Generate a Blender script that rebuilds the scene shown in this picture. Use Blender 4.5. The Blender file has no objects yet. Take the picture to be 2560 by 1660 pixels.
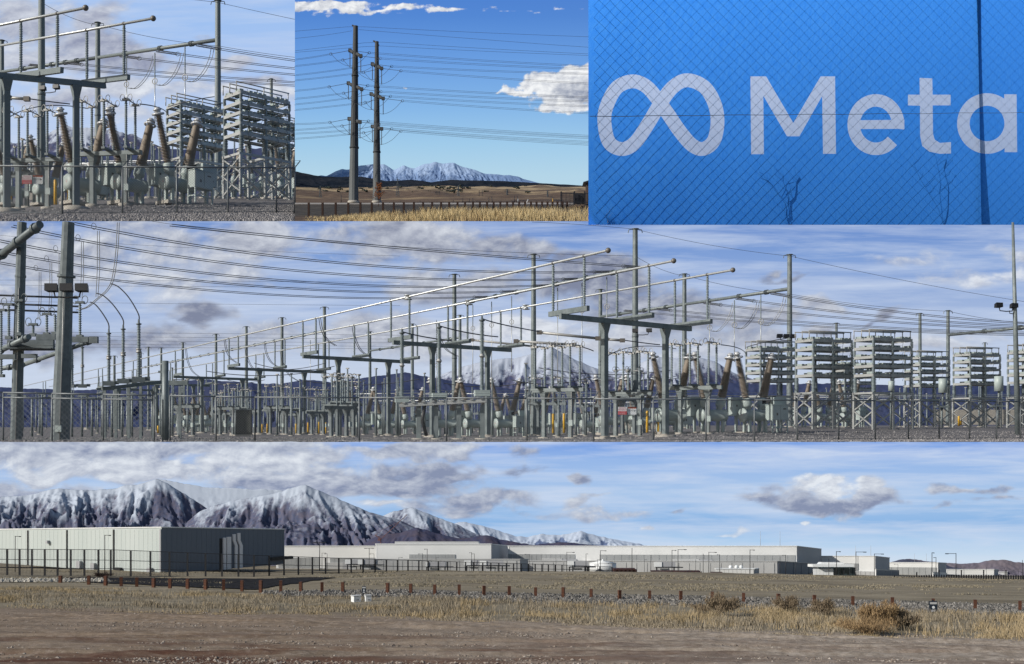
import bpy, math, random
import numpy as np
from mathutils import Vector, Matrix
random.seed(7)
RNG = np.random.default_rng(11)
SC = bpy.context.scene
COL = SC.collection
R = math.radians

# ------------------------------------------------------------------ camera, world, sun, exposure
F, HZ = 3000.0, 1075.0
cam = bpy.data.cameras.new('camera')
cam.sensor_width = 36.0
cam.lens = 36.0 * F / 2560.0
cam.shift_y = (HZ - 830.0) / 2560.0
cam.clip_start = 0.5
cam.clip_end = 60000.0
cam_o = bpy.data.objects.new('camera', cam)
cam_o.rotation_euler = (R(90), 0, 0)
COL.objects.link(cam_o)
SC.camera = cam_o

SUN_AZ, SUN_EL = R(27), R(29)      # to the left of the view, a little on the camera's side
to_sun = Vector((-math.cos(SUN_AZ) * math.cos(SUN_EL), -math.sin(SUN_AZ) * math.cos(SUN_EL), math.sin(SUN_EL)))
world = bpy.data.worlds.new('World')
SC.world = world
world.use_nodes = True
wn = world.node_tree
bg = wn.nodes['Background']
nish = wn.nodes.new('ShaderNodeTexSky')
nish.sky_type = 'NISHITA'
nish.sun_disc = False
nish.sun_elevation = SUN_EL
nish.sun_rotation = math.atan2(to_sun.x, to_sun.y)
wn.links.new(nish.outputs[0], bg.inputs[0])
bg.inputs[1].default_value = 0.085
sun = bpy.data.lights.new('sun', 'SUN')
sun.energy = 4.5
sun.angle = R(0.5)
sun.color = (1.0, 0.95, 0.87)
sun_o = bpy.data.objects.new('sun', sun)
sun_o.rotation_euler = to_sun.to_track_quat('Z', 'Y').to_euler()
sun_o.location = (-60, -30, 60)
COL.objects.link(sun_o)
vs = SC.view_settings
vs.view_transform = 'Standard'
vs.look = 'None'
vs.exposure = 0.0
vs.gamma = 1.0
vs.use_curve_mapping = False


def W(px, py, D):
    """point of the place seen at photo position px, py that stands D metres away"""
    return Vector(((px - 1280.0) / F * D, D, (HZ - py) / F * D))


# ------------------------------------------------------------------ mesh helpers
def frame(ax):
    ax = Vector(ax).normalized()
    ref = Vector((0, 0, 1)) if abs(ax.z) < 0.95 else Vector((1, 0, 0))
    u = ax.cross(ref).normalized()
    return u, u.cross(ax).normalized(), ax


class MB:
    def __init__(s):
        s.v, s.f, s.sm = [], [], []

    def add(s, vs_, fs, smooth=False):
        n = len(s.v)
        s.v += [tuple(v) for v in vs_]
        s.f += [tuple(i + n for i in f) for f in fs]
        s.sm += [smooth] * len(fs)
        return s

    def hexa(s, p):
        return s.add(p, [(0, 3, 2, 1), (4, 5, 6, 7), (0, 1, 5, 4), (1, 2, 6, 5), (2, 3, 7, 6), (3, 0, 4, 7)])

    def box(s, c, d, rz=0.0, bev=0):
        m = Matrix.Rotation(rz, 3, 'Z')
        c = Vector(c)
        p = []
        for z in (-.5, .5):
            for x, y in ((-.5, -.5), (.5, -.5), (.5, .5), (-.5, .5)):
                p.append(c + m @ Vector((x * d[0], y * d[1], z * d[2])))
        return s.hexa(p)

    def bar(s, p, q, w, h=None):
        h = h or w
        p, q = Vector(p), Vector(q)
        u, v, a = frame(q - p)
        c = [(-.5, -.5), (.5, -.5), (.5, .5), (-.5, .5)]
        return s.hexa([b + u * (x * w) + v * (y * h) for b in (p, q) for x, y in c])

    def lathe(s, prof, n=10, p=(0, 0, 0), axis=(0, 0, 1), smooth=True, cap=True, turn=0.0):
        u, v, a = frame(axis)
        p = Vector(p)
        vv, ff = [], []
        for r, z in prof:
            for k in range(n):
                t = 2 * math.pi * (k + .5) / n + turn
                vv.append(p + a * z + u * (r * math.cos(t)) + v * (r * math.sin(t)))
        for i in range(len(prof) - 1):
            for k in range(n):
                k2 = (k + 1) % n
                ff.append((i * n + k, i * n + k2, (i + 1) * n + k2, (i + 1) * n + k))
        s.add(vv, ff, smooth)
        if cap:
            m = len(prof) - 1
            b = len(s.v) - len(vv)
            s.f += [tuple(b + k for k in reversed(range(n))), tuple(b + m * n + k for k in range(n))]
            s.sm += [False, False]
        return s

    def tube(s, p, q, r, r2=None, n=8, smooth=True, cap=True, turn=0.0):
        p, q = Vector(p), Vector(q)
        L = (q - p).length
        return s.lathe([(r, 0), (r if r2 is None else r2, L)], n, p, q - p, smooth and n > 4, cap, turn)

    def path(s, pts, r, n=4, cap=True):
        pts = [Vector(p) for p in pts]
        vv, ff = [], []
        u = None
        for i, p in enumerate(pts):
            t = (pts[min(i + 1, len(pts) - 1)] - pts[max(i - 1, 0)]).normalized()
            if u is None:
                u, w_, _ = frame(t)
            else:
                u = (u - t * u.dot(t)).normalized()
            w_ = t.cross(u)
            for k in range(n):
                a = 2 * math.pi * k / n
                vv.append(p + u * (r * math.cos(a)) + w_ * (r * math.sin(a)))
        for i in range(len(pts) - 1):
            for k in range(n):
                k2 = (k + 1) % n
                ff.append((i * n + k, i * n + k2, (i + 1) * n + k2, (i + 1) * n + k))
        if cap:
            ff += [tuple(reversed(range(n))), tuple((len(pts) - 1) * n + k for k in range(n))]
        return s.add(vv, ff, n > 4)

    def ring(s, c, R_, r, axis=(0, 1, 0), n=14, m=5):
        u, v, a = frame(axis)
        c = Vector(c)
        vv, ff = [], []
        for i in range(n):
            t = 2 * math.pi * i / n
            d = u * math.cos(t) + v * math.sin(t)
            for k in range(m):
                b = 2 * math.pi * k / m
                vv.append(c + d * (R_ + r * math.cos(b)) + a * (r * math.sin(b)))
        for i in range(n):
            for k in range(m):
                i2, k2 = (i + 1) % n, (k + 1) % m
                ff.append((i * m + k, i2 * m + k, i2 * m + k2, i * m + k2))
        return s.add(vv, ff, True)

    def ball(s, c, r, n=12):
        pr = [(max(r * math.sin(math.pi * i / 8), r * .01), -r * math.cos(math.pi * i / 8)) for i in range(9)]
        return s.lathe(pr, n, c)

    def prism(s, poly, y0, y1):
        """outline in x,z pushed from y0 to y1"""
        n = len(poly)
        vv = [(x, y0, z) for x, z in poly] + [(x, y1, z) for x, z in poly]
        ff = [tuple(range(n)), tuple(reversed(range(n, 2 * n)))] + [((i + 1) % n, i, n + i, n + (i + 1) % n) for i in range(n)]
        return s.add(vv, ff)

    def mesh(s, name, mt):
        me = bpy.data.meshes.new(name)
        me.from_pydata(s.v, [], s.f)
        me.polygons.foreach_set('use_smooth', s.sm)
        if mt:
            me.materials.append(mt)
        return me

    def shift(s, o):
        o = Vector(o)
        s.v = [(x - o.x, y - o.y, z - o.z) for x, y, z in s.v]
        return s


def tag(o, label=None, cat=None, group=None, kind=None):
    if label: o['label'] = label
    if cat: o['category'] = cat
    if group: o['group'] = group
    if kind: o['kind'] = kind
    return o


def thing(name, label, cat, loc=(0, 0, 0), scale=1.0, rz=0.0, group=None):
    o = bpy.data.objects.new(name, None)
    o.empty_display_size = .1
    COL.objects.link(o)
    o.location = loc
    o.scale = (scale, scale, scale)
    o.rotation_euler = (0, 0, rz)
    return tag(o, label, cat, group)


def part(t, name, mb, mt, loc=None, rot=None, kind=None):
    me = mb if isinstance(mb, bpy.types.Mesh) else mb.mesh(name, mt)
    o = bpy.data.objects.new(name, me)
    COL.objects.link(o)
    o.parent = t
    if loc is not None: o.location = loc
    if rot is not None: o.rotation_euler = rot
    if kind: o['kind'] = kind
    return o


def single(name, mb, mt, label, cat, origin=None, group=None, kind=None):
    """a thing that is one mesh; vertices were given in world metres"""
    if origin is None:
        origin = Vector(mb.v[0])
    mb.shift(origin)
    o = bpy.data.objects.new(name, mb.mesh(name, mt))
    o.location = origin
    COL.objects.link(o)
    return tag(o, label, cat, group, kind)


def struct(name, mb, mt):
    o = bpy.data.objects.new(name, mb if isinstance(mb, bpy.types.Mesh) else mb.mesh(name, mt))
    COL.objects.link(o)
    o['kind'] = 'structure'
    return o


def copy_tree(o, parent=None):
    c = o.copy()
    COL.objects.link(c)
    if parent: c.parent = parent
    for ch in o.children:
        copy_tree(ch, c)
    return c


PROTO = {}


def put(key, make, label, cat, loc, scale=1.0, rz=0.0, group=None):
    """first call builds the thing with its parts, later calls copy them"""
    if key not in PROTO:
        PROTO[key] = make()
        o = PROTO[key]
    else:
        o = copy_tree(PROTO[key])
    o.location = loc
    o.scale = (scale, scale, scale)
    o.rotation_euler = (0, 0, rz)
    for k in ('label', 'category', 'group'):
        if k in o: del o[k]
    return tag(o, label, cat, group)


MESH = {}


def cached(key, fn):
    if key not in MESH:
        MESH[key] = fn()
    return MESH[key]


def grid_mesh(name, P, mt, smooth=True):
    """P: rows x cols x 3 array"""
    h, w = P.shape[:2]
    me = bpy.data.meshes.new(name)
    idx = np.arange(h * w).reshape(h, w)
    q = np.stack([idx[:-1, :-1], idx[:-1, 1:], idx[1:, 1:], idx[1:, :-1]], -1).reshape(-1, 4)
    return raw_mesh(name, P.reshape(-1, 3), q, mt, smooth)


def raw_mesh(name, V, Q, mt, smooth=False):
    me = bpy.data.meshes.new(name)
    n, k = Q.shape
    me.vertices.add(len(V))
    me.vertices.foreach_set('co', np.ascontiguousarray(V, dtype=np.float32).ravel())
    me.loops.add(n * k)
    me.loops.foreach_set('vertex_index', np.ascontiguousarray(Q, dtype=np.int32).ravel())
    me.polygons.add(n)
    me.polygons.foreach_set('loop_start', np.arange(0, n * k, k, dtype=np.int32))
    me.polygons.foreach_set('use_smooth', np.full(n, smooth))
    me.update(calc_edges=True)
    me.materials.append(mt)
    return me


def Wn(px, py, D):
    px, py, D = np.broadcast_arrays(px, py, D)
    return np.stack([(px - 1280.0) / F * D, D, (HZ - py) / F * D], -1)


# ------------------------------------------------------------------ noise in numpy (terrain shape)
def vnoise(x, y, seed=0):
    xi, yi = np.floor(x).astype(np.int64), np.floor(y).astype(np.int64)
    fx, fy = x - xi, y - yi
    fx, fy = fx * fx * (3 - 2 * fx), fy * fy * (3 - 2 * fy)

    def h(a, b):
        n = (a * 374761393 + b * 668265263 + seed * 1274126177) & 0xffffffff
        n = ((n ^ (n >> 13)) * 1103515245) & 0xffffffff
        n = ((n ^ (n >> 16)) * 668265263) & 0xffffffff
        return ((n ^ (n >> 15)) & 0xffff) / 65535.0
    a, b, c, d = h(xi, yi), h(xi + 1, yi), h(xi, yi + 1), h(xi + 1, yi + 1)
    return a + (b - a) * fx + (c - a) * fy + (a - b - c + d) * fx * fy


def fbm(x, y, o=5, seed=0, ridge=False, gain=.5):
    t, amp, tot = 0, 1.0, 0
    for i in range(o):
        n = vnoise(x * 2 ** i, y * 2 ** i, seed + i * 17)
        if ridge: n = 1 - np.abs(2 * n - 1)
        t = t + amp * n
        tot += amp
        amp *= gain
    return t / tot


# ------------------------------------------------------------------ materials
def nodes(name):
    m = bpy.data.materials.new(name)
    m.use_nodes = True
    nt = m.node_tree
    b = nt.nodes['Principled BSDF']
    return m, nt, b


def mat(name, c1, c2=None, scale=3.0, rough=.6, metal=0.0, bump=0.0, detail=5, stretch=(1, 1, 1), thr=(.35, .65), c3=None, scale3=None, thr3=(.5, .62),
        bscale=None, coord='Object', spec=.4):
    m, nt, b = nodes(name)
    L = nt.links
    b.inputs['Roughness'].default_value = rough
    b.inputs['Metallic'].default_value = metal
    b.inputs['Specular IOR Level'].default_value = spec
    b.inputs['Base Color'].default_value = (*c1, 1)
    tc = nt.nodes.new('ShaderNodeTexCoord')
    mp = nt.nodes.new('ShaderNodeMapping')
    mp.inputs['Scale'].default_value = stretch
    L.new(tc.outputs[coord], mp.inputs[0])

    def noise(sc, de=detail):
        n = nt.nodes.new('ShaderNodeTexNoise')
        n.inputs['Scale'].default_value = sc
        n.inputs['Detail'].default_value = de
        n.inputs['Roughness'].default_value = .62
        L.new(mp.outputs[0], n.inputs['Vector'])
        return n

    def mixc(fac, a, bcol, lo, hi):
        mr = nt.nodes.new('ShaderNodeMapRange')
        mr.inputs[1].default_value, mr.inputs[2].default_value = lo, hi
        L.new(fac, mr.inputs[0])
        mx = nt.nodes.new('ShaderNodeMix')
        mx.data_type = 'RGBA'
        L.new(mr.outputs[0], mx.inputs[0])
        if isinstance(a, tuple): mx.inputs[6].default_value = (*a, 1)
        else: L.new(a, mx.inputs[6])
        mx.inputs[7].default_value = (*bcol, 1)
        return mx.outputs[2]
    col = c1
    if c2:
        col = mixc(noise(scale).outputs[0], c1, c2, *thr)
        if c3:
            col = mixc(noise(scale3 or scale * .31, 6).outputs[0], col, c3, *thr3)
        L.new(col, b.inputs['Base Color'])
    if bump:
        bp = nt.nodes.new('ShaderNodeBump')
        bp.inputs['Strength'].default_value = bump
        L.new(noise(bscale or scale * 4, 6).outputs[0], bp.inputs['Height'])
        L.new(bp.outputs[0], b.inputs['Normal'])
    return m


M = {}
M['steel'] = mat('galvanised_steel', (.125, .15, .155), (.2, .23, .235), .6, .5, .15, .06)
M['steel_dark'] = mat('weathered_steel', (.1, .12, .128), (.155, .18, .19), .8, .55, .15, .04)
M['alu'] = mat('aluminium_tube', (.4, .42, .43), (.52, .54, .54), .7, .38, .35)
M['alu_grey'] = mat('dull_aluminium', (.3, .3, .29), (.38, .38, .37), .9, .5, .3)
M['porc'] = mat('grey_porcelain', (.17, .21, .23), (.23, .27, .28), .5, .35)
M['brown'] = mat('brown_porcelain', (.23, .195, .16), (.3, .26, .22), .7, .4)
M['paint'] = mat('pale_green_grey_paint', (.32, .375, .365), (.4, .455, .44), .35, .45)
M['ring'] = mat('ring_aluminium', (.42, .43, .44), (.55, .56, .57), .8, .4, .2)
M['white'] = mat('white_paint', (.66, .68, .68), (.76, .77, .77), .8, .45)
M['black'] = mat('black_metal', (.012, .013, .016), (.022, .022, .026), 1.5, .5)
M['wire'] = mat('dark_conductor', (.06, .065, .075), (.09, .095, .105), 2, .5, .2)
M['cable'] = mat('pale_cable', (.24, .25, .26), (.3, .31, .32), 1, .5)
M['yellow'] = mat('yellow_paint', (.72, .43, .03), (.6, .34, .03), 1.2, .45)
M['conc'] = mat('concrete', (.4, .37, .32), (.31, .29, .26), .9, .85, 0, .15)
M['galv_rack'] = mat('bright_galvanised_rack', (.3, .31, .31), (.42, .43, .42), .5, .45, .2)
M['fence'] = mat('fence_wire', (.13, .145, .155), (.19, .205, .215), 1, .5, .2)
M['rust'] = mat('rusted_steel', (.115, .042, .02), (.055, .022, .013), 5, .85, 0, .3, c3=(.2, .09, .04))
M['rust_shade'] = mat('shaded_rust_post', (.05, .022, .014), (.028, .015, .011), .4, .9, 0, .2)  # rust darkened to paint in the shaded near faces of the posts
M['cap'] = mat('capacitor_paint', (.26, .31, .3), (.33, .38, .37), .5, .5)
M['copper'] = mat('oxidised_fitting', (.13, .12, .11), (.2, .18, .16), 2, .5, .3)
# ------------------------------------------------------------------ skies
def lin(r, g, b):
    return tuple(((c / 255 + .055) / 1.055) ** 2.4 if c > 10 else c / 255 / 12.92 for c in (r, g, b))


def sky(D, x0, x1, y0, y1, ramp, blobs, nscale=(95, 42), amp=.9, soft=.16, dark=(120, 128, 150), bright=(225, 230, 238), off=(-13, 12), gain=2.2, veil=0.0, nx=460, ny=120, zoff=0.0, step=None):
    """backdrop of air and cloud: ramp = [(photo row, srgb)], blobs = [(x, y, rx, ry, cover, light)]"""
    px, py = np.meshgrid(np.linspace(x0, x1, nx), np.linspace(y1, y0, ny))
    m = bpy.data.materials.new('sky')
    m.use_nodes = True
    nt = m.node_tree
    nt.nodes.clear()
    L = nt.links
    N = nt.nodes.new
    if step:                                  # upper edge lower beyond a given column
        py = np.where(px > step[0], np.maximum(py, step[1]), py)
    P = Wn(px, py, np.full_like(px, D))
    me = grid_mesh('sky', P, m, True)
    cov = np.zeros(px.shape)
    lit = np.zeros(px.shape)
    wx, wy = nscale[0] * .75, nscale[1] * .75
    qx = px + wx * (fbm(px / wx, py / wy + zoff, 4, 3) - .5) * 1.5
    qy = py + wy * (fbm(px / wx + 9, py / wy + zoff, 4, 5) - .5) * 1.3
    for bx, by, rx, ry, c, l in blobs:
        g = np.exp(-(((qx - bx) / rx) ** 2 + ((qy - by) / ry) ** 2) ** 1.3)
        if c >= 0:
            cov = np.maximum(cov, c * g)
        else:
            cov = cov * (1 + c * g)
        lit += l * g
    for nm, a in (('cover', cov), ('light', lit)):
        at = me.attributes.new(nm, 'FLOAT', 'POINT')
        at.data.foreach_set('value', a.astype(np.float32).ravel())

    def attr(nm):
        a = N('ShaderNodeAttribute')
        a.attribute_name = nm
        return a.outputs['Fac']

    def math_(op, a, b=None, c=None):
        n = N('ShaderNodeMath')
        n.operation = op
        for i, v in enumerate((a, b, c)):
            if v is None: continue
            if isinstance(v, (int, float)): n.inputs[i].default_value = v
            else: L.new(v, n.inputs[i])
        return n.outputs[0]
    geo = N('ShaderNodeNewGeometry')
    sc = N('ShaderNodeVectorMath')
    sc.operation = 'SCALE'
    sc.inputs['Scale'].default_value = F / D
    L.new(geo.outputs['Position'], sc.inputs[0])

    def noise(ox, oz, sx, sz, det=11, rough=.62):
        mp = N('ShaderNodeMapping')
        mp.inputs['Location'].default_value = (ox / sx + 3.1, zoff, oz / sz + 7.7)
        mp.inputs['Scale'].default_value = (1 / sx, 0, 1 / sz)
        L.new(sc.outputs[0], mp.inputs[0])
        n = N('ShaderNodeTexNoise')
        n.inputs['Scale'].default_value = 1
        n.inputs['Detail'].default_value = det
        n.inputs['Roughness'].default_value = rough
        n.inputs['Distortion'].default_value = .25
        L.new(mp.outputs[0], n.inputs[0])
        return n.outputs[0]
    n1 = noise(0, 0, *nscale)
    n2 = noise(off[0], off[1], *nscale, 6)
    n3 = noise(400, 90, nscale[0] * 3.2, nscale[1] * .55, 7)
    d = math_('ADD', attr('cover'), math_('MULTIPLY', math_('SUBTRACT', n1, .5), amp))
    mr = N('ShaderNodeMapRange')
    mr.interpolation_type = 'SMOOTHSTEP'
    mr.inputs[1].default_value, mr.inputs[2].default_value = .5 - soft, .5 + soft
    L.new(d, mr.inputs[0])
    li = math_('ADD', math_('MULTIPLY', math_('SUBTRACT', n1, n2), gain), math_('ADD', .42, attr('light')))
    mr2 = N('ShaderNodeMapRange')
    mr2.inputs[1].default_value, mr2.inputs[2].default_value = 0, 1
    L.new(li, mr2.inputs[0])
    cc = N('ShaderNodeMix')
    cc.data_type = 'RGBA'
    cc.inputs[6].default_value = (*lin(*dark), 1)
    cc.inputs[7].default_value = (*lin(*bright), 1)
    L.new(mr2.outputs[0], cc.inputs[0])
    sp = N('ShaderNodeSeparateXYZ')
    L.new(sc.outputs[0], sp.inputs[0])
    ys = [y for y, _ in ramp]
    lo, hi = min(ys), max(ys)
    mr3 = N('ShaderNodeMapRange')
    mr3.inputs[1].default_value, mr3.inputs[2].default_value = HZ - hi, HZ - lo
    L.new(sp.outputs[2], mr3.inputs[0])
    cr = N('ShaderNodeValToRGB')
    el = cr.color_ramp.elements
    for i, (y, c) in enumerate(sorted(ramp, key=lambda t: -t[0])):
        p = (hi - y) / (hi - lo)
        e = el[i] if i < 2 else el.new(p)
        e.position = p
        e.color = (*lin(*c), 1)
    L.new(mr3.outputs[0], cr.inputs[0])
    air = cr.outputs[0]
    if veil:
        mv = N('ShaderNodeMix')
        mv.data_type = 'RGBA'
        mv.inputs[7].default_value = (*lin(206, 218, 238), 1)
        mrv = N('ShaderNodeMapRange')
        mrv.inputs[1].default_value, mrv.inputs[2].default_value, mrv.inputs[4].default_value = .4, .72, veil
        L.new(n3, mrv.inputs[0])
        L.new(mrv.outputs[0], mv.inputs[0])
        L.new(air, mv.inputs[6])
        air = mv.outputs[2]
    fin = N('ShaderNodeMix')
    fin.data_type = 'RGBA'
    L.new(mr.outputs[0], fin.inputs[0])
    L.new(air, fin.inputs[6])
    L.new(cc.outputs[2], fin.inputs[7])
    em = N('ShaderNodeEmission')
    L.new(fin.outputs[2], em.inputs[0])
    out = N('ShaderNodeOutputMaterial')
    L.new(em.outputs[0], out.inputs[0])
    return struct('sky', me, m)


# ------------------------------------------------------------------ mountains
def snow_mat(name, rock, rock2, snow, line, width, nz, streak=.5):  # rock and snow tints hold the blue of distance haze
    m, nt, b = nodes(name)
    L = nt.links
    N = nt.nodes.new
    tc = N('ShaderNodeTexCoord')
    b.inputs['Roughness'].default_value = .9
    b.inputs['Specular IOR Level'].default_value = .1

    def noise(sc, st=(1, 1, 1), det=8):
        mp = N('ShaderNodeMapping')
        mp.inputs['Scale'].default_value = st
        L.new(tc.outputs['Object'], mp.inputs[0])
        n = N('ShaderNodeTexNoise')
        n.inputs['Scale'].default_value = sc
        n.inputs['Detail'].default_value = det
        n.inputs['Roughness'].default_value = .68
        L.new(mp.outputs[0], n.inputs[0])
        return n.outputs[0]
    at = N('ShaderNodeAttribute')
    at.attribute_name = 'alt'
    a = N('ShaderNodeMath'); a.operation = 'MULTIPLY_ADD'
    L.new(noise(nz), a.inputs[0]); a.inputs[1].default_value = streak
    L.new(at.outputs['Fac'], a.inputs[2])
    a2 = N('ShaderNodeMath'); a2.operation = 'MULTIPLY_ADD'
    L.new(noise(nz * 4.5, (1, 1, .45)), a2.inputs[0]); a2.inputs[1].default_value = streak * 1.1
    L.new(a.outputs[0], a2.inputs[2])
    mr = N('ShaderNodeMapRange')
    mr.inputs[1].default_value, mr.inputs[2].default_value = line + streak * 1.05 - width, line + streak * 1.05 + width
    L.new(a2.outputs[0], mr.inputs[0])
    mr0 = N('ShaderNodeMapRange')
    mr0.inputs[1].default_value, mr0.inputs[2].default_value = .36, .62
    L.new(noise(nz * 1.7), mr0.inputs[0])
    c0 = N('ShaderNodeMix'); c0.data_type = 'RGBA'
    c0.inputs[6].default_value, c0.inputs[7].default_value = (*rock, 1), (*rock2, 1)
    L.new(mr0.outputs[0], c0.inputs[0])
    c1 = N('ShaderNodeMix'); c1.data_type = 'RGBA'
    L.new(mr.outputs[0], c1.inputs[0]); L.new(c0.outputs[2], c1.inputs[6])
    c1.inputs[7].default_value = (*snow, 1)
    L.new(c1.outputs[2], b.inputs['Base Color'])
    return m


def mountain(D0, D1, line, base, mt, seed=0, step=3, rows=84, relief=.34, wl=70, name='mountain', rough=2.0, pw=1.15, drop=.6, slant=1.5, fn=None):
    fn = fn or Wn
    xs = np.array([p[0] for p in line], float)
    ys = np.array([p[1] for p in line], float)
    cols = np.arange(xs[0], xs[-1] + step, step)
    top = np.interp(cols, xs, ys)
    k = np.hanning(7); k /= k.sum()
    top = np.convolve(np.pad(top, 3, mode='edge'), k, 'valid')
    H = np.maximum(base - top, 0.5)
    t = np.linspace(0, 1, rows)
    px, tt = np.meshgrid(cols, t)
    warp = .7 * (fbm(px / wl * .7, tt * 1.6, 3, seed + 50) - .5)
    side = np.gradient(top)[None, :] * np.ones_like(px)
    side = np.sign(side) * np.minimum(np.abs(side) / (np.abs(side).max() + 1e-6) * 2, 1)     # spurs run down away from the peaks
    kk = np.hanning(41); kk /= kk.sum()
    side = np.convolve(np.pad(side[0], 20, mode='edge'), kk, 'valid')[None, :] * np.ones_like(px)
    wx = px / wl - slant * side * (1 - tt) + warp
    rg = fbm(wx, tt * 1.3 + 3, 5, seed, True, .55)
    rg2 = fbm(px / (wl * .42) - slant * 2.0 * side * (1 - tt) + warp * 2, tt * 4.2 + 9, 5, seed + 9, True, .6)
    rg3 = fbm(px / (wl * .15) - slant * 4 * side * (1 - tt) + warp * 4, tt * 12 + 21, 4, seed + 31, True, .6)
    edge = np.sin(np.pi * np.clip(tt, 0, 1) ** .8)
    h = tt ** pw
    h = h + relief * (rg - .62) * (edge + .1 * tt) + relief * .5 * (rg2 - .6) * (edge + .12) + relief * .17 * (rg3 - .6) * (edge + .15)
    jag = (fbm(cols / 14, cols * 0 + seed, 4, seed + 3) - .5) * rough * 2
    y = base - H[None, :] * np.minimum(h, 1.0 + 0 * h) - jag[None, :] * (tt ** 6)
    D = D0 + (D1 - D0) * tt
    P = fn(px, y, D)
    alt = np.clip((base - y) / (base - ys.min()), 0, 1.2)
    alt = alt + .5 * (rg3 - .6) + .42 * (rg - .62) - .34 * np.clip((rg2 - .68) / .14, 0, 1) * np.clip(1.15 - tt, 0, 1) - .25 * np.clip((.5 - rg) / .1, 0, 1)
    back = P[-1:].copy()
    sc_ = P[-1, 0, 1] / D1
    back[..., 1] += (D1 - D0) * drop * sc_
    back[..., 2] -= (H / F * D1 * .8 * sc_)[None, :]
    front = P[:1].copy()
    front[..., 2] -= 12 / F * D0 * sc_
    P = np.concatenate([front, P, back], 0)
    alt = np.concatenate([alt[:1] * 0, alt, alt[-1:]], 0)
    c = P[:, :, :].reshape(-1, 3).mean(0)
    me = grid_mesh(name, P - c, mt, True)
    at = me.attributes.new('alt', 'FLOAT', 'POINT')
    at.data.foreach_set('value', alt.astype(np.float32).ravel())
    o = struct(name, me, mt)
    o.location = c
    return o


# ================================================================== THE FIELD BEFORE THE DATA HALLS
PROF = {
    0: [(13, 1775), (17.8, 1660), (22, 1606), (28, 1561), (34, 1532), (40, 1510), (48, 1488), (56, 1468), (60, 1458), (66, 1449), (72, 1440), (85, 1425), (100, 1414), (130, 1408), (170, 1404)],
    620: [(13, 1775), (17.8, 1660), (22, 1607), (28, 1563), (34, 1536), (40, 1513), (45, 1496), (50, 1482), (55, 1470), (60, 1458), (70, 1446), (80, 1437), (95, 1425), (130, 1414), (170, 1408)],
    1000: [(13, 1775), (17.8, 1660), (22, 1609), (28, 1568), (34, 1541), (40, 1512), (43, 1497), (47, 1480), (52, 1468), (58, 1457), (68, 1438), (76, 1429), (90, 1428), (130, 1422), (170, 1416)],
    1700: [(13, 1775), (17.8, 1660), (22, 1614), (28, 1580), (34, 1552), (39, 1524), (42, 1511), (46, 1490), (52, 1476), (60, 1461), (70, 1444), (78, 1433), (92, 1432), (130, 1427), (170, 1420)],
    2560: [(13, 1775), (17.8, 1665), (22, 1626), (28, 1594), (33, 1572), (37, 1548), (40, 1534), (44, 1512), (50, 1492), (60, 1474), (70, 1460), (78, 1451), (92, 1450), (130, 1445), (170, 1438)],
}
PK = sorted(PROF)


def yg5(px, D):
    px, D = np.broadcast_arrays(np.asarray(px, float), np.asarray(D, float))
    ys = np.stack([np.interp(D, [a for a, _ in PROF[k]], [b for _, b in PROF[k]]) for k in PK], 0)
    pc = np.clip(px, PK[0], PK[-1])
    out = np.zeros(px.shape)
    for i in range(len(PK) - 1):
        a, b = PK[i], PK[i + 1]
        m = (pc >= a) & (pc <= b)
        t = (pc - a) / (b - a)
        out = np.where(m, ys[i] * (1 - t) + ys[i + 1] * t, out)
    return out


def G5(px, D):
    return W(px, float(yg5(px, D)), D)


# grass belt: front and back edge as depth
def grass_front(px):
    return np.interp(px, [-300, 0, 640, 1280, 1920, 2560, 2860], [38, 37, 34.2, 32.2, 28.4, 26.3, 26])


def grass_back(px):
    return np.interp(px, [-300, 0, 300, 700, 1280, 1900, 2560, 2860], [58, 57, 55, 46.5, 42.3, 41.3, 39.6, 39])


def field_surface(px, D):
    y = yg5(px, D)
    P = Wn(px, y, D)
    X, Y = P[..., 0], P[..., 1]
    gf, gb = grass_front(px), grass_back(px)
    bare = np.clip((gf - D) / 3 + .3, 0, 1)
    ruts = (fbm(X * .22 + 3, Y * 1.35 + .25 * X * .2, 5, 4, True) - .55)
    trk = np.zeros(px.shape)
    for x0, y0, sl, wd, dp in ((0, 22.3, -.03, .22, .06), (0, 23.6, -.035, .2, .05), (0, 27.6, -.24, .2, .07), (0, 29.3, -.25, .22, .06), (0, 20.0, .05, .25, .06)):
        w_ = (Y - y0 - sl * X + .5 * (fbm(X * .3, X * 0 + y0, 3, 9) - .5)) / wd
        trk += dp * (np.exp(-(np.abs(w_) - 1.3) ** 2 * 3) - 1.1 * np.exp(-w_ ** 2 * 1.6)) * (.35 + 1.1 * fbm(X * .25, Y * .1 + y0, 3, 77))
    P[..., 2] += bare * (ruts * .13 + trk + (fbm(X * 2.2, Y * 2.6, 4, 8) - .5) * .05)
    berm = np.clip((D - 55) / 12, 0, 1)
    P[..., 2] += berm * (fbm(X * .09, Y * .5, 4, 21) - .5) * .34 * np.clip((105 - D) / 20, 0, 1)
    P[..., 2] += (1 - bare) * (fbm(X * .35, Y * .7, 4, 5) - .5) * .12
    return P


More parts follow.
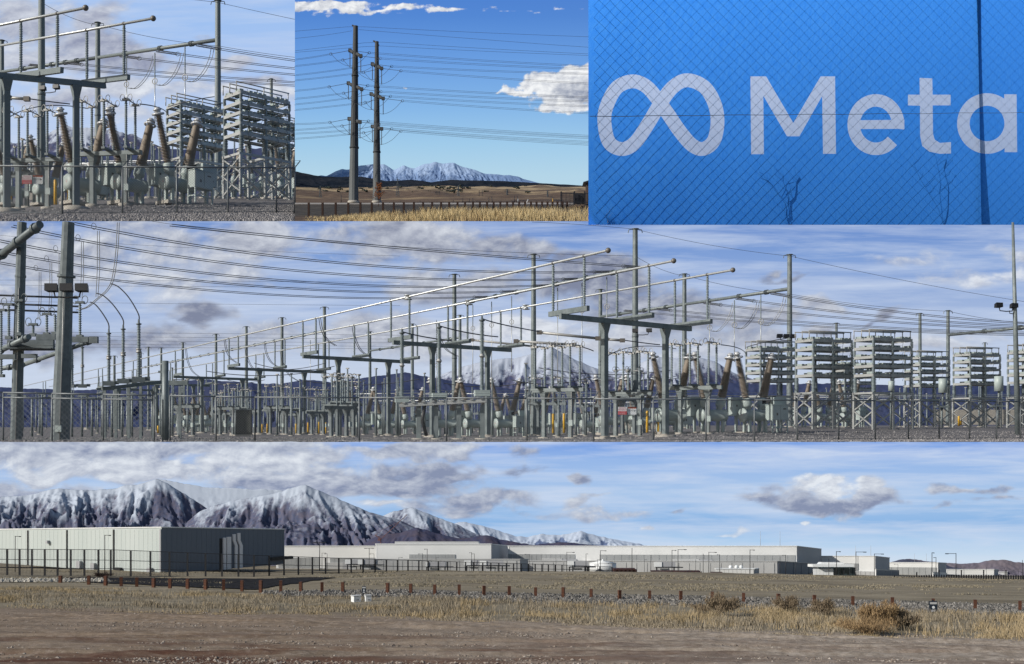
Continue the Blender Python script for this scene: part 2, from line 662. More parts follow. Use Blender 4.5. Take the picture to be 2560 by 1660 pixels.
def build_field():
    # ground sheet
    m, nt, b = nodes('field_ground')
    L = nt.links
    N = nt.nodes.new
    b.inputs['Roughness'].default_value = .95
    b.inputs['Specular IOR Level'].default_value = .1
    tc = N('ShaderNodeTexCoord')

    def noise(sc, st=(1, 1, 1), det=7, rough=.65):
        mp = N('ShaderNodeMapping'); mp.inputs['Scale'].default_value = st
        L.new(tc.outputs['Object'], mp.inputs[0])
        n = N('ShaderNodeTexNoise')
        n.inputs['Scale'].default_value = sc; n.inputs['Detail'].default_value = det; n.inputs['Roughness'].default_value = rough
        L.new(mp.outputs[0], n.inputs[0])
        return n.outputs[0]

    def rng(v, lo, hi):
        r = N('ShaderNodeMapRange'); r.inputs[1].default_value, r.inputs[2].default_value = lo, hi
        L.new(v, r.inputs[0])
        return r.outputs[0]

    def mixc(f, a, c):
        x = N('ShaderNodeMix'); x.data_type = 'RGBA'
        L.new(f, x.inputs[0])
        for i, v in ((6, a), (7, c)):
            if isinstance(v, tuple): x.inputs[i].default_value = (*v, 1)
            else: L.new(v, x.inputs[i])
        return x.outputs[2]

    def attr(nm):
        a = N('ShaderNodeAttribute'); a.attribute_name = nm
        return a.outputs['Fac']
    dirt = mixc(rng(noise(.55, (1, 2.2, 1)), .4, .6), (.16, .12, .086), (.235, .182, .135))
    dirt = mixc(rng(noise(6.5, (1, 1, 1), 8, .75), .5, .66), dirt, (.3, .245, .2))
    dirt = mixc(attr('dry'), dirt, mixc(rng(noise(4.5, (1, 1, 1), 8, .75), .42, .62), (.25, .21, .17), (.46, .4, .34)))  # paler dirt rightward: the brighter light there is painted into the colour
    red = N('ShaderNodeMath'); red.operation = 'MULTIPLY'
    L.new(rng(noise(.3, (1, 2.6, 1)), .45, .58), red.inputs[0]); L.new(attr('red'), red.inputs[1])
    dirt = mixc(red.outputs[0], dirt, (.1, .05, .033))
    turf = mixc(rng(noise(.35, (.45, 1.5, 1), 9, .7), .36, .62), (.145, .122, .085), (.265, .228, .165))
    turf = mixc(rng(noise(1.6, (.3, 1.8, 1), 8, .7), .5, .7), turf, (.3, .265, .2))
    soil = mixc(attr('turf'), dirt, turf)
    stony = mixc(rng(noise(5, (1, 1, 1), 4), .42, .6), (.07, .07, .07), (.2, .19, .175))
    soil = mixc(attr('stony'), soil, stony)
    L.new(soil, b.inputs['Base Color'])
    bp = N('ShaderNodeBump'); bp.inputs['Strength'].default_value = .55; bp.inputs['Distance'].default_value = .06
    L.new(noise(3.2, (1, 1.6, 1), 9, .7), bp.inputs['Height'])
    L.new(bp.outputs[0], b.inputs['Normal'])
    Ds = np.concatenate([np.linspace(13, 17, 8), np.linspace(17.2, 34, 150), np.linspace(34.3, 60, 60), np.linspace(61, 100, 40), np.linspace(104, 170, 14)])
    cols = np.arange(-420, 2990, 5.0)
    px, D = np.meshgrid(cols, Ds)
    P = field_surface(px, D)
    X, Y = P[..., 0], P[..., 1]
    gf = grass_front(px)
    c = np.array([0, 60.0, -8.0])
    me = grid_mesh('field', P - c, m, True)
    turf_a = np.clip((D - gf + 2.5 * (fbm(X * .5, Y * .6, 4, 31) - .3)) / 2.5, 0, 1)
    edge = grass_back(px)
    stone_a = ((px > 640) & (D > edge - .5) & (D < edge + 6)).astype(float) * np.clip((px - 640) / 120, 0, 1)
    stone_a *= np.clip((edge + 5.5 - D) / 1.2, 0, 1)
    red_a = np.clip((26 - D) / 6, 0, 1) * np.clip(1.25 - px / 2300, .35, 1)  # reddish soil; its leftward weighting paints in the darker light there
    for nm, a in (('dry', .75 * np.clip((px - 700) / 1300, 0, 1)), ('turf', turf_a), ('stony', stone_a), ('red', red_a)):  # 'dry' grows paler rightward, uneven cloud shade painted into the dirt
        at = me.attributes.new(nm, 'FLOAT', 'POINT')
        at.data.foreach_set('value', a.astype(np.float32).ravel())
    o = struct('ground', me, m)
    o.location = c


def scatter_stones(name, n, sampler, size, mt, seed=0, flat=.6):
    """joined low stones: each an uneven squashed octahedron"""
    rg = np.random.default_rng(seed)
    px, D = sampler(rg, n)
    base = Wn(px, yg5(px, D), D)
    s = size(rg, len(px))[:, None, None]
    oct_ = np.array([(1, 0, 0), (0, 1, 0), (-1, 0, 0), (0, -1, 0), (0, 0, 1), (.3, .2, -.6)], float)
    v = oct_[None] * (.65 + .7 * rg.random((len(px), 6, 3)))
    a = rg.random(len(px)) * 6.28
    ca, sa = np.cos(a), np.sin(a)
    vx = v[..., 0] * ca[:, None] - v[..., 1] * sa[:, None]
    vy = v[..., 0] * sa[:, None] + v[..., 1] * ca[:, None]
    v = np.stack([vx, vy, v[..., 2] * flat], -1) * s
    V = v + base[:, None, :]
    V[..., 2] += s[..., 0] * .15
    tri = np.array([(0, 1, 4), (1, 2, 4), (2, 3, 4), (3, 0, 4), (1, 0, 5), (2, 1, 5), (3, 2, 5), (0, 3, 5)])
    Q = (tri[None] + (np.arange(len(px)) * 6)[:, None, None]).reshape(-1, 3)
    return raw_mesh(name, V.reshape(-1, 3), Q, mt), len(px)


def random_tint(name, cols, rough=.9, sub=0.0):
    """colour per loose piece"""
    m, nt, b = nodes(name)
    g = nt.nodes.new('ShaderNodeNewGeometry')
    cr = nt.nodes.new('ShaderNodeValToRGB')
    cr.color_ramp.interpolation = 'LINEAR'
    el = cr.color_ramp.elements
    for i, c in enumerate(cols):
        e = el[i] if i < 2 else el.new(i / (len(cols) - 1))
        e.position = i / (len(cols) - 1)
        e.color = (*c, 1)
    nt.links.new(g.outputs['Random Per Island'], cr.inputs[0])
    nt.links.new(cr.outputs[0], b.inputs['Base Color'])
    b.inputs['Roughness'].default_value = rough
    b.inputs['Specular IOR Level'].default_value = .15
    return m


def blades(P0, Hh, Wd, lean, rg, bend=.35):
    """one tapered three-vertex-pair blade per root"""
    n = len(P0)
    a = rg.random(n) * 6.283
    dx = np.stack([np.cos(a), np.sin(a), np.zeros(n)], -1)
    la = rg.random(n) * 6.283
    ld = np.stack([np.cos(la), np.sin(la), np.zeros(n)], -1) * (lean * Hh)[:, None]
    up = np.stack([np.zeros(n), np.zeros(n), Hh], -1)
    w = dx * Wd[:, None]
    mid = P0 + up * .55 + ld * bend
    tip = P0 + up + ld
    V = np.stack([P0 - w, P0 + w, mid + w * .75, mid - w * .75, tip], 1)
    q = np.array([(0, 1, 2), (0, 2, 3), (3, 2, 4)])
    Q = (q[None] + (np.arange(n) * 5)[:, None, None]).reshape(-1, 3)
    return V.reshape(-1, 3), Q


def build_cover():
    peb = random_tint('pebbles', [(.18, .14, .11), (.27, .22, .18), (.13, .1, .08), (.36, .32, .28), (.22, .175, .14)])
    def samp(rg, n):
        D = 17 + 18 * rg.random(n) ** 1.35
        px = -160 + 3000 * rg.random(n)
        k = (D < grass_front(px) + 1.5) & (rg.random(n) < .35 + .65 * fbm(px / 130, D * .9, 3, 77))
        return px[k], D[k]
    me, _ = scatter_stones('gravel', 95000, samp, lambda rg, n: .008 + .034 * rg.random(n) ** 6, peb, 3)
    o = struct('gravel', me, peb); o['kind'] = 'stuff'
    tag(o, 'loose brown pebbles strewn over the bare dirt field', 'gravel')
    rip = random_tint('riprap', [(.05, .05, .048), (.1, .095, .088), (.19, .18, .165), (.075, .073, .07), (.27, .255, .235), (.12, .11, .096)])
    def samp2(rg, n):
        px = 650 + 2250 * rg.random(n)
        D = grass_back(px) - .2 + 4.2 * rg.random(n)
        k = rg.random(n) < np.clip((px - 640) / 260, 0, 1)
        return px[k], D[k]
    me, _ = scatter_stones('rocks', 29000, samp2, lambda rg, n: .03 + .075 * rg.random(n) ** 2, rip, 4, .8)
    o = struct('rocks', me, rip); o['kind'] = 'stuff'
    tag(o, 'strip of broken grey rock behind the rusty posts', 'rocks')
    # far end of the rock strip beside the fence: paler stone
    def samp3(rg, n):
        px = -60 + 330 * rg.random(n)
        return px, 62 + 3 * rg.random(n)
    me, _ = scatter_stones('rocks', 1500, samp3, lambda rg, n: .05 + .13 * rg.random(n) ** 2, random_tint('pale_riprap', [(.3, .28, .24), (.42, .4, .35), (.2, .19, .17)]), 5, .8)
    o = struct('rocks', me, None); o['kind'] = 'stuff'
    tag(o, 'pale broken rock below the end of the black fence', 'rocks')
    # dry grass
    rg = np.random.default_rng(5)
    n = 250000
    px = -160 + 3040 * rg.random(n)
    gf, gb = grass_front(px), grass_back(px)
    t = rg.random(n) ** 1.15
    D = gf - 1.2 + (gb + .9 - gf) * t
    dens = fbm(px / 60, D * .55, 4, 41)
    k = rg.random(n) < np.clip((dens - .38) * 3.6, .05, 1)
    px, D, dens, t = px[k], D[k], dens[k], t[k]
    gf2 = grass_front(px)
    P0 = Wn(px, yg5(px, D) + 1, D)
    tall = fbm(px / 220, D * .25, 3, 90)
    H = (.05 + .2 * rg.random(len(px)) ** 1.5) * (.4 + 1.0 * tall) * (.85 + .35 * (px > 1000)) * np.clip(.35 + (D - gf2) / 3.0, .3, 1)
    V, Q = blades(P0, H, .004 + .006 * rg.random(len(px)), .6 * rg.random(len(px)), rg)
    gold = fbm(px / 260, D * .45, 3, 13) + .18 * (px > 1150) * (D > 33)
    for sel, nm, cols, lab in ((gold > .56, 'dry_grass', [(.3, .23, .13), (.38, .3, .18), (.25, .19, .11), (.44, .36, .24)], 'golden dry grass along the rusty posts'),
                               (gold <= .56, 'dry_grass', [(.2, .165, .115), (.3, .25, .175), (.24, .2, .145), (.37, .32, .24), (.16, .14, .11)], 'grey brown dry grass at the edge of the dirt')):
        idx = np.where(sel)[0]
        vi = V.reshape(-1, 5, 3)[idx].reshape(-1, 3)
        q = np.array([(0, 1, 2), (0, 2, 3), (3, 2, 4)])
        Qi = (q[None] + (np.arange(len(idx)) * 5)[:, None, None]).reshape(-1, 3)
        mt = random_tint(nm, cols)
        o = struct(nm, raw_mesh(nm, vi, Qi, mt), mt); o['kind'] = 'stuff'
        tag(o, lab, 'grass')
    # short turf on the berm
    n = 90000
    px = -160 + 3000 * rg.random(n)
    D = 52 + 34 * rg.random(n)
    k = (fbm(px / 150, D * .22, 4, 61) > .47) & (D > grass_back(px) + 5)
    px, D = px[k], D[k]
    V, Q = blades(Wn(px, yg5(px, D) + .6, D), .03 + .06 * rg.random(len(px)), .01 + .015 * rg.random(len(px)), .8 * rg.random(len(px)), rg)
    mt = random_tint('berm_turf', [(.16, .138, .098), (.23, .2, .145), (.3, .262, .19), (.19, .168, .12)])
    o = struct('turf', raw_mesh('turf', V, Q, mt), mt); o['kind'] = 'stuff'
    tag(o, 'short winter turf covering the long berm', 'grass')


def bush(px, D, w, h, label, cols, seed, name='sagebrush', dens=1.0, loc=None):
    rg = np.random.default_rng(seed)
    o = thing(name, label, 'bush', loc or G5(px, D))
    mt = random_tint(name + '_twig', cols)
    br = MB()
    tips = []
    for i in range(int(26 * dens)):
        a = rg.random() * 6.283
        L = w * .5 * (.35 + .65 * rg.random())
        hh = h * (.35 + .65 * rg.random()) * (1 - .35 * (L / (w * .5)) ** 2)
        e = Vector((math.cos(a) * L, math.sin(a) * L * .7, hh))
        p1 = e * .45 + Vector((0, 0, h * .12))
        br.path([(e.x * .08, e.y * .08, -.03), p1, e], h * .008, 3)
        tips += [(p1, e)] * 1
    part(o, 'stem', br, mat(name + '_wood', (.07, .05, .035), (.12, .09, .06), 8, .9))
    n = int(5200 * dens)
    ti = rg.integers(0, len(tips), n)
    P1 = np.array([tuple(t[0]) for t in tips])[ti]
    P2 = np.array([tuple(t[1]) for t in tips])[ti]
    u = rg.random(n)[:, None]
    P0 = P1 + (P2 - P1) * u + rg.normal(0, 1, (n, 3)) * np.array([w * .055, w * .055, h * .07])
    P0[:, 2] = np.maximum(P0[:, 2], .0)
    V, Q = blades(P0, h * (.05 + .12 * rg.random(n)), h * (.006 + .008 * rg.random(n)), .9 * rg.random(n), rg)
    part(o, 'foliage', raw_mesh('foliage', V, Q, mt), mt, kind='stuff')
    return o
# ---------------------------------------------------------------- buildings of the data centre
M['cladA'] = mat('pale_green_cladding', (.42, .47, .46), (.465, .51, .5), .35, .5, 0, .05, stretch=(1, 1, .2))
M['cladA_shade'] = mat('shaded_cladding', (.135, .16, .2), (.155, .18, .22), .35, .5, 0, .05, stretch=(1, 1, .2))  # end walls turned from the sun, their shade put into the colour
M['hall'] = mat('off_white_wall', (.66, .665, .65), (.74, .74, .725), .25, .7, 0, .04)
M['hall_grey'] = mat('grey_louvre_wall', (.29, .3, .3), (.36, .37, .37), .4, .7)
M['hall_dark'] = mat('grey_shaded_end_wall', (.33, .335, .35), (.38, .385, .4), .3, .7)  # grey fittings; on end walls it also paints in their shade
M['hall_low'] = mat('light_grey_plinth', (.42, .425, .425), (.48, .485, .48), .3, .7)
M['glass'] = mat('dark_glass', (.02, .035, .04), (.035, .055, .06), .8, .08, 0, spec=.8)
M['red_steel'] = mat('stacked_red_steel', (.07, .025, .02), (.045, .02, .016), 3, .8)
M['sign'] = mat('navy_sign', (.012, .02, .035), (.016, .026, .04), 3, .5)
M['duct'] = mat('pale_duct', (.78, .75, .74), (.84, .81, .8), 1, .6)  # raised paleness stands in for sun falling on the ducts


HD = {}


def hall(name, label, front, side, top_y, base_y, roof='hall', walls='hall', side_mat='hall_dark', depth=None, extra=()):
    """front = (px0, D0, px1, D1); side = (px2, D2) of the end wall that goes back from px1. The fourth corner closes the block."""
    x0, d0, x1, d1 = front
    ty0, ty1, ty2 = top_y
    a, b = W(x0, 1075, d0), W(x1, 1075, d1)
    c = W(side[0], 1075, side[1])
    e = a + (c - b)
    zt = W(x1, ty1, d1).z
    za, zc = W(x0, ty0, d0).z - zt, W(side[0], ty2, side[1]).z - zt
    ze = za + zc
    zb = W(x1, base_y, d1).z - .6
    t = thing(name, label, 'building', (b.x, b.y, zb))
    o = Vector((b.x, b.y, zb))
    def wall(p, q, zp, zq, th=.12):
        p2, q2 = p - o, q - o
        n = Vector((q2.y - p2.y, -(q2.x - p2.x), 0)).normalized()
        p2.z = q2.z = 0
        zp, zq = Vector((0, 0, zt - zb + zp)), Vector((0, 0, zt - zb + zq))
        return MB().hexa([p2, q2, q2 - n * th, p2 - n * th, p2 + zp, q2 + zq, q2 - n * th + zq, p2 - n * th + zp])
    part(t, 'wall', wall(a, b, za, 0), M[walls])
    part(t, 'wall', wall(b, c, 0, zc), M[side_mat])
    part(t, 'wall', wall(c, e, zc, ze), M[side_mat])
    part(t, 'wall', wall(e, a, ze, za), M[walls])
    z = zt - zb
    P = [p - o for p in (a, b, c, e)]
    cen = sum(P, Vector()) / 4
    hz = (za, 0, zc, ze)
    r0 = []
    for p, h_ in zip(P, hz):
        q = cen - p; q.z = 0
        r0.append(Vector((p.x, p.y, z - .05 + h_)) + q.normalized() * .16)
    part(t, 'roof', MB().hexa([r - Vector((0, 0, .1)) for r in r0] + r0), M['hall_low'])
    tr = MB()
    for i in range(4):
        p, q = P[i].copy(), P[(i + 1) % 4].copy()
        p.z, q.z = z + .03 + hz[i], z + .03 + hz[(i + 1) % 4]
        tr.bar(p, q, .1, .07)
    part(t, 'parapet', tr, M[roof])
    HD[t.name] = dict(a=P[0], b=P[1], c=P[2], z=z, za=za, zc=zc)
    return t


def on_wall(t, which, u0, u1, v0, v1, th=.05, out=.0):
    """slab standing proud of a wall; u along, v up as shares of the wall"""
    a, b, c = Vector(HD[t.name]['a']), Vector(HD[t.name]['b']), Vector(HD[t.name]['c'])
    p, q = (a, b) if which == 'front' else (b, c)
    p, q = p.copy(), q.copy(); p.z = q.z = 0
    n = Vector((q.y - p.y, -(q.x - p.x), 0)).normalized()
    z = HD[t.name]['z']
    A, B = p.lerp(q, u0), p.lerp(q, u1)
    f = n * (th + out)
    g = n * (out - .02)
    h0, h1 = (HD[t.name]['za'], 0) if which == 'front' else (0, HD[t.name]['zc'])
    k0, k1 = z + h0 + (h1 - h0) * u0, z + h0 + (h1 - h0) * u1
    V = lambda s: Vector((0, 0, s))
    return MB().hexa([A + f + V(k0 * v0), B + f + V(k1 * v0), B + g + V(k1 * v0), A + g + V(k0 * v0), A + f + V(k0 * v1), B + f + V(k1 * v1), B + g + V(k1 * v1), A + g + V(k0 * v1)])


def panels(t, which, u0, u1, v0, v1, n, mt, name='wall_panel', gap=.06, th=.05):
    w = (u1 - u0) / n
    for i in range(n):
        part(t, name, on_wall(t, which, u0 + w * (i + gap / 2), u0 + w * (i + 1 - gap / 2), v0, v1, th), mt)


def build_halls():
    # big pale green warehouse
    t = hall('warehouse', 'huge windowless warehouse with pale green front and shade toned end wall', (-70, 94, 404, 85), (711, 92), (1325, 1319, 1324), 1416, roof='white', walls='cladA', side_mat='cladA_shade')
    zc = 1 - .0
    n = 46
    for i in range(n):                       # siding sheets, each with its own edge
        u = i / n
        part(t, 'siding_panel', on_wall(t, 'front', u + .0004, u + 1 / n - .0004, .02, .965, .012), M['cladA'])
    for i in range(26):
        u = i / 26
        part(t, 'siding_panel', on_wall(t, 'side', u + .0008, u + 1 / 26 - .0008, .02, .985, .012), M['cladA_shade'])
    for x in (.315, .525, .765):
        part(t, 'expansion_joint', on_wall(t, 'front', x, x + .005, 0, .97, .07), M['black'])
    part(t, 'corner_trim', on_wall(t, 'front', .992, .999, 0, .97, .08), M['hall_dark'])
    part(t, 'recess_shade', on_wall(t, 'side', .45, .472, 0, .76, .02), M['black'])  # flat black slab painting the dark inside a recess
    for u, v0, v1, w in ((.478, 0, .78, .02), (.505, 0, .8, .034), (.556, 0, .76, .021), (.592, 0, .78, .024)):
        if u < .55:
            part(t, 'duct', on_wall(t, 'side', u, u + w, 0, v1, .16), M['duct'])
        else:
            a, b, c = Vector(HD[t.name]['a']), Vector(HD[t.name]['b']), Vector(HD[t.name]['c'])
            z = HD[t.name]['z']
            p = b.lerp(c, u); q = b.lerp(c, u + w)
            p.z = q.z = 0
            nrm = Vector((q.y - p.y, -(q.x - p.x), 0)).normalized() * .16
            k = (q - p) * .55
            mb = MB()
            for (s0, z0, s1, z1) in ((k * 1.4, 0, k * 1.4, .5), (k * 1.4, .5, k * 0, .62), (k * 0, .62, k * 0, v1)):
                A0, A1 = p + s0, p + s1
                B0, B1 = q + s0, q + s1
                lo, hi = Vector((0, 0, z * z0)), Vector((0, 0, z * z1))
                mb.hexa([A0 + nrm + lo, B0 + nrm + lo, B0 + lo, A0 + lo, A1 + nrm + hi, B1 + nrm + hi, B1 + hi, A1 + hi])
            part(t, 'duct', mb, M['duct'])
    part(t, 'loading_canopy', on_wall(t, 'side', .87, 1.06, .14, .22, .3), M['black'])
    for u, w, v0, v1, mm in ((.66, .018, .02, .17, 'hall_dark'), (.78, .03, .02, .1, 'black'), (.585, .02, .02, .2, 'hall_dark'), (.94, .02, .02, .14, 'hall_dark'), (.425, .01, .62, .7, 'hall_dark')):
        part(t, 'vent_box', on_wall(t, 'front', u, u + w, v0, v1, .25), M[mm])
    # halls further back
    t = hall('data_hall', 'low off white hall between the warehouse and the tallest white hall', (690, 112, 960, 112), (990, 135), (1366, 1366, 1366), 1424)
    panels(t, 'front', .02, .4, .3, .62, 9, M['hall_grey']); panels(t, 'front', .5, .98, .3, .62, 11, M['hall_grey'])
    panels(t, 'front', 0, 1, 0, .28, 12, M['hall_low'], th=.12)
    part(t, 'roller_door', on_wall(t, 'front', .62, .78, .2, .48, .3), M['hall_dark'])
    part(t, 'stair_tower', on_wall(t, 'front', .46, .62, .2, .46, .2), M['hall_low'])
    t = hall('data_hall', 'tallest white hall with a set back roof storey and grey louvre strip', (939, 104, 1228, 104), (1279, 122), (1361, 1361, 1366), 1424)
    part(t, 'roof_storey', MB().box((W(1088, 0, 104).x - W(1228, 0, 104).x, 4.5, HD[t.name]['z'] + .12), (7.4, 5.5, .26)), M['hall_low'], None, (-.1, 0, 0))
    panels(t, 'front', .29, .69, .41, .69, 14, M['hall_grey'])
    t = hall('data_hall_wing', 'low grey wing running along the foot of the white halls', (880, 100, 1300, 100), (1320, 103), (1399, 1399, 1399), 1430, roof='hall_low', walls='hall_low')
    panels(t, 'front', .02, .98, .06, .94, 17, M['hall_low'])
    t = hall('data_hall', 'longest white hall whose dark end wall stands above a glass pavilion', (1270, 112, 1992, 110), (2053, 123), (1366, 1366, 1373), 1430)
    panels(t, 'front', .0, .235, .47, .74, 14, M['hall_grey']); panels(t, 'front', .32, .995, .46, .73, 26, M['hall_grey'])
    part(t, 'roller_door', on_wall(t, 'front', .19, .24, .42, .58, .5), M['hall_dark']); part(t, 'stair_tower', on_wall(t, 'front', .12, .19, .42, .6, .45), M['hall_low'])
    part(t, 'stair_tower', on_wall(t, 'front', .575, .665, .42, .6, .45), M['hall_low']); part(t, 'roller_door', on_wall(t, 'front', .665, .71, .42, .58, .5), M['hall_dark'])
    part(t, 'stair', on_wall(t, 'front', .27, .29, .42, .53, .4), M['duct'])
    t = hall('data_hall_wing', 'low pale wing with dark end wall next to the glass pavilion', (1300, 106, 1943, 104), (2038, 112), (1403, 1404, 1409), 1440, roof='hall_low', walls='hall_low', side_mat='cladA_shade')
    panels(t, 'front', .01, .99, .06, .94, 24, M['hall_low']); panels(t, 'side', 0, 1, .03, .96, 5, M['cladA_shade'])
    t = hall('service_shed', 'long low white shed with three roof domes before the pale wing', (1788, 99, 1886, 99), (1897, 102), (1423, 1423, 1422), 1436, roof='white', walls='hall_low')
    for i, u in enumerate((.45, .6, .72)):
        part(t, 'roof_dome', MB().ball((Vector(HD[t.name]['a']).lerp(Vector(HD[t.name]['b']), u).x, 1, HD[t.name]['z'] + .06), .17, 8), M['white'])
    panels(t, 'front', .02, .98, .1, .95, 9, M['hall'])
    t = hall('data_hall', 'white hall directly behind the glass pavilion', (2030, 124, 2188, 122), (2224, 134), (1391, 1391, 1395), 1446)
    panels(t, 'front', .0, .74, .48, .74, 8, M['hall_grey']); panels(t, 'front', .7, 1, .0, .46, 4, M['hall_low'], th=.3)
    t = hall('data_hall_wing', 'dark low annex at the end of the hall behind the pavilion', (2187, 118, 2190, 118), (2247, 124), (1423, 1423, 1427), 1446, roof='hall_low', side_mat='cladA_shade')
    panels(t, 'side', 0, 1, .05, .95, 3, M['cladA_shade'])
    t = hall('data_hall', 'distant white hall in front of the dark low hill', (2215, 140, 2345, 138), (2366, 148), (1407, 1407, 1408), 1452)
    panels(t, 'front', .0, .98, .42, .8, 9, M['hall_grey'])
    t = hall('data_hall_wing', 'small dark annex standing before the distant white hall', (2330, 126, 2332, 126), (2366, 130), (1431, 1431, 1433), 1452, side_mat='cladA_shade')
    t = hall('data_hall', 'second most distant white hall with flat roof under the peaked hill', (2366, 150, 2485, 149), (2496, 156), (1424, 1424, 1425), 1456)
    panels(t, 'front', .0, .98, .2, .72, 8, M['hall_low'])
    t = hall('data_hall', 'smallest and most distant white hall near the photo edge', (2496, 160, 2518, 160), (2524, 164), (1430, 1430, 1430), 1456)
    panels(t, 'front', .1, .9, .2, .6, 3, M['hall_grey'])
    # entrance pavilion
    D = 96
    b = W(2085, 1444, D); k = D / F
    t = thing('pavilion', 'glass entrance pavilion under a thin white flat roof', 'pavilion', b)
    t.rotation_euler.x = -.1
    part(t, 'roof', MB().box((0, .9, 30 * k), (104 * k, 1.6, 7 * k)), M['white'])
    part(t, 'roof_light', MB().prism([(-33 * k, 33.5 * k), (28 * k, 33.5 * k), (24 * k, 38 * k), (-28 * k, 38.5 * k)], .2, 1.2), M['white'])
    part(t, 'ceiling', MB().box((3 * k, .8, 25.4 * k), (88 * k, 2.2, 2 * k)), M['glass'])
    for i in range(6):
        part(t, 'wall_panel', MB().box(((-47 + 8.4 * i) * k, .1, 11 * k), (8 * k, .08, 22 * k)), M['white'])
    for i in range(8):
        part(t, 'pane', MB().box(((4 + 6.8 * i) * k, .2 + .04 * (i % 2), 12 * k), (6.3 * k, .05, 26 * k)), M['glass'])
    for x in (2, 24, 52):
        part(t, 'column', MB().box((x * k, -.1, 12.5 * k), (1.6 * k, .06, 26 * k)), M['black'])
    part(t, 'antenna', MB().tube((-4 * k, 1, 37 * k), (-4 * k, 1, 45 * k), .02), M['black'])
    # tank
    D = 97; k = D / F; b = W(1507, 1432, D)
    t = thing('water_tank', 'round white water tank with shallow cone roof', 'tank', b)
    t.rotation_euler.x = -.1
    part(t, 'shell', MB().lathe([(33 * k, 0), (33 * k, 24 * k)], 36), M['white'])
    part(t, 'roof', MB().lathe([(33.6 * k, 24 * k), (33.6 * k, 24.8 * k), (3 * k, 30 * k), (2 * k, 34 * k)], 36), M['white'])
    part(t, 'ladder', MB().box((20 * k, -27 * k, 12 * k), (1.2 * k, .05, 25 * k)), M['hall_dark'])
    part(t, 'marking', MB().box((-18 * k, -27.8 * k, 20 * k), (12 * k, .03, 2.5 * k), R(-33)), M['hall_dark'])
    # white plant containers, each on a dark frame
    for x0, x1, x2, y0, y1, D, lab in ((862, 876, 895, 1399, 1410, 98, 'white plant container beside the low off white hall, first of two'), (894, 909, 932, 1399, 1411, 97.5, 'white plant container on a long dark frame under the tallest hall'),
                                       (1064, 1072, 1110, 1405, 1416, 94, 'white box trailer with grey flank before the tallest hall'), (1160, 1177, 1200, 1401, 1413, 95, 'white plant container on posts, first of the close pair'), (1199, 1216, 1249, 1402, 1413, 94, 'white plant container with long grey flank, second of the close pair'),
                                       (1418, 1435, 1463, 1403, 1416, 94, 'white plant container beside the round tank'), (1635, 1655, 1679, 1405, 1417, 93, 'white plant container above the longest red stack')):
        k = D / F; b = W((x0 + x1) / 2, 1430, D)
        t = thing('plant_container', lab, 'container', b)
        t.rotation_euler.x = -.1
        z0, z1 = (1430 - y1) * k, (1430 - y0) * k
        part(t, 'front_wall', MB().box((0, 0, (z0 + z1) / 2), ((x1 - x0) * k, .05, z1 - z0)), M['white'])
        part(t, 'body', MB().box(((x2 - x0) * k / 2, .72, (z0 + z1) / 2), ((x2 - x0) * k, 1.36, (z1 - z0) * .98)), M['hall_dark'])
        part(t, 'deck', MB().box(((x2 - x0) * k / 2 + .25, .55, z0 - .05), ((x2 - x0) * k + .6, 1.7, .07)), M['black'])
        for x in (0, x2 - x0):
            part(t, 'leg', MB().box(((x - 2) * k, .4, z0 / 2 - .2), (.09, .09, z0 + .3)), M['black'])
        part(t, 'cabinet', MB().box(((x2 - x0) * k * .4, .2, z0 / 2 - .1), ((x2 - x0) * k * .5, .6, z0 * .8)), M['hall_low'])
    # red steel stacks: single bars are too fine to tell apart
    for x0, x1, y0, y1, D, lab in ((1532, 1594, 1419, 1431, 90, 'dark red steel stack closest to the round tank'), (1630, 1756, 1425, 1434, 90, 'longest dark red steel stack on the berm'), (1776, 1808, 1429, 1435, 90, 'smallest dark red steel stack on the berm')):
        k = D / F; b = W((x0 + x1) / 2, y1 + 2, D); w = (x1 - x0) * k; h = (y1 - y0) * k
        t = thing('steel_stack', lab, 'stack', b)
        rw = 4
        for i in range(rw):
            part(t, 'bundle', MB().box((RNG.uniform(-.05, .05) * w, i * .02, h * (i + .5) / rw), (w * RNG.uniform(.86, 1), .8, h / rw * .8)), M['red_steel'])
        nn = int((x1 - x0) / 9)
        for i in range(nn):
            part(t, 'stake', MB().box((-w / 2 + w * (i + .5) / nn, -.44, h * .5), (.04, .05, h * 1.12)), M['black'])


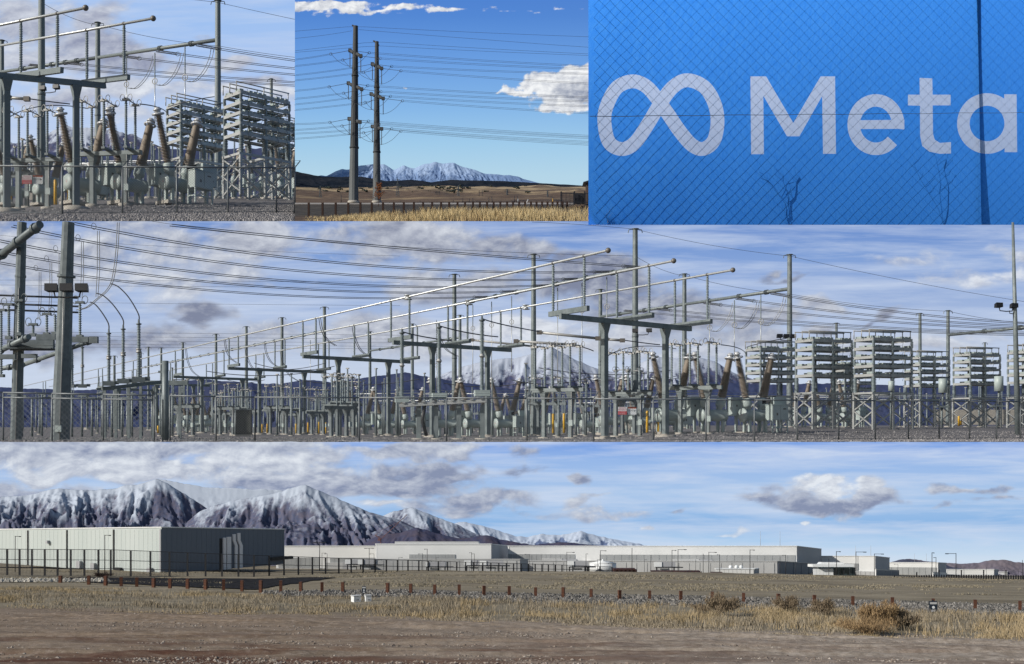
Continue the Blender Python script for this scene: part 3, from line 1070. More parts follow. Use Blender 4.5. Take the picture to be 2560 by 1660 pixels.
def build_lamps():
    def make(arm, h, kind):
        def f():
            t = thing('lamp_post', '', '')
            mb = MB().tube((0, 0, -.3), (0, 0, 1), .017, .012, 6)
            part(t, 'pole', mb, M['black'])
            if kind == 'T':
                part(t, 'arm', MB().box((0, 0, .99), (.34, .02, .018)), M['black'])
                for s in (-1, 1): part(t, 'lamp_head', MB().box((s * .17, 0, .985), (.12, .05, .024)), M['black'])
            elif kind == 'arm':
                part(t, 'arm', MB().box((arm / 2, 0, .985), (abs(arm), .02, .016)), M['black'])
                part(t, 'lamp_head', MB().box((arm, 0, .98), (abs(arm) * .35, .05, .028)), M['black'])
            return t
        return f
    L = [(38, 1340, 1412, 12, 80), (262, 1337, 1412, 13, 78), (799, 1355, 1422, 'T', 92), (805, 1382, 1423, 9, 97), (818, 1384, 1423, -6, 98), (923, 1370, 1424, 'T', 91), (935, 1384, 1424, -9, 97), (997, 1393, 1424, 8, 98), (1057, 1384, 1424, -10, 95), (1068, 1372, 1424, -6, 92),
         (1090, 1394, 1424, 6, 98), (1179, 1381, 1425, -5, 93), (1186, 1384, 1425, -6, 95), (1323, 1385, 1428, -10, 94), (1390, 1396, 1428, 0, 98), (1417, 1380, 1430, 17, 91), (1465, 1384, 1430, 4, 92), (1494, 1398, 1430, 8, 93), (1501, 1376, 1430, 13, 90), (1580, 1370, 1430, 0, 89), (1611, 1399, 1430, 6, 92),
         (1627, 1387, 1431, 0, 90), (1680, 1375, 1432, 9, 89), (1695, 1373, 1432, 18, 90), (1739, 1399, 1432, 0, 92), (1758, 1384, 1433, 0, 89), (1772, 1380, 1433, 17, 90), (1799, 1386, 1434, -6, 92), (1875, 1374, 1436, 10, 88), (1950, 1394, 1438, 0, 90), (1964, 1387, 1438, -7, 91), (1989, 1404, 1438, 0, 92), (2072, 1396, 1440, 0, 90),
         (2091, 1378, 1442, 9, 88), (2140, 1379, 1442, 22, 88), (2145, 1390, 1442, 0, 92), (2186, 1384, 1443, 20, 88), (2245, 1410, 1444, -8, 100), (2330, 1381, 1449, 5, 88), (2340, 1393, 1449, -5, 95), (2390, 1383, 1450, -23, 88), (2410, 1415, 1450, 0, 100), (2466, 1417, 1450, 0, 100), (2511, 1420, 1451, -4, 100), (2546, 1422, 1451, -9, 100), (2556, 1400, 1452, 0, 88)]
    where = [(320, 'before the pale green warehouse front'), (860, 'before the low off white hall'), (1260, 'before the tallest white hall'), (1620, 'near the round tank'), (2000, 'before the longest white hall'), (2210, 'around the glass pavilion'), (3000, 'before the distant halls')]
    seen = {}
    for px, y0, y1, arm, D in L:
        h = (y1 - y0) / F * D
        kind = 'T' if arm == 'T' else ('plain' if arm == 0 else 'arm')
        a = 0 if kind != 'arm' else round(arm / (y1 - y0), 2)
        form = 'with a cross bar' if kind == 'T' else 'without an arm' if kind == 'plain' else ('with a long arm' if abs(arm) > 11 else 'with a short arm')
        loc = [w for lim, w in where if px < lim][0]
        key = form + loc
        seen[key] = seen.get(key, 0) + 1
        lab = '%s black lamp post %s %s' % (['first', 'second', 'third', 'fourth', 'fifth', 'sixth', 'seventh', 'eighth'][seen[key] - 1], form, loc)
        put(('lamp', kind, a), make(a, h, kind), lab, 'lamp post', W(px, y1, D), h, 0, 'lamp posts of the data centre')
    for px, y0, y1, D, loc in ((1901, 1328, 1368, 116, 'above the longest white hall'), (1950, 1328, 1368, 116, 'above the dark end wall of the longest hall'), (2139, 1364, 1392, 128, 'above the hall behind the pavilion'), (2177, 1363, 1392, 128, 'above the grey end of the hall behind the pavilion'),
                             (2286, 1384, 1408, 145, 'beside the dark low hill'), (2316, 1384, 1408, 145, 'between the hill and the second hall')):
        single('roof_mast', MB().tube(W(px, y1, D), W(px, y0, D), .022, .012, 5), M['hall_dark'], 'hair thin lightning mast ' + loc, 'mast', W(px, y1, D), 'lightning masts on the roofs')
    # crane far behind
    D = 130
    def p(x, y): return W(x, y, D)
    b = p(952, 1375)
    t = thing('tower_crane', 'distant dark red tower crane with raised jib behind the white halls', 'crane', b)
    rm = mat('crane_red', (.13, .06, .06))
    part(t, 'mast', MB().bar(p(952, 1375) - b, p(952, 1346) - b, .1), rm)
    part(t, 'jib', MB().bar(p(950, 1350) - b, p(1018, 1286) - b, .07), rm)
    part(t, 'counter_jib', MB().bar(p(954, 1348) - b, p(938, 1338) - b, .09), rm)
    part(t, 'cab', MB().box(p(948, 1349) - b, (.3, .3, .25)), rm)
    part(t, 'tie_bar', MB().path([p(938, 1338) - b, p(953, 1326) - b, p(1000, 1303) - b], .015), rm)


def wire_panel(mb, a0, a1, b0, b1, pitch, r, diag=True):
    """criss-cross of thin wires between a lower edge a0-a1 and an upper edge b0-b1"""
    a0, a1, b0, b1 = map(Vector, (a0, a1, b0, b1))
    w = (a1 - a0).length
    h = ((b0 - a0).length + (b1 - a1).length) / 2
    def at(u, v):
        return a0.lerp(a1, u / w).lerp(b0.lerp(b1, u / w), v / h)
    V, Fc = [], []
    n = int((w + h) / pitch)
    for sgn in (1, -1):
        for i in range(1, n + 1):
            c = i * pitch
            u0, v0 = (c - h, h) if c > h else (0, c)
            u1, v1 = (c, 0) if c < w else (w, c - w)
            if u1 - u0 < 1e-6: continue
            if sgn < 0:
                u0, u1 = w - u0, w - u1
            mb.tube(at(u0, v0), at(u1, v1), r, None, 3, False, False)


def build_fences5():
    # tall black mesh security fence
    xs = [-46, -14, 18, 49, 80, 112, 144, 177, 211, 246, 277, 327, 376, 424, 469, 514, 555, 596, 635, 673, 710, 746, 781, 814, 847, 878, 908, 938, 966, 994, 1020, 1047, 1071, 1096, 1119, 1142, 1164, 1184, 1207, 1227, 1247, 1266, 1284, 1303, 1321, 1338, 1355, 1371, 1388, 1405, 1432, 1463, 1472, 1500, 1530]
    def top(x): return np.interp(x, [-60, 280, 640, 1000, 1400, 1600], [1372, 1374, 1388, 1400, 1412, 1420])
    def bot(x): return np.interp(x, [-60, 280, 640, 870, 960, 1600], [1437, 1440, 1445, 1446, 1440, 1440])
    def dep(x): return np.interp(x, [-60, 280, 640, 960, 1400, 1600], [70, 70, 72, 78, 84, 86])
    P = [(W(x, bot(x), dep(x)), W(x, top(x), dep(x))) for x in xs]
    o = P[0][0]
    t = thing('security_fence', 'tall black mesh security fence before the warehouse and the white halls', 'fence', o)
    for a, b in P:
        part(t, 'post', cached('fpost', lambda: MB().box((0, 0, .5), (.085, .085, 1)).mesh('post', M['black'])), None, a - o, None).scale = (1, 1, (b - a).length)
    for v in (.995, .6, .28):
        mb = MB()
        for (a, b), (c, d) in zip(P, P[1:]):
            mb.bar(a.lerp(b, v) - o, c.lerp(d, v) - o, .03)
        part(t, 'rail', mb, M['black'])
    mb = MB()
    for (a, b), (c, d) in zip(P, P[1:]):
        n = max(6, int((c - a).length / .075))
        for i in range(1, n):
            p, q = a.lerp(c, i / n) - o, b.lerp(d, i / n) - o
            mb.tube(p, q, .0065, None, 3, False, False)
    part(t, 'mesh', mb, M['black'], kind='stuff')
    # fence of close dark pickets by the far halls
    t = None
    xs = np.arange(2236, 2600, 6.2)
    o = W(2236, 1448, 92)
    t = thing('picket_fence', 'low dark fence of close upright bars before the distant halls', 'fence', o)
    pm = cached('picket', lambda: MB().box((0, 0, .5), (.1, .05, 1)).mesh('picket', M['black']))
    for i, x in enumerate(xs):
        D = 92
        a = W(x, np.interp(x, [2236, 2560], [1448, 1453]), D)
        h = np.interp(x, [2236, 2330, 2600], [5, 13, 15]) / F * D
        part(t, 'picket', pm, None, a - o).scale = (1, 1, h)
        if i % 9 == 0:
            part(t, 'post', pm, None, a - o + Vector((.03, .08, 0))).scale = (.8, 1, h * 1.9)
    a, b = W(2250, 1443, 92.05) - o, W(2598, 1441, 92.05) - o
    part(t, 'rail', MB().bar(a, b, .03), M['black'])
    # rusty posts
    post = [(151, 1440, 1459), (222, 1440, 1462), (264, 1441, 1464), (303, 1444, 1466), (342, 1445, 1468), (384, 1447, 1469), (425, 1448, 1470), (469, 1448, 1471), (514, 1449, 1473), (559, 1450, 1475), (605, 1452, 1477), (652, 1452, 1481), (702, 1453, 1482), (752, 1456, 1484), (805, 1457, 1484), (857, 1457, 1485), (969, 1459, 1490), (1027, 1461, 1492), (1087, 1463, 1494), (1148, 1463, 1496), (1210, 1466, 1498), (1273, 1467, 1501),
            (1339, 1470, 1501), (1408, 1470, 1504), (1478, 1474, 1506), (1549, 1477, 1508), (1624, 1478, 1510), (1702, 1479, 1512), (1781, 1481, 1515), (1859, 1484, 1516), (1946, 1486, 1518), (2036, 1489, 1520), (2132, 1492, 1522), (2231, 1495, 1527), (2333, 1498, 1530), (2438, 1501, 1537), (2550, 1504, 1540)]
    def mk():
        t = thing('fence_post', '', '')
        part(t, 'shaft', MB().box((0, 0, .5), (.108, .108, 1.06)), M['rust'])
        part(t, 'cap', MB().box((0, 0, 1.035), (.115, .115, .03)), M['rust'])
        return t
    for i, (x, y0, y1) in enumerate(post):
        D = float(np.interp(x, [150, 640, 1000, 1700, 2560], [60, 50, 45.5, 43.5, 41]))
        h = (y1 - y0) / F * D
        lab = 'rusty square steel post in the row behind the dry grass' if x > 640 else 'rusty square steel post before the dark strip'
        o = put('rustpost', mk, lab, 'post', W(x, y1, D), 1, RNG.uniform(-.3, .3), 'rusty posts along the edge of the field')
        o.scale = (D / 44, D / 44, h)
    # two sign boards on posts
    for x0, x1, y0, y1, D, lab in ((905, 915, 1466, 1483, 45.5, 'small dark notice sign on a post behind the two white boxes'), (2323, 2343, 1503, 1531, 38.3, 'dark notice sign with white disc on a rusty post')):
        k = D / F; w = (x1 - x0) * k; h = (y1 - y0) * k; b = W((x0 + x1) / 2, y1 + 6, D)
        t = thing('notice_sign', lab, 'sign', b)
        z = 6 * k
        part(t, 'board', MB().prism([(-w / 2, z), (w / 2, z), (w / 2, z + h), (-w / 2, z + h)], -.02, .02), M['sign'])
        part(t, 'header', MB().prism([(-w * .4, z + h * .74), (w * .4, z + h * .74), (w * .44, z + h * .92), (-w * .44, z + h * .92)], -.028, -.019), M['hall_low'])
        part(t, 'disc', MB().lathe([(w * .17, 0), (w * .17, .012)], 16, (0, -.019, z + h * .46), (0, -1, 0)), M['white'])
        part(t, 'footer', MB().prism([(-w * .3, z + h * .05), (w * .3, z + h * .05), (w * .22, z + h * .26), (-w * .22, z + h * .26)], -.028, -.019), M['hall_dark'])
        part(t, 'post', MB().box((0, .04, (z + h) / 2), (w * .18, .04, z + h * 1.2)), M['black'])
    # two white boxes standing in the grass
    for x, y, w, h, rz, lab in ((890, 1503, 24, 14, .55, 'white lidded box in the grass, the one lying lower'), (920, 1502, 18, 14, .35, 'white lidded box in the grass below the small sign')):
        D = 42.0; k = D / F
        t = thing('white_box', lab, 'box', W(x, y, D), 1, rz)
        part(t, 'body', MB().box((0, 0, h * k / 2 - .02), (w * k * .8, w * k * .75, h * k)), M['white'])
        part(t, 'lid', MB().box((0, 0, h * k), (w * k * .9, w * k * .85, .03)), M['hall_low'])
        part(t, 'vent', MB().box((0, -w * k * .38, h * k * .3), (w * k * .3, .02, .05)), M['hall_dark'])
    # near-black sheet that paints in the shaded ditch beyond the grass
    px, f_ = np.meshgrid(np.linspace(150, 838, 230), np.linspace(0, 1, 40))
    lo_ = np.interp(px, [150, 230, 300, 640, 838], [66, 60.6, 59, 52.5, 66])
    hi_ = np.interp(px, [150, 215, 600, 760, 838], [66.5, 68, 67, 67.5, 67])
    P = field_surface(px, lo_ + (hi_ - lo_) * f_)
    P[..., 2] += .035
    me = grid_mesh('path', P, mat('ditch_shade', (.012, .012, .014), (.03, .029, .03), 5, .95, 0, .6, stretch=(1, .5, 1), spec=.05), True)
    struct('path', me, None)  # the sheet that paints in the ditch's shade


def build_panel5():
    build_field()
    build_cover()
    build_halls()
    build_lamps()
    build_fences5()
    tan = [(.3, .2, .1), (.22, .15, .085), (.4, .28, .15), (.16, .115, .07)]
    grey = [(.19, .15, .1), (.26, .2, .13), (.14, .11, .08), (.31, .24, .16)]
    bush(1802, 36.5, 1.35, .66, 'bushy brown sagebrush in front of the rusty posts', grey, 1)
    bush(1752, 37.5, .7, .4, 'small spiky sagebrush leaning on the brown one', grey, 5, dens=.5)
    bush(1972, 38.5, 1.0, .58, 'grey sagebrush hiding a rusty post next to a twin bush', grey, 2, dens=.9)
    bush(2058, 37.5, 1.0, .55, 'grey green sagebrush between its twin and the tumbleweed', grey, 3, dens=.9)
    bush(2205, 30.5, 1.15, .72, 'upright golden half of the biggest tumbleweed clump', tan, 4, 'tumbleweed', 1.5)
    bush(2155, 28.0, 1.6, .42, 'low sprawling orange half of the biggest tumbleweed clump', tan, 6, 'tumbleweed', 1.3)
    bush(2262, 30.5, .9, .55, 'grey brush at the flank of the biggest tumbleweed clump', grey, 7, 'tumbleweed', .9)
    bush(258, 69, 1.25, .4, 'dark round shrub below the black fence', [(.035, .025, .022), (.05, .035, .03), (.02, .016, .014)], 8, 'shrub')
    # mountains behind
    hazed_rock, hazed_rock2, sn = (.068, .086, .15), (.115, .108, .145), (.4, .45, .53)  # blue of the air haze baked into the rock
    mA = snow_mat('snowy_range', hazed_rock, hazed_rock2, sn, .7, .16, .9, .34)
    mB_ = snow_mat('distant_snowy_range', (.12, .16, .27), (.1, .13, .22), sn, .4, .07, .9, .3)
    mountain(166, 171, [(-430, 1270), (-100, 1252), (300, 1222), (400, 1198), (520, 1218), (700, 1225), (900, 1290), (1000, 1330)], 1400, snow_mat('cloud_capped_snow', (.17, .2, .27), (.26, .3, .37), (.42, .47, .55), .45, .25, .5, .5), 14, relief=.12, wl=90)
    mountain(139, 158, [(-430, 1300), (-250, 1262), (-60, 1250), (0, 1242), (60, 1240), (75, 1236), (120, 1226), (146, 1220), (180, 1224), (230, 1226), (285, 1221), (320, 1211), (345, 1212), (368, 1204), (396, 1197), (430, 1215), (470, 1240), (500, 1258), (530, 1275), (600, 1310), (700, 1350)], 1432, mA, 2, relief=.5, wl=80)
    mountain(136, 152, [(400, 1400), (470, 1300), (500, 1278), (540, 1262), (580, 1252), (640, 1243), (690, 1232), (720, 1222), (762, 1211), (790, 1224), (830, 1240), (880, 1262), (920, 1279), (960, 1290), (1000, 1301), (1080, 1340), (1150, 1365)], 1432, mA, 5, relief=.5, wl=90)
    mountain(150, 162, [(880, 1345), (930, 1310), (966, 1284), (1000, 1273), (1030, 1268), (1060, 1281), (1100, 1296), (1140, 1310), (1180, 1330), (1220, 1345), (1300, 1362), (1420, 1385)], 1432, mA, 9, relief=.4, wl=60)
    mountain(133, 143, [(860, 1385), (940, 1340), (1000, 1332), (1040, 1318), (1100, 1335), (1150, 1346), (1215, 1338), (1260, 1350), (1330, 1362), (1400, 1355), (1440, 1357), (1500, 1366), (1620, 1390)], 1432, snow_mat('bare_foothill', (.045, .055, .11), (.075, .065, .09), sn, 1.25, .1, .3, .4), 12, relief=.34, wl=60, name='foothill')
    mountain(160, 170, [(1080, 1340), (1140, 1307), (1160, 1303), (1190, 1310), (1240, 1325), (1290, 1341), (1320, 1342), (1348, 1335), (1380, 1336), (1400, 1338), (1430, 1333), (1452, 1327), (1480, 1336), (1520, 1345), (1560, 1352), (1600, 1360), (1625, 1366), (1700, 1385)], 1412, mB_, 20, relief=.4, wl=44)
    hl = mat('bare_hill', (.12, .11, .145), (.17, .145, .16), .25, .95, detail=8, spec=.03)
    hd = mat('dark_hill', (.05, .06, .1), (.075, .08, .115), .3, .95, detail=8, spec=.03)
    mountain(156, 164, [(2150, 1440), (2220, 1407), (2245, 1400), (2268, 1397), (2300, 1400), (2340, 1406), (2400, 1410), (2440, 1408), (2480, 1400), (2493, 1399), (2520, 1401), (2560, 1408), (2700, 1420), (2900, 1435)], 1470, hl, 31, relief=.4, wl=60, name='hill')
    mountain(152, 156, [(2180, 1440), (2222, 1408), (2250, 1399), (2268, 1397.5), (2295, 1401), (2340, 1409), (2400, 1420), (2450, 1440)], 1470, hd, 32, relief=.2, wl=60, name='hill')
    sky(172, -500, 3060, 1105, 1500,
        [(1107, (118, 158, 226)), (1150, (150, 183, 231)), (1230, (168, 197, 233)), (1310, (140, 182, 228)), (1350, (172, 204, 236)), (1400, (205, 222, 238)), (1480, (210, 222, 236))],
        [(150, 1130, 430, 70, .95, .02), (560, 1115, 320, 40, .9, -.08), (300, 1180, 420, 34, .9, .26), (700, 1150, 260, 40, .85, .28), (1000, 1128, 190, 30, .85, -.1), (820, 1205, 420, 50, .9, -.22), (1060, 1180, 150, 34, .85, -.2), (60, 1240, 300, 40, .8, -.18),
         (980, 1262, 110, 14, .8, .35), (1220, 1245, 150, 36, .75, -.15), (1150, 1270, 200, 36, .7, -.05), (1310, 1140, 75, 20, .62, -.22), (1320, 1180, 80, 20, .66, -.25), (1450, 1186, 46, 20, .66, -.3), (1440, 1265, 80, 26, .68, .22), (1510, 1290, 110, 22, .66, .05), (1380, 1290, 120, 26, .62, -.15),
         (1615, 1322, 42, 11, .66, .35), (1500, 1240, 40, 12, .5, .0), (2060, 1212, 60, 32, .85, .5), (2160, 1222, 50, 28, .8, .42), (2060, 1262, 190, 32, .85, -.28), (2180, 1250, 90, 30, .75, -.12), (2390, 1222, 75, 15, .66, -.25), (2500, 1228, 60, 13, .64, -.25), (2380, 1262, 70, 14, .58, -.2), (2520, 1250, 70, 12, .58, -.2), (2040, 1319, 26, 8, .6, .4), (1820, 1325, 60, 9, .56, .35), (1690, 1282, 40, 12, .55, -.2), (1760, 1276, 40, 8, .5, -.2)],
        nscale=(140, 70), amp=1.55, soft=.2, dark=(136, 147, 175), bright=(226, 232, 240), veil=.9, gain=2.6)
# ================================================================== THE SWITCHYARD (seen twice: the wide yard and the close yard)
BUSK = 94560.0
SL = (.232, .2015, .178)


def yg4(px, D):
    px, D = np.broadcast_arrays(np.asarray(px, float), np.asarray(D, float))
    l = np.interp(D, [90, 115, 180, 237, 300, 400, 500, 600, 900, 1000], [1130, 1119, 1104, 1097, 1093, 1087, 1082, 1077, 1068, 1066])
    r = np.interp(D, [90, 115, 180, 215, 240, 260, 300, 350, 400, 600, 1000], [1130, 1119, 1104, 1099, 1091, 1082, 1071, 1069, 1068, 1066, 1063])
    t = np.clip((px - 1480) / 300, 0, 1)
    t = t * t * (3 - 2 * t)
    return l * (1 - t) + r * t


class Yard:
    def __init__(s, kind):
        s.kind = kind
        s.k = 1.0 if kind == 'A' else 9.5 * 1.143
        s.name = 'wide yard' if kind == 'A' else 'corner yard'
        s.x0, s.x1 = (-60, 2620) if kind == 'A' else (1488, 2160)

    def P(s, px, py, D):
        if s.kind == 'A': return W(px, py, D)
        return W(1.142 * (px - 1497), 1.145 * py - 727, 9.5 * D)

    def Y(s, X, Y_, Z):
        return s.P(1280 + F * X / Y_, HZ - F * Z / Y_, Y_)

    def G(s, px, D):
        return s.P(px, float(yg4(px, D)), D)

    def yaw(s, dx, dy):
        if s.kind == 'B': dx = 1.142 * dx - .509 * dy
        return math.atan2(dy, dx)

    def has(s, px):
        return s.x0 <= px <= s.x1


def gz(D, px=1280):
    return (HZ - float(yg4(px, D))) / F * D


def insul_profile(L, r, n):
    pr = [(r * .62, 0), (r * .62, L * .03)]
    z0, z1 = L * .04, L * .96
    st = (z1 - z0) / n
    for i in range(n):
        z = z0 + st * i
        pr += [(r * .55, z), (r, z + st * .35), (r * .9, z + st * .6), (r * .55, z + st * .75)]
    return pr + [(r * .55, z1), (r * .7, z1), (r * .7, L)]


def post_insul(L, r, n, key='grey', seg=9):
    return cached(('ins', round(L, 2), round(r, 2), n, key), lambda: MB().lathe(insul_profile(L, r, n), seg).mesh('insulator', M['brown' if key == 'brown' else 'porc']))


def bus_pt(i, D):
    return (-.565 * D + BUSK / F / SL[i], D, BUSK / F)


def bus_frames(yd):
    """twin column supports with a cross arm and two tall insulators under each tube busbar"""
    d = Vector((-.492, .871, 0))
    Ds = [222, 288, 343, 408, 473, 540, 612, 690, 775] if yd.kind == 'A' else [222]
    for n, DA in enumerate(Ds):
        c = [Vector(bus_pt(i, DA + 13 * i)) for i in range(3)]
        tp = lambda v: yd.Y(v.x, v.y, v.z)
        m1, m2 = c[0].lerp(c[1], .55), c[1].lerp(c[2], .55)
        base = Vector((m1.x, m1.y, gz(m1.y)))
        o = tp(base)
        lab = ['first', 'second', 'third', 'fourth', 'fifth', 'sixth', 'seventh', 'eighth', 'ninth'][n] + ' tube busbar support counted from the ball ends'
        t = thing('bus_support', lab + ', ' + yd.name, 'steel support', o, 1, 0, 'tube busbar supports ' + yd.name)
        k = yd.k
        beam = MB().bar(tp(c[0] + Vector((0, 0, 20.9 - c[0].z)) + (c[0] - c[1]) * .12) - o, tp(c[2] + Vector((0, 0, 20.9 - c[2].z))) - o, .62 * k, 1.0 * k)
        part(t, 'beam', beam, M['steel'])
        for m in (m1, m2):
            g = Vector((m.x, m.y, gz(m.y, 1280 + F * m.x / m.y)))
            top = Vector((m.x, m.y, 20.4))
            mb = MB().tube(tp(g) - o, tp(top) - o, .72 * k, .68 * k, 4, turn=-.62)
            hi = (tp(top) - tp(g)).length
            mb.tube(tp(top) - o - Vector((0, 0, hi * .09)), tp(top) - o, .7 * k, 1.2 * k, 4, turn=-.62)
            part(t, 'column', mb, M['steel'])
            part(t, 'footing', MB().lathe([(2.1 * k, -1.2 * k), (2.1 * k, .42 * k)], 20, tp(g) - o).lathe([(1.25 * k, .42 * k), (1.25 * k, .62 * k)], 4, tp(g) - o), M['conc'])
        for i in range(3):
            ctr = c[i]
            a, b = ctr + d * 6.7, ctr - d * 6.7
            a.z = b.z = 21.95
            part(t, 'arm', MB().bar(tp(a) - o, tp(b) - o, .62 * k, .95 * k), M['steel'])
            for s in (5.4, -5.4):
                q = ctr + d * s
                q.z = 22.45
                up = bus_pt(i, q.y)[2] - .35
                L = up - q.z
                ob = part(t, 'insulator', post_insul(8.6, .33, 26), None, tp(q) - o)
                ob.scale = (k, k, k * L / 8.6)


def busbars(yd):
    ends = {0: (1520, 626), 1: (1683, 652), 2: (1828, 675)}
    for i in range(3):
        if yd.kind == 'B' and i == 0: continue
        D0 = BUSK / (HZ - ends[i][1])
        D1 = 860 + 13 * i if yd.kind == 'A' else 300
        p, q = yd.Y(*bus_pt(i, D0)), yd.Y(*bus_pt(i, D1))
        which = ['upper', 'middle', 'lower'][i] if yd.kind == 'A' else ['', 'upper', 'lower'][i]
        t = thing('busbar', '%s white tube busbar ending in a dark ball, %s' % (which, yd.name), 'busbar', p, 1, 0, 'white tube busbars ' + yd.name)
        part(t, 'tube', MB().tube((0, 0, 0), q - p, .235 * yd.k, None, 10), M['alu'])
        part(t, 'end_ball', MB().ball((0, 0, 0), .5 * yd.k), M['copper'])
        if yd.kind == 'A':
            x = (1020, 1172, 1315)[i]
            c = Vector(bus_pt(i, BUSK / (SL[i] * (x + 415))))
            part(t, 'coupler', MB().lathe([(1.0, -.1), (1.0, .12), (.5, .14), (.5, .9), (.95, .92), (.95, 1.1)], 12, yd.Y(*c) - p - Vector((0, 0, .6))), M['alu'])
        mb = MB()
        for D in ([222, 288, 343, 408, 473] if yd.kind == 'A' else [222]):
            for s in (4.7, -4.7):
                c = Vector(bus_pt(i, D + 13 * i + s))
                w = (q - p).normalized() * .16 * yd.k
                mb.tube(yd.Y(*c) - p - w, yd.Y(*c) - p + w, .33 * yd.k, None, 8)
        part(t, 'clamp', mb, M['copper'])


# ---- tall tubular poles, girders and conductors
GK = 133650.0


def pole(yd, px, top, D, w, label, group='tall tapered steel poles', ground=None):
    g = yd.G(px, D)
    p = yd.P(px, top, D)
    k = yd.k
    t = thing('steel_pole', '%s, %s' % (label, yd.name), 'pole', g, 1, 0, group + ' ' + yd.name)
    h = p.z - g.z
    r0, r1 = w * .58 * D / F * k, w * .4 * D / F * k
    part(t, 'shaft', MB().lathe([(r0, -.3 * k), (r0 + (r1 - r0) * .47, h * .47), (r0 + (r1 - r0) * .47 - .02 * k, h * .471), (r1, h)], 12, smooth=False), M['steel'])
    part(t, 'collar', MB().lathe([(r0 * .78, h * .47), (r0 * .93, h * .472), (r0 * .93, h * .482), (r0 * .78, h * .484)], 12), M['steel_dark'])
    part(t, 'cap_plate', MB().lathe([(r1 * 1.45, h), (r1 * 1.45, h + .2 * k)], 12), M['steel_dark'])
    mb = MB()
    for s in (-1, 1):
        mb.path([(s * r1 * 1.2, 0, h), (s * r1 * 2.5, 0, h - .15 * k), (s * r1 * 2.8, 0, h - 1.0 * k)], .12 * k, 4)
    part(t, 'wire_bracket', mb, M['steel_dark'])
    part(t, 'footing', MB().lathe([(r0 * 1.6, -.6 * k), (r0 * 1.6, .4 * k)], 16), M['conc'])
    return p


def girder(yd, a, b, label, collars=(.22, .52, .82)):
    """tube beam between two poles, a and b given as (px, y, D)"""
    p, q = yd.P(*a), yd.P(*b)
    k = yd.k
    t = thing('girder', '%s, %s' % (label, yd.name), 'girder', p, 1, 0, 'tube girders ' + yd.name)
    v = q - p
    part(t, 'tube', MB().tube((0, 0, 0), v, .56 * k, .5 * k, 10), M['steel'])
    part(t, 'flange', MB().bar(-v.normalized() * .2 * k, v.normalized() * .25 * k, 1.2 * k, 1.9 * k), M['steel'])
    for c in collars:
        mb = MB()
        for s in (-.55, 0, .55):
            w = v.normalized()
            m = v * c + w * (s * k)
            mb.tube(m - w * .13 * k, m + w * .13 * k, .8 * k, None, 10)
        part(t, 'collar', mb, M['steel_dark'])
    return t


def sag(p, q, s, n=14):
    return [p.lerp(q, i / n) - Vector((0, 0, s * 4 * (i / n) * (1 - i / n))) for i in range(n + 1)]


def conductor(yd, pts, label, r=.075, twin=.34, strain=None, group='overhead conductors', bend=True):
    """pts = [(px, y, D)...]; a smooth line through them, doubled when twin"""
    P = [yd.P(*p) for p in pts]
    if len(P) == 3:
        a, m, b = P
        c = m * 2 - (a + b) / 2
        L = []
        for i in range(19):
            t_ = i / 18
            L.append(a * (1 - t_) ** 2 + c * (2 * t_ * (1 - t_)) + b * t_ ** 2)
    else:
        L = P
    o = L[0]
    k = yd.k
    t = thing('overhead_conductor', '%s, %s' % (label, yd.name), 'power line', o, 1, 0, group + ' ' + yd.name)
    for s in ((-twin, twin) if twin else (0,)):
        part(t, 'wire', MB().path([p - o + Vector((0, 0, s * .5 * k)) + Vector((s * .6 * k, 0, 0)) for p in L], r * k, 4), M['wire'])
    if strain:
        # insulator strings at the end that holds the girder
        e, f = L[-1] - o, L[-2] - o
        dr = (f - e).normalized()
        for s in (-twin, twin):
            off = Vector((s * .6 * k, 0, s * .5 * k))
            part(t, 'strain_insulator', MB().lathe([(r_ * k, z * k) for r_, z in insul_profile(strain, .2, 16)], 6, e + off, dr), M['wire'])
        part(t, 'yoke', MB().ring(e + dr * strain * k, .55 * k, .06 * k, (0, 1, 0), 10, 4), M['steel_dark'])
    return t


def dropper(yd, px, y0, yr, y1, D, label):
    """hanging insulator rod with a corona ring and a long tube below"""
    k = yd.k
    p, r_, b = yd.P(px, y0, D), yd.P(px, yr, D), yd.P(px, y1, D)
    t = thing('hanging_jumper', '%s, %s' % (label, yd.name), 'jumper', p, 1, 0, 'hanging jumper tubes ' + yd.name)
    L = (p.z - r_.z)
    part(t, 'insulator', MB().lathe([(r0 * k, z * L / 9) for r0, z in insul_profile(9, .2, 18)], 6, (0, 0, -L)), M['porc'])
    part(t, 'corona_ring', MB().ring((0, -.1 * k, -L - .5 * k), .72 * k, .11 * k, (.3, 1, 0)).ring((0, 0, -L - .5 * k), .35 * k, .1 * k, (1, .3, 0), 8, 4), M['alu_grey'])
    part(t, 'tube', MB().tube((0, 0, -L - .4 * k), (0, 0, b.z - p.z), .13 * k, None, 6), M['alu'])
    return t


# ---- switch stands, breakers, capacitor racks
def horns(mb, c, k=1.0):
    c = Vector(c)
    mb.ring(c + Vector((-.75, 0, .55)) * k, .62 * k, .07 * k, (.5, 1, 0), 12, 4)
    mb.ring(c + Vector((.75, 0, .55)) * k, .62 * k, .07 * k, (.5, 1, 0), 12, 4)
    mb.box(c + Vector((0, 0, .15)) * k, (1.3 * k, .6 * k, .35 * k))
    return mb


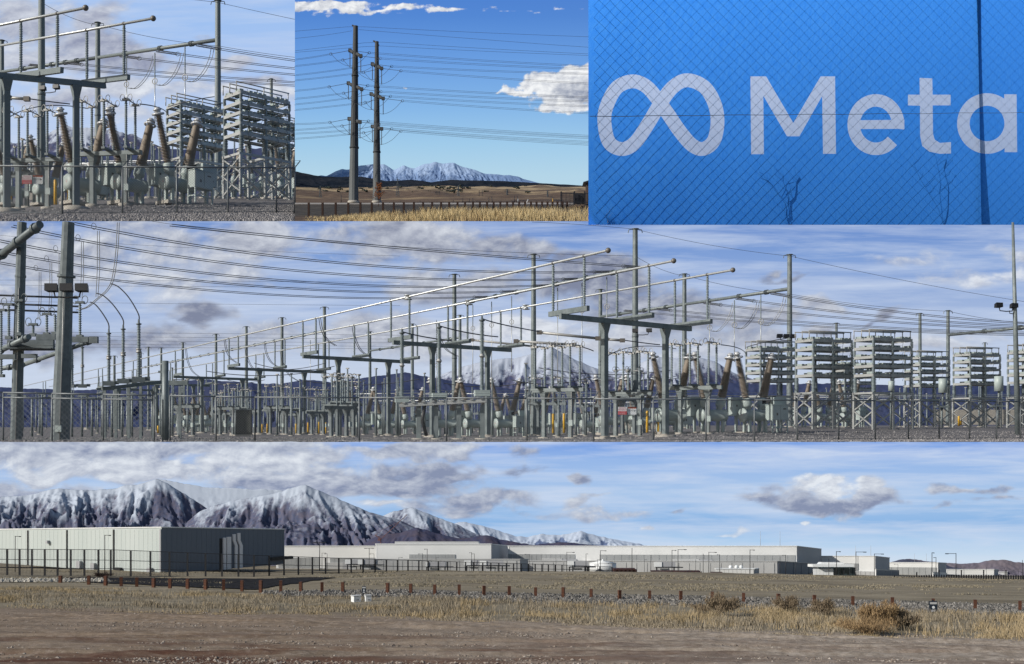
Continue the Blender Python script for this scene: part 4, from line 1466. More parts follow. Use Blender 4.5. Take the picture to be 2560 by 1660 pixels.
def make_stand(h, w, n, ih, rings=True, cols=2, blade=True, st='steel'):
    """switch stand: columns, beam, post insulators with contacts, blade tube; local metres, x along the beam"""
    def f():
        t = thing('switch_stand', '', '')
        for i in range(cols):
            x = (-.5 + (i + .5) / cols) * w
            part(t, 'column', MB().tube((x, 0, -.3), (x, 0, h), .55, .5, 4).tube((x, 0, h - 1.6), (x, 0, h), .55, 1.1, 4), M[st])
            part(t, 'footing', MB().lathe([(1.25, -.6), (1.25, .3)], 14, (x, 0, 0)), M['conc'])
        part(t, 'beam', MB().box((0, 0, h + .4), (w, .7, .8)), M[st])
        im = post_insul(ih, .3, 22)
        for i in range(n):
            x = (-.5 + (i + .5) / n) * w
            part(t, 'cross_arm', MB().box((x, 0, h + 1.0), (.7, 4.6, .4)), M['steel_dark'])
            for y in (-1.9, 1.9):
                ob = part(t, 'insulator', im, None, (x, y, h + 1.2))
                top = horns(MB(), (0, 0, 0)) if rings else MB().box((0, 0, .2), (.9, .5, .4))
                part(ob, 'contact', cached(('horn', rings), lambda: top.mesh('contact', M['alu_grey'])), None, (0, 0, ih))
            if blade:
                part(t, 'blade', MB().tube((x, -2.6, h + ih + 1.55), (x, 2.6, h + ih + 1.55), .13, None, 6), M['alu_grey'])
        part(t, 'drive_rod', MB().tube((w * .3, -.7, .4), (w * .3, -.7, h), .08, None, 5), M['alu_grey'])
        part(t, 'drive_box', MB().box((w * .3, -.8, 3.2), (.9, .5, 1.2)), M['paint'])
        return t
    return f


def make_posts(h, n, gap, ih):
    """single column with one post insulator, repeated along a row: one thing each"""
    def f():
        t = thing('post_insulator_stand', '', '')
        part(t, 'column', MB().tube((0, 0, -.3), (0, 0, h), .34, .3, 8), M['steel'])
        ob = part(t, 'insulator', post_insul(ih, .27, 18), None, (0, 0, h))
        part(ob, 'cap', MB().box((0, 0, .15), (.8, .5, .3)), M['alu_grey'], (0, 0, ih))
        part(t, 'footing', MB().lathe([(.8, -.5), (.8, .25)], 12), M['conc'])
        return t
    return f


def make_breaker(rz):
    """three dead tank poles on legs: tank along y, two leaning brown bushings each, cabinets"""
    def loc2(wx, wy):
        c_, s_ = math.cos(-rz), math.sin(-rz)
        return wx * c_ - wy * s_, wx * s_ + wy * c_
    xs, ys = loc2(8.67, 0)
    bxo, byo = loc2(5.0, 1.0)
    cxo, cyo = loc2(4.4, -1.2)

    def bushing(L, r):
        pr = insul_profile(L, r, 30)
        m = len(pr)
        pr = [(a * (1.18 - .36 * b / L), b) for a, b in pr]
        return MB().lathe(pr, 12).mesh('bushing', M['brown'])

    def f():
        t = thing('circuit_breaker', '', '')
        bm = cached('bushing', lambda: bushing(8.6, .86))
        cr = cached('corona', lambda: MB().ring((0, 0, .1), .95, .2, (0, 0, 1), 16, 6).ring((0, 0, .85), .6, .17, (0, 0, 1), 14, 6).lathe([(.55, -.2), (.5, 1.3)], 10).mesh('corona_ring', M['ring']))
        tur = cached('turret', lambda: MB().lathe([(.62, 0), (.7, .9), (.95, 1.05), (1.0, 1.3), (1.0, 2.6), (.8, 2.75)], 14).mesh('turret', M['paint']))
        tank = cached('tank', lambda: MB().lathe([(1.36, -3.1), (1.36, -2.95), (1.24, -2.9), (1.24, 2.9), (1.36, 2.95), (1.36, 3.1)], 20, (0, 0, 0), (0, 1, 0)).mesh('tank', M['paint']))
        cov = cached('tank_cover', lambda: MB().lathe([(1.45, 0), (1.45, .16), (.5, .3)], 20, (0, 0, 0), (0, -1, 0)).mesh('end_cover', M['paint']))
        leg = cached('bleg', lambda: MB().box((0, 0, 1.2), (.5, .6, 2.5)).box((0, 0, -.0), (.9, .9, .12)).mesh('leg', M['paint']))
        dot = cached('bdot', lambda: MB().lathe([(.1, 0), (.1, .03)], 8, (0, 0, 0), (0, -1, 0)).mesh('red_plug', mat('red_plug', (.5, .02, .02))))
        for i in range(3):
            x, yo = (i - 1) * xs, (i - 1) * ys
            tk = part(t, 'tank', tank, None, (x, yo, 3.6))
            part(tk, 'end_cover', cov, None, (0, -3.1, 0))
            part(tk, 'plug', dot, None, (0, -3.42, .05))
            for y, s in ((-1.6, 1), (1.6, -1)):
                a = R(15 * s)
                part(t, 'turret', tur, None, (x, yo + y, 4.5), (a, 0, 0))
                q = Vector((0, 0, 2.75))
                q.rotate(Matrix.Rotation(a, 3, 'X'))
                b = part(t, 'bushing', bm, None, Vector((x, yo + y, 4.5)) + q, (a, 0, 0))
                part(b, 'corona_ring', cr, None, (0, 0, 8.5))
            for y in (-2.0, 2.0):
                for sx in (-.8, .8):
                    part(t, 'leg', leg, None, (x + sx, yo + y, .1))
            sb = part(t, 'side_box', MB().box((x + bxo, yo + byo, 5.4), (1.7, 3.4, 3.9)), M['paint'])
            part(sb, 'handle', MB().box((x + bxo + .9, yo + byo - .5, 5.6), (.1, .3, .4)).box((x + bxo + .9, yo + byo + .7, 4.4), (.1, .3, .3)), M['black'])
            part(t, 'side_box_post', MB().box((x + bxo, yo + byo, 1.7), (.4, .5, 3.5)), M['paint'])
            part(t, 'plinth', MB().box((x, yo, -.12), (3.4, 7.4, .6)), M['conc'])
        cx, cy = xs + cxo, ys + cyo
        cb = part(t, 'cabinet', MB().box((cx, cy, 4.1), (2.0, 4.4, 3.1)).box((cx, cy, 5.72), (2.2, 4.6, .12)), M['paint'])
        for dy in (-1.08, 1.08):
            part(cb, 'door', MB().box((cx + 1.04, cy + dy, 4.1), (.1, 2.0, 2.8)), M['paint'])
        part(cb, 'handle', MB().box((cx + 1.12, cy - .9, 3.8), (.1, .3, .5)).box((cx + 1.12, cy + 1.1, 4.9), (.05, .8, .25)), M['black'])
        fr = MB()
        for dx in (-.9, .9):
            for dy in (-2, 2): fr.box((cx + dx, cy + dy, 1.2), (.25, .25, 2.9))
        part(t, 'cabinet_frame', fr.box((cx + .9, cy, 1.1), (.2, 4, .2)).box((cx, cy - 2, 1.1), (1.8, .2, .2)), M['paint'])
        mb = MB()
        for j in range(6):
            mb.path([(cx - .8, cy - 1 + .4 * j, 5.4), (cx - 1.6, cy + .2 * j, 6.6 + .2 * j), (xs + .8, ys + 1.4, 6.0 + .15 * j)], .09, 5)
        part(t, 'conduit', mb, M['black'])
        return t
    return f


def make_rack(tiers=5, L=12.5, Wd=6.6, legs=8.4, gap=2.17):
    """capacitor rack: lattice legs, tiers of trays carrying capacitor cans, post insulators between, bus tubes on top"""
    def f():
        t = thing('capacitor_rack', '', '')
        z0 = legs
        bx = [(-L / 2, -Wd / 2), (L / 2, -Wd / 2), (L / 2, Wd / 2), (-L / 2, Wd / 2), (0, -Wd / 2), (0, Wd / 2)]
        for x, y in bx:
            part(t, 'leg', MB().box((x, y, z0 / 2 - .1), (.55, .55, z0 + .2)), M['galv_rack'])
        for a, b in ((0, 4), (4, 1), (1, 2), (3, 5), (5, 2), (0, 3)):
            p, q = Vector((*bx[a], 0)), Vector((*bx[b], 0))
            h1, h2 = Vector((0, 0, .5)), Vector((0, 0, z0 * .52))
            h3, h4 = Vector((0, 0, z0 * .54)), Vector((0, 0, z0 - .3))
            for u, v in ((p + h1, q + h2), (q + h1, p + h2), (p + h3, q + h4), (q + h3, p + h4)):
                part(t, 'brace', MB().bar(u, v, .28), M['galv_rack'])
        fr = MB()
        for y in (-Wd / 2, Wd / 2): fr.box((0, y, z0 + .25), (L + .8, .35, .55))
        for x in (-L / 2, 0, L / 2): fr.box((x, 0, z0 + .27), (.35, Wd, .5))
        part(t, 'base_frame', fr, M['galv_rack'])
        zi = z0 + .5
        big = post_insul(3.7, .62, 10)
        for x, y in bx:
            part(t, 'insulator', big, None, (x * .96, y * .96, zi))
        zt = zi + 3.8
        tray = cached(('tray', L, Wd), lambda: MB().box((0, -Wd / 2, .3), (L, .2, .72)).box((0, Wd / 2, .3), (L, .2, .72)).box((-L / 2, 0, .3), (.2, Wd, .68)).box((L / 2, 0, .3), (.2, Wd, .68)).box((0, -Wd * .3, .05), (L, .9, .08)).box((0, Wd * .3, .05), (L, .9, .08)).mesh('tray', M['galv_rack']))
        can = cached('can', lambda: MB().box((0, 0, .24), (.8, 2.0, .48)).mesh('capacitor', M['cap']))
        tub = cached('rack_post', lambda: MB().lathe(insul_profile(gap - .6, .4, 6), 8).mesh('insulator', M['porc']))
        for i in range(tiers):
            z = zt + gap * i
            part(t, 'tray', tray, None, (0, 0, z))
            for y in (-Wd * .3, Wd * .3):
                for j in range(11):
                    if (j + 2 * i + (3 if y > 0 else 0)) % 11 in (3, 4, 9): continue
                    part(t, 'capacitor', can, None, ((-.46 + .092 * j) * L, y, z + .68))
            if i < tiers - 1:
                for x, y in bx:
                    part(t, 'insulator', tub, None, (x * .985, y * .985, z + .62))
        zz = zt + gap * (tiers - 1)
        mb = MB()
        for y in (-Wd * .4, 0, Wd * .4):
            mb.tube((-L * .56, y, zz + 2.6), (L * .52, y, zz + 2.6), .14, None, 6)
            for x in (-L * .55, 0, L * .5): mb.tube((x, y, zz + .6), (x, y, zz + 2.6), .12, None, 5)
        part(t, 'bus_tube', mb, M['alu_grey'])
        mb = MB()
        for i in range(tiers):
            for x in (-.38, -.1, .22, .41):
                z = zt + gap * i
                mb.path([(x * L, -Wd * .52, z + 1.2), (x * L + .3, -Wd * .56, z), (x * L + .2, -Wd * .52, z - 1.0)], .05, 3)
        part(t, 'jumper', mb, M['wire'])
        return t
    return f


def floodlight(yd, px, y, D, n, label, rz=0.0):
    k = yd.k
    p = yd.P(px, y, D)
    t = thing('floodlight', '%s, %s' % (label, yd.name), 'floodlight', p, k, rz)
    part(t, 'arm', MB().path([(-1.7, 0, .2), (-1.5, 0, -.6), (0, 0, -.7), (1.5, 0, -.6), (1.7, 0, .1)], .11, 5), M['black'])
    for s in ((-1, 1) if n == 2 else (-1, 0, 1)):
        part(t, 'lamp_head', MB().hexa([Vector(v) + Vector((s * 1.9, 0, .5)) for v in ((-.8, -.5, -.35), (.8, -.5, -.35), (.65, .5, -.5), (-.65, .5, -.5), (-.8, -.45, .55), (.8, -.45, .55), (.6, .5, .3), (-.6, .5, .3))]), M['black'])
    return t


def chain_fence(yd, xs, D_at, top_at, bot_at, label, pitch, r, arms=True, xend=None, double=False):
    k = yd.k
    P = []
    for x in xs:
        D = float(D_at(x))
        P.append((yd.P(x, float(bot_at(x)), D), yd.P(x, float(top_at(x)), D)))
    o = P[0][0]
    t = thing('chain_link_fence', '%s, %s' % (label, yd.name), 'fence', o, 1, 0)
    for a, b in P:
        mb = MB().tube(a - o - Vector((0, 0, .3 * k)), b - o + Vector((0, 0, .05 * k)), .13 * k, None, 7)
        po = part(t, 'post', mb, M['fence'])
        if arms:
            part(po, 'barb_arm', MB().bar(b - o, b - o + Vector((.75, .3, 1.1)) * k, .14 * k), M['fence'])
    rail, bw, ms, bt = MB(), MB(), MB(), MB()
    for (a, b), (c, d) in zip(P, P[1:]):
        rail.tube(b - o, d - o, .12 * k, None, 6)
        if double: rail.tube(a.lerp(b, .9) - o, c.lerp(d, .9) - o, .12 * k, None, 6)
        bt.tube(a.lerp(b, .04) - o, c.lerp(d, .04) - o, .05 * k, None, 4)
        if arms:
            for j in (.35, .7, 1.05):
                e = Vector((.75, .3, 1.1)) * (k * j)
                bw.path([b - o + e, (b + d) / 2 - o + e - Vector((0, 0, .08 * k)), d - o + e], .028 * k, 3)
        wire_panel(ms, a.lerp(b, .04) - o, c.lerp(d, .04) - o, b - o, d - o, pitch * k, r * k)
    part(t, 'top_rail', rail, M['fence'])
    part(t, 'tension_wire', bt, M['fence'])
    if arms: part(t, 'barbed_wire', bw, M['fence'], kind='stuff')
    part(t, 'mesh', ms, M['fence'], kind='stuff')
    return t


def text_mesh(s, size, mt, name='lettering'):
    cu = bpy.data.curves.new(name, 'FONT')
    cu.body = s
    cu.size = size
    cu.align_x = 'CENTER'
    cu.align_y = 'CENTER'
    cu.resolution_u = 2
    cu.space_line = .95
    o = bpy.data.objects.new(name, cu)
    COL.objects.link(o)
    me = bpy.data.meshes.new_from_object(o.evaluated_get(bpy.context.evaluated_depsgraph_get()))
    bpy.data.objects.remove(o)
    me.name = name
    me.materials.clear()
    me.materials.append(mt)
    return me


def warning_signs(yd):
    k = yd.k
    red, wh, orange = mat('sign_red', (.5, .03, .045)), M['white'], mat('sign_orange', (.62, .1, .02))
    ink = mat('sign_ink', (.03, .03, .035))
    for px, py, D, kind, lab in ((1556, 1027, 186.5, 0, 'red and white PRIVATE PROPERTY sign hung on the chain link fence'), (1580, 1027, 186.8, 1, 'white WARNING sign with orange header beside the red sign')):
        p = yd.P(px, py, D)
        t = thing('warning_sign', '%s, %s' % (lab, yd.name), 'sign', p, k, 0)
        w, h = 1.36, 1.2
        part(t, 'board', MB().box((0, 0, 0), (w, .04, h)), wh)
        if kind == 0:
            part(t, 'red_field', MB().box((0, -.024, -.3), (w * .98, .012, h * .48)), red)
            for s, z, sz, m_ in (('PRIVATE\nPROPERTY', .3, .28, red), ('NO TRESPASSING', -.12, .15, wh), ('VIOLATORS WILL\nBE PROSECUTED', -.4, .14, wh)):
                o = bpy.data.objects.new('lettering', text_mesh(s, sz, m_)); COL.objects.link(o)
                o.parent = t; o.location = (0, -.036, z); o.rotation_euler = (R(90), 0, 0)
        else:
            part(t, 'header', MB().box((0, -.024, .47), (w * .98, .012, h * .2)), orange)
            for s, z, sz, m_, x in (('WARNING', .47, .2, ink, .08), ('HIGH VOLTAGE\nKEEP OUT', .05, .15, ink, -.2)):
                o = bpy.data.objects.new('lettering', text_mesh(s, sz, m_)); COL.objects.link(o)
                o.parent = t; o.location = (x, -.036, z); o.rotation_euler = (R(90), 0, 0)
            part(t, 'symbol', MB().prism([(.25, -.1), (.4, .2), (.36, 0), (.55, .1), (.4, -.2), (.44, -.05)], -.034, -.026), ink)


def bollards(yd):
    def mk():
        t = thing('bollard', '', '')
        part(t, 'post', MB().lathe([(.3, -.2), (.3, 4.1), (.2, 4.3)], 10), M['yellow'])
        return t
    L = [(717, 1084, 1056, 460), (740, 1084, 1059, 460), (764, 1085, 1054, 440), (770, 1085, 1056, 440), (793, 1083, 1053, 450), (797, 1083, 1055, 450), (655, 1084, 1060, 470), (668, 1083, 1059, 470), (919, 1085, 1050, 430), (395, 1082, 1064, 420), (815, 1083, 1056, 450),
         (1383, 1081, 1034, 300), (1410, 1080, 1033, 300), (1618, 1079, 1027, 275), (1647, 1079, 1027, 268), (1521, 1069, 1045, 420), (1541, 1068, 1044, 420), (1556, 1068, 1045, 420), (1358, 1068, 1046, 420), (2397, 1064, 1040, 330), (2402, 1062, 1045, 360)]
    for px, y1, y0, D in L:
        if not yd.has(px): continue
        b = yd.P(px, y1, D)
        h = (y1 - y0) / F * D * yd.k
        o = put('bollard', mk, 'yellow guard post standing on the gravel, %s' % yd.name, 'bollard', b, yd.k, 0, 'yellow guard posts ' + yd.name)
        o.scale = (yd.k, yd.k, h / 4.3)
# ---------------------------------------------------------------- assembling the yards
def build_yard(yd):
    A = yd.kind == 'A'
    k = yd.k
    nm = yd.name
    # ground
    if A:
        cols = np.arange(-520, 3080, 12.0)
        fn = Wn
    else:
        cols = np.linspace(1300, 1497 + 737 / 1.142, 180)
        fn = lambda px, py, D: Wn(1.142 * (px - 1497), 1.145 * py - 727, 9.5 * D)
    Ds = np.concatenate([np.linspace(178 if A else 116, 300, 110), np.linspace(305, 1040, 60)])
    px, D = np.meshgrid(cols, Ds)
    P = fn(px, yg4(px, D), D)
    P[..., 2] += (fbm(px * D / 6000, D / 1.8, 4, 3) - .5) * .28 * k
    gm = mat('yard_gravel', (.105, .1, .103), (.18, .172, .173), 1.3 / k, .95, 0, .5, 9, c3=(.24, .22, .21), scale3=3.2 / k, thr3=(.52, .68), bscale=2.2 / k, spec=.1)
    struct('ground', grid_mesh('ground', P, gm), gm)
    rg = np.random.default_rng(8)
    n = 26000
    gx = rg.uniform(cols[0] + 200 if A else 1480, cols[-1] - (200 if A else 2), n)
    gd = (180 if A else 118) + (95 if A else 140) * rg.random(n) ** 1.4
    B0 = fn(gx, yg4(gx, gd), gd)
    s = (.09 + .2 * rg.random(n) ** 2)[:, None, None] * k
    octa = np.array([(1, 0, 0), (0, 1, 0), (-1, 0, 0), (0, -1, 0), (0, 0, .8)], float)
    V = B0[:, None, :] + octa[None] * (.6 + .7 * rg.random((n, 5, 3))) * s
    tri = np.array([(0, 1, 4), (1, 2, 4), (2, 3, 4), (3, 0, 4)])
    Q = (tri[None] + (np.arange(n) * 5)[:, None, None]).reshape(-1, 3)
    gt = random_tint('crushed_stone', [(.11, .105, .108), (.24, .23, .228), (.16, .153, .156), (.36, .34, .33)])
    o = struct('gravel', raw_mesh('gravel', V.reshape(-1, 3), Q, gt), gt)
    tag(o, 'grey crushed stone covering the ground %s' % nm, 'gravel'); o['kind'] = 'stuff'

    busbars(yd)
    bus_frames(yd)

    # poles of three gantry rows, girders between them
    r1 = [1588, 1334, 1136, 811, 705, 616, 540, 457, 403, 352]
    r2 = [1974, 1711, 1501, 1150, 1031, 925]
    names = {1588: 'tallest steel pole rising behind the tube busbars', 1334: 'steel pole with hanging cables between the two busbar ends', 1136: 'steel pole behind the three big grey arresters', 1974: 'steel pole beside the capacitor racks at the end of a girder', 1711: 'steel pole just behind the lower busbar ball'}
    for row, sl in ((r1, .2021), (r2, .1478)):
        pr, cnt = None, 0
        for x in row:
            if not yd.has(x): continue
            g = sl * (x + 415)
            D = GK / g
            pole(yd, x, HZ - 1.24 * g, D, 16 * 330 / D, names.get(x, 'steel pole standing in a row of many'))
            y = HZ - g
            if pr is not None and not (row is r1 and x in (811,)) and not (row is r2 and x == 1150):
                cnt += 1
                girder(yd, pr, (x, y, D), '%s girder of the %s gantry row counted from its tallest pole' % (['first', 'second', 'third', 'fourth', 'fifth', 'sixth', 'seventh', 'eighth', 'ninth'][cnt - 1], 'inner' if row is r1 else 'outer'), (.2, .45, .75))
            pr = (x, y, D)
        if not A and row is r2:
            pass
    if A:
        for x, top, D, w, lab in ((2300, 784, 420, 9, 'plain steel pole rising from behind the tallest capacitor rack'), (2370, 777, 420, 10, 'steel pole carrying the girder behind the lamp mast'), (2091, 808, 520, 8, 'short steel pole between two capacitor racks'), (2462, 857, 600, 6, 'slender steel pole over the last capacitor racks'),
                                  (286, 890, 650, 7, 'thin pole beside the cable terminations'), (371, 868, 640, 6, 'thin pole next to the cable terminations')):
            pole(yd, x, top, D, w, lab)
        girder(yd, (2370, 837, 420), (2600, 815, 380), 'girder reaching past the lamp mast', (.42, .8))
        # mast with floodlight
        g = yd.G(2545, 250)
        t = thing('lamp_mast', 'tall pale lamp mast standing before the last capacitor rack, %s' % nm, 'mast', g)
        p = yd.P(2532, 556, 250) - g
        part(t, 'shaft', MB().lathe([(.66, -.3), (.26, p.length)], 12, (0, 0, 0), p), M['steel'])
        part(t, 'bracket', MB().path([yd.P(2535, 785, 250) - g, yd.P(2524, 783, 250) - g, yd.P(2524, 776, 250) - g], .1, 5), M['steel_dark'])
        floodlight(yd, 2515, 770, 249, 2, 'black twin floodlight on the tall lamp mast', .3)
    else:
        girder(yd, (1711, HZ - .1478 * 2126, GK / (.1478 * 2126)), (1400, HZ - .1478 * 1815, GK / (.1478 * 1815)), 'girder leaving the close view beyond the twin poles', (.2, .5, .8))
        pole(yd, 2091, 808, 520, 8, 'short steel pole between two capacitor racks')
    floodlight(yd, 1606, 831, 322, 2, 'black twin floodlight on the pole behind the busbars', -.3)
    if A: floodlight(yd, 1965, 845, 322, 1, 'black floodlight box under the pole by the racks', .2)

    # conductors to the outer row
    c2 = [((1760, 757, 366), 0), ((1840, 746, 350), 0), ((1927, 733, 336), 0), ((1560, 776, 415), 1), ((1640, 772, 395), 1)]
    for n_, ((x, y, D), kk) in enumerate(c2):
        t_ = (x - 1560) / 367
        e = (2660, 812 + (1 - t_) * 26, 300 if A else 345)
        m = ((x + e[0]) / 2, (y + e[1]) / 2 + 13, (D + e[2]) / 2)
        conductor(yd, [e, m, (x, y, D)], ['third', 'fourth', 'fifth', 'first', 'second'][n_] + ' twin conductor from the outer girder over the racks', strain=5.5)
    for x, y0, yr, y1, D in ((1902, 737, 800, 878, 337), (1836, 750, 808, 905, 348), (1774, 758, 815, 880, 362), (1684, 757, 762, 900, 372)):
        if x == 1684: continue
        dropper(yd, x, y0, yr, y1, D, 'hanging tube with a wheel shaped ring under the outer girder')
        L = [yd.P(x + 3, yr + 12, D), yd.P(x + 18, yr + 12, D), yd.P(x + 38, yr - 8, D), yd.P(x + 52, yr - 36, D), yd.P(x + 57, yr - 58, D)]
        t = thing('jumper_loop', 'slack twin cable looping up to the outer girder, %s' % nm, 'cable', L[0], 1, 0, 'jumper loops ' + nm)
        for dx in (0, .7 * k):
            part(t, 'cable', MB().path([p - L[0] + Vector((dx, 0, 0)) for p in bez(L)], .085 * k, 4), M['cable'])
    # shield wires
    for a, b in (((1588, 573), (1974, 640)), ((1974, 640), (2640, 766)), ((1711, 688), (1974, 735)), ((1974, 735), (2370, 778)), ((2370, 778), (2640, 812)), ((1588, 640), (1711, 690))):
        if not A and b[0] > 2250 and a[0] > 2100: continue
        conductor(yd, [(*a, 340), ((a[0] + b[0]) / 2, (a[1] + b[1]) / 2 + 7, 340), (*b, 340)], 'thin shield wire strung between pole tops', .05, 0, group='shield wires')

    # switch stands
    bx = [(1393, 248, 9.6, 13, 3, 8.0, -35), (1569, 262, 9.0, 12, 3, 8.0, -35), (1735, 256, 9.4, 13, 3, 8.4, -35)]
    lab = ['switch stand with insulator pairs between the two busbar supports', 'switch stand behind the warning signs', 'switch stand before the big brown bushings']
    for j, (x, D, h, w, n, ih, rz) in enumerate(bx):
        if yd.has(x):
            put(('stand', h, w, n, ih), make_stand(h, w, n, ih), lab[j] + ', ' + nm, 'switch', yd.G(x, D), k, R(rz if A else rz + 27), 'disconnect switches ' + nm)
    for x0, y0, x1, y1, D, lb in ((1348, 831, 1495, 846, 250, 'grey rigid tube above the switch stand'), (1515, 848, 1556, 851, 262, 'short grey rigid tube ending in a cable clamp'), (1290, 853, 1435, 862, 262, 'second grey rigid tube behind the first'), (1180, 850, 1336, 866, 330, 'dull rigid tube running to the busbar column')):
        if not (yd.has(x0) and yd.has(x1)): continue
        p, q = yd.P(x0, y0, D), yd.P(x1, y1, D)
        t = thing('rigid_bus', '%s, %s' % (lb, nm), 'busbar', p, 1, 0, 'rigid tubes ' + nm)
        part(t, 'tube', MB().tube((0, 0, 0), q - p, .3 * k, None, 8), M['alu_grey'])
        for s in (0, 1): part(t, 'fitting', MB().box((q - p) * s, (1.1 * k, .8 * k, .85 * k)), M['copper'])
    cab = [((1551, 849, 262), (1600, 856, 264), (1650, 862, 268), 'cable from the rigid tube to the switch contacts'), ((1435, 862, 262), (1470, 872, 262), (1484, 878, 262), 'drooping cable off the second rigid tube'), ((1005, 829, 215), (1060, 842, 220), (1130, 852, 226), 'cable leaving the first grey arrester'),
           ((1100, 815, 215), (1170, 832, 222), (1245, 842, 232), 'cable leaving the middle grey arrester'), ((1207, 797, 215), (1260, 812, 225), (1348, 829, 248), 'cable leaving the last grey arrester'), ((1500, 905, 262), (1580, 868, 270), (1690, 872, 300), 'low cable arching between two switch stands'),
           ((1803, 862, 256), (1850, 872, 300), (1866, 888, 330), 'cable sagging to the first capacitor rack'), ((1866, 868, 330), (1910, 856, 310), (1966, 846, 320), 'cable from the first capacitor rack to the pole')]
    for a, m, b, lb in cab:
        if yd.has(a[0]) and yd.has(b[0]):
            conductor(yd, [a, m, b], lb, .11, 0, group='low cables')

    # breakers
    bl = [(1782, 262, 1, 'large circuit breaker with brown bushings and a two door cabinet'), (1600, 330, .92, 'circuit breaker half hidden behind a busbar column'), (2060, 400, .9, 'circuit breaker seen through the lattice legs of the racks'),
          (1410, 410, .95, 'breaker row behind the yellow guard posts'), (1188, 340, .95, 'circuit breaker with brown bushings behind the arresters'), (965, 420, .95, 'circuit breaker behind the second busbar support'), (528, 540, 1, 'far circuit breaker behind the green cabinet'), (460, 560, 1, 'farthest circuit breaker by the gate post'), (1290, 470, .9, 'far breaker between two busbar supports')]
    for x, D, s, lb in bl:
        if yd.has(x):
            put(('breaker', A), make_breaker(R(-60)) if A else make_breaker(R(-33)), lb + ', ' + nm, 'circuit breaker', yd.G(x, D), k * s * 1.05, R(-60 if A else -33), 'circuit breakers ' + nm)
    # racks
    rl = [(2060, 300, 'second capacitor rack counted from the brown bushings'), (2208, 294, 'tallest capacitor rack with five trays'), (1928, 335, 'capacitor rack right behind the brown bushings'), (2318, 380, 'capacitor rack half hidden by the tallest one'), (2442, 362, 'capacitor rack before the lamp mast'), (2580, 350, 'capacitor rack cut by the photo edge'), (2130, 420, 'far capacitor rack seen between two others')]
    for x, D, lb in rl:
        if yd.has(x) and (A or x < 2210):
            put('rack', make_rack(), lb + ', ' + nm, 'capacitor rack', yd.G(x, D), k, R(26 if A else 45), 'capacitor racks ' + nm)
    bollards(yd)
    warning_signs(yd)
    def fD(x): return np.interp(x, [-60, 386, 900, 1633, 2000, 2600], [183, 184, 184, 186, 196, 222])
    def fT(x): return np.interp(x, [-60, 637, 1317, 1765, 2600], [980, 993, 995.5, 999, 1004])
    def fB(x):
        D = fD(x)
        return yg4(x, D)
    if A:
        chain_fence(yd, [637, 898, 1116, 1317, 1484, 1633, 1765, 1886, 1993, 2097, 2188, 2271, 2348, 2424, 2491, 2551, 2606], fD, fT, fB, 'long chain link fence with barbed wire arms along the front of the yard', .36, .009)
        chain_fence(yd, [-60, 8, 130, 258, 386], fD, fT, fB, 'taller chain link gate panel with double rails below the leaning columns', .8, .028, False, double=True)
        chain_fence(yd, [425, 540, 637], fD, fT, fB, 'chain link stretch before the green cabinet', .4, .012, False)
        a, b = yd.P(413, 1108, 185), yd.P(413, 902, 185)
        t = thing('gate_post', 'thick round gate post between the fence panels, %s' % nm, 'post', a)
        part(t, 'shaft', MB().tube((0, 0, -.3), b - a, .5, .5, 12), M['steel'])
        part(t, 'hinge', MB().box((-.6, 0, 3.6), (.9, .3, .35)).box((-.6, 0, 11), (.9, .3, .35)), M['steel_dark'])
    else:
        xs = [1484, 1633, 1765, 1884, 1996, 2102, 1497 + 737 / 1.142]
        chain_fence(yd, xs, fD, fT, fB, 'chain link fence with barbed wire arms along the close yard', .36, .018)
    # low concrete wall and boxes in the rear
    for x0, x1, y0, y1, D, m_, lb, nme in ((2333, 2560, 1024, 1062, 440, 'conc', 'pale concrete wall behind the capacitor racks', 'concrete_wall'), (1560, 1640, 1056, 1072, 450, 'conc', 'low concrete wall behind the yellow posts', 'concrete_wall')):
        if not yd.has(x0): continue
        a, b = yd.P(x0, y1, D), yd.P(x1, y1, D)
        t = thing(nme, lb + ', ' + nm, 'wall', a)
        h = (y1 - y0) / F * D * k
        n = 5
        for i in range(n):
            p, q = (b - a) * ((i + .02) / n), (b - a) * ((i + .98) / n)
            part(t, 'wall_panel', MB().bar(p + Vector((0, 0, h / 2)), q + Vector((0, 0, h / 2)), .8 * k, h), M[m_])
    # pale instrument drums standing on the racks' near side
    for x, y0, y1, D, lb in ((2228, 953, 977, 288, 'pale drum on the tallest rack'), (2357, 947, 982, 330, 'pale drum hung between two racks'), (2497, 941, 978, 320, 'pale drum beside the lamp mast')):
        if A:
            p = yd.P(x, y1, D); h = (y1 - y0) / F * D
            t = thing('reactor_drum', lb + ', ' + nm, 'drum', p, 1, 0, 'pale drums by the racks')
            part(t, 'drum', MB().lathe([(.3 * h, 0), (.3 * h, h), (.25 * h, h * 1.02)], 16), M['paint'])
            part(t, 'stem', MB().tube((0, 0, -h * .9), (0, 0, 0), h * .07, None, 8), M['steel'])
            part(t, 'support', MB().box((0, h * .2, -h * 1.0), (h * .9, h * .5, h * .1)).tube((0, h * .2, -(p.z - yd.G(x, D).z)), (0, h * .2, -h), h * .08, None, 6), M['steel'])
    # far clutter of the yard: more stands and post insulators, each its own thing
    rg = random.Random(5)
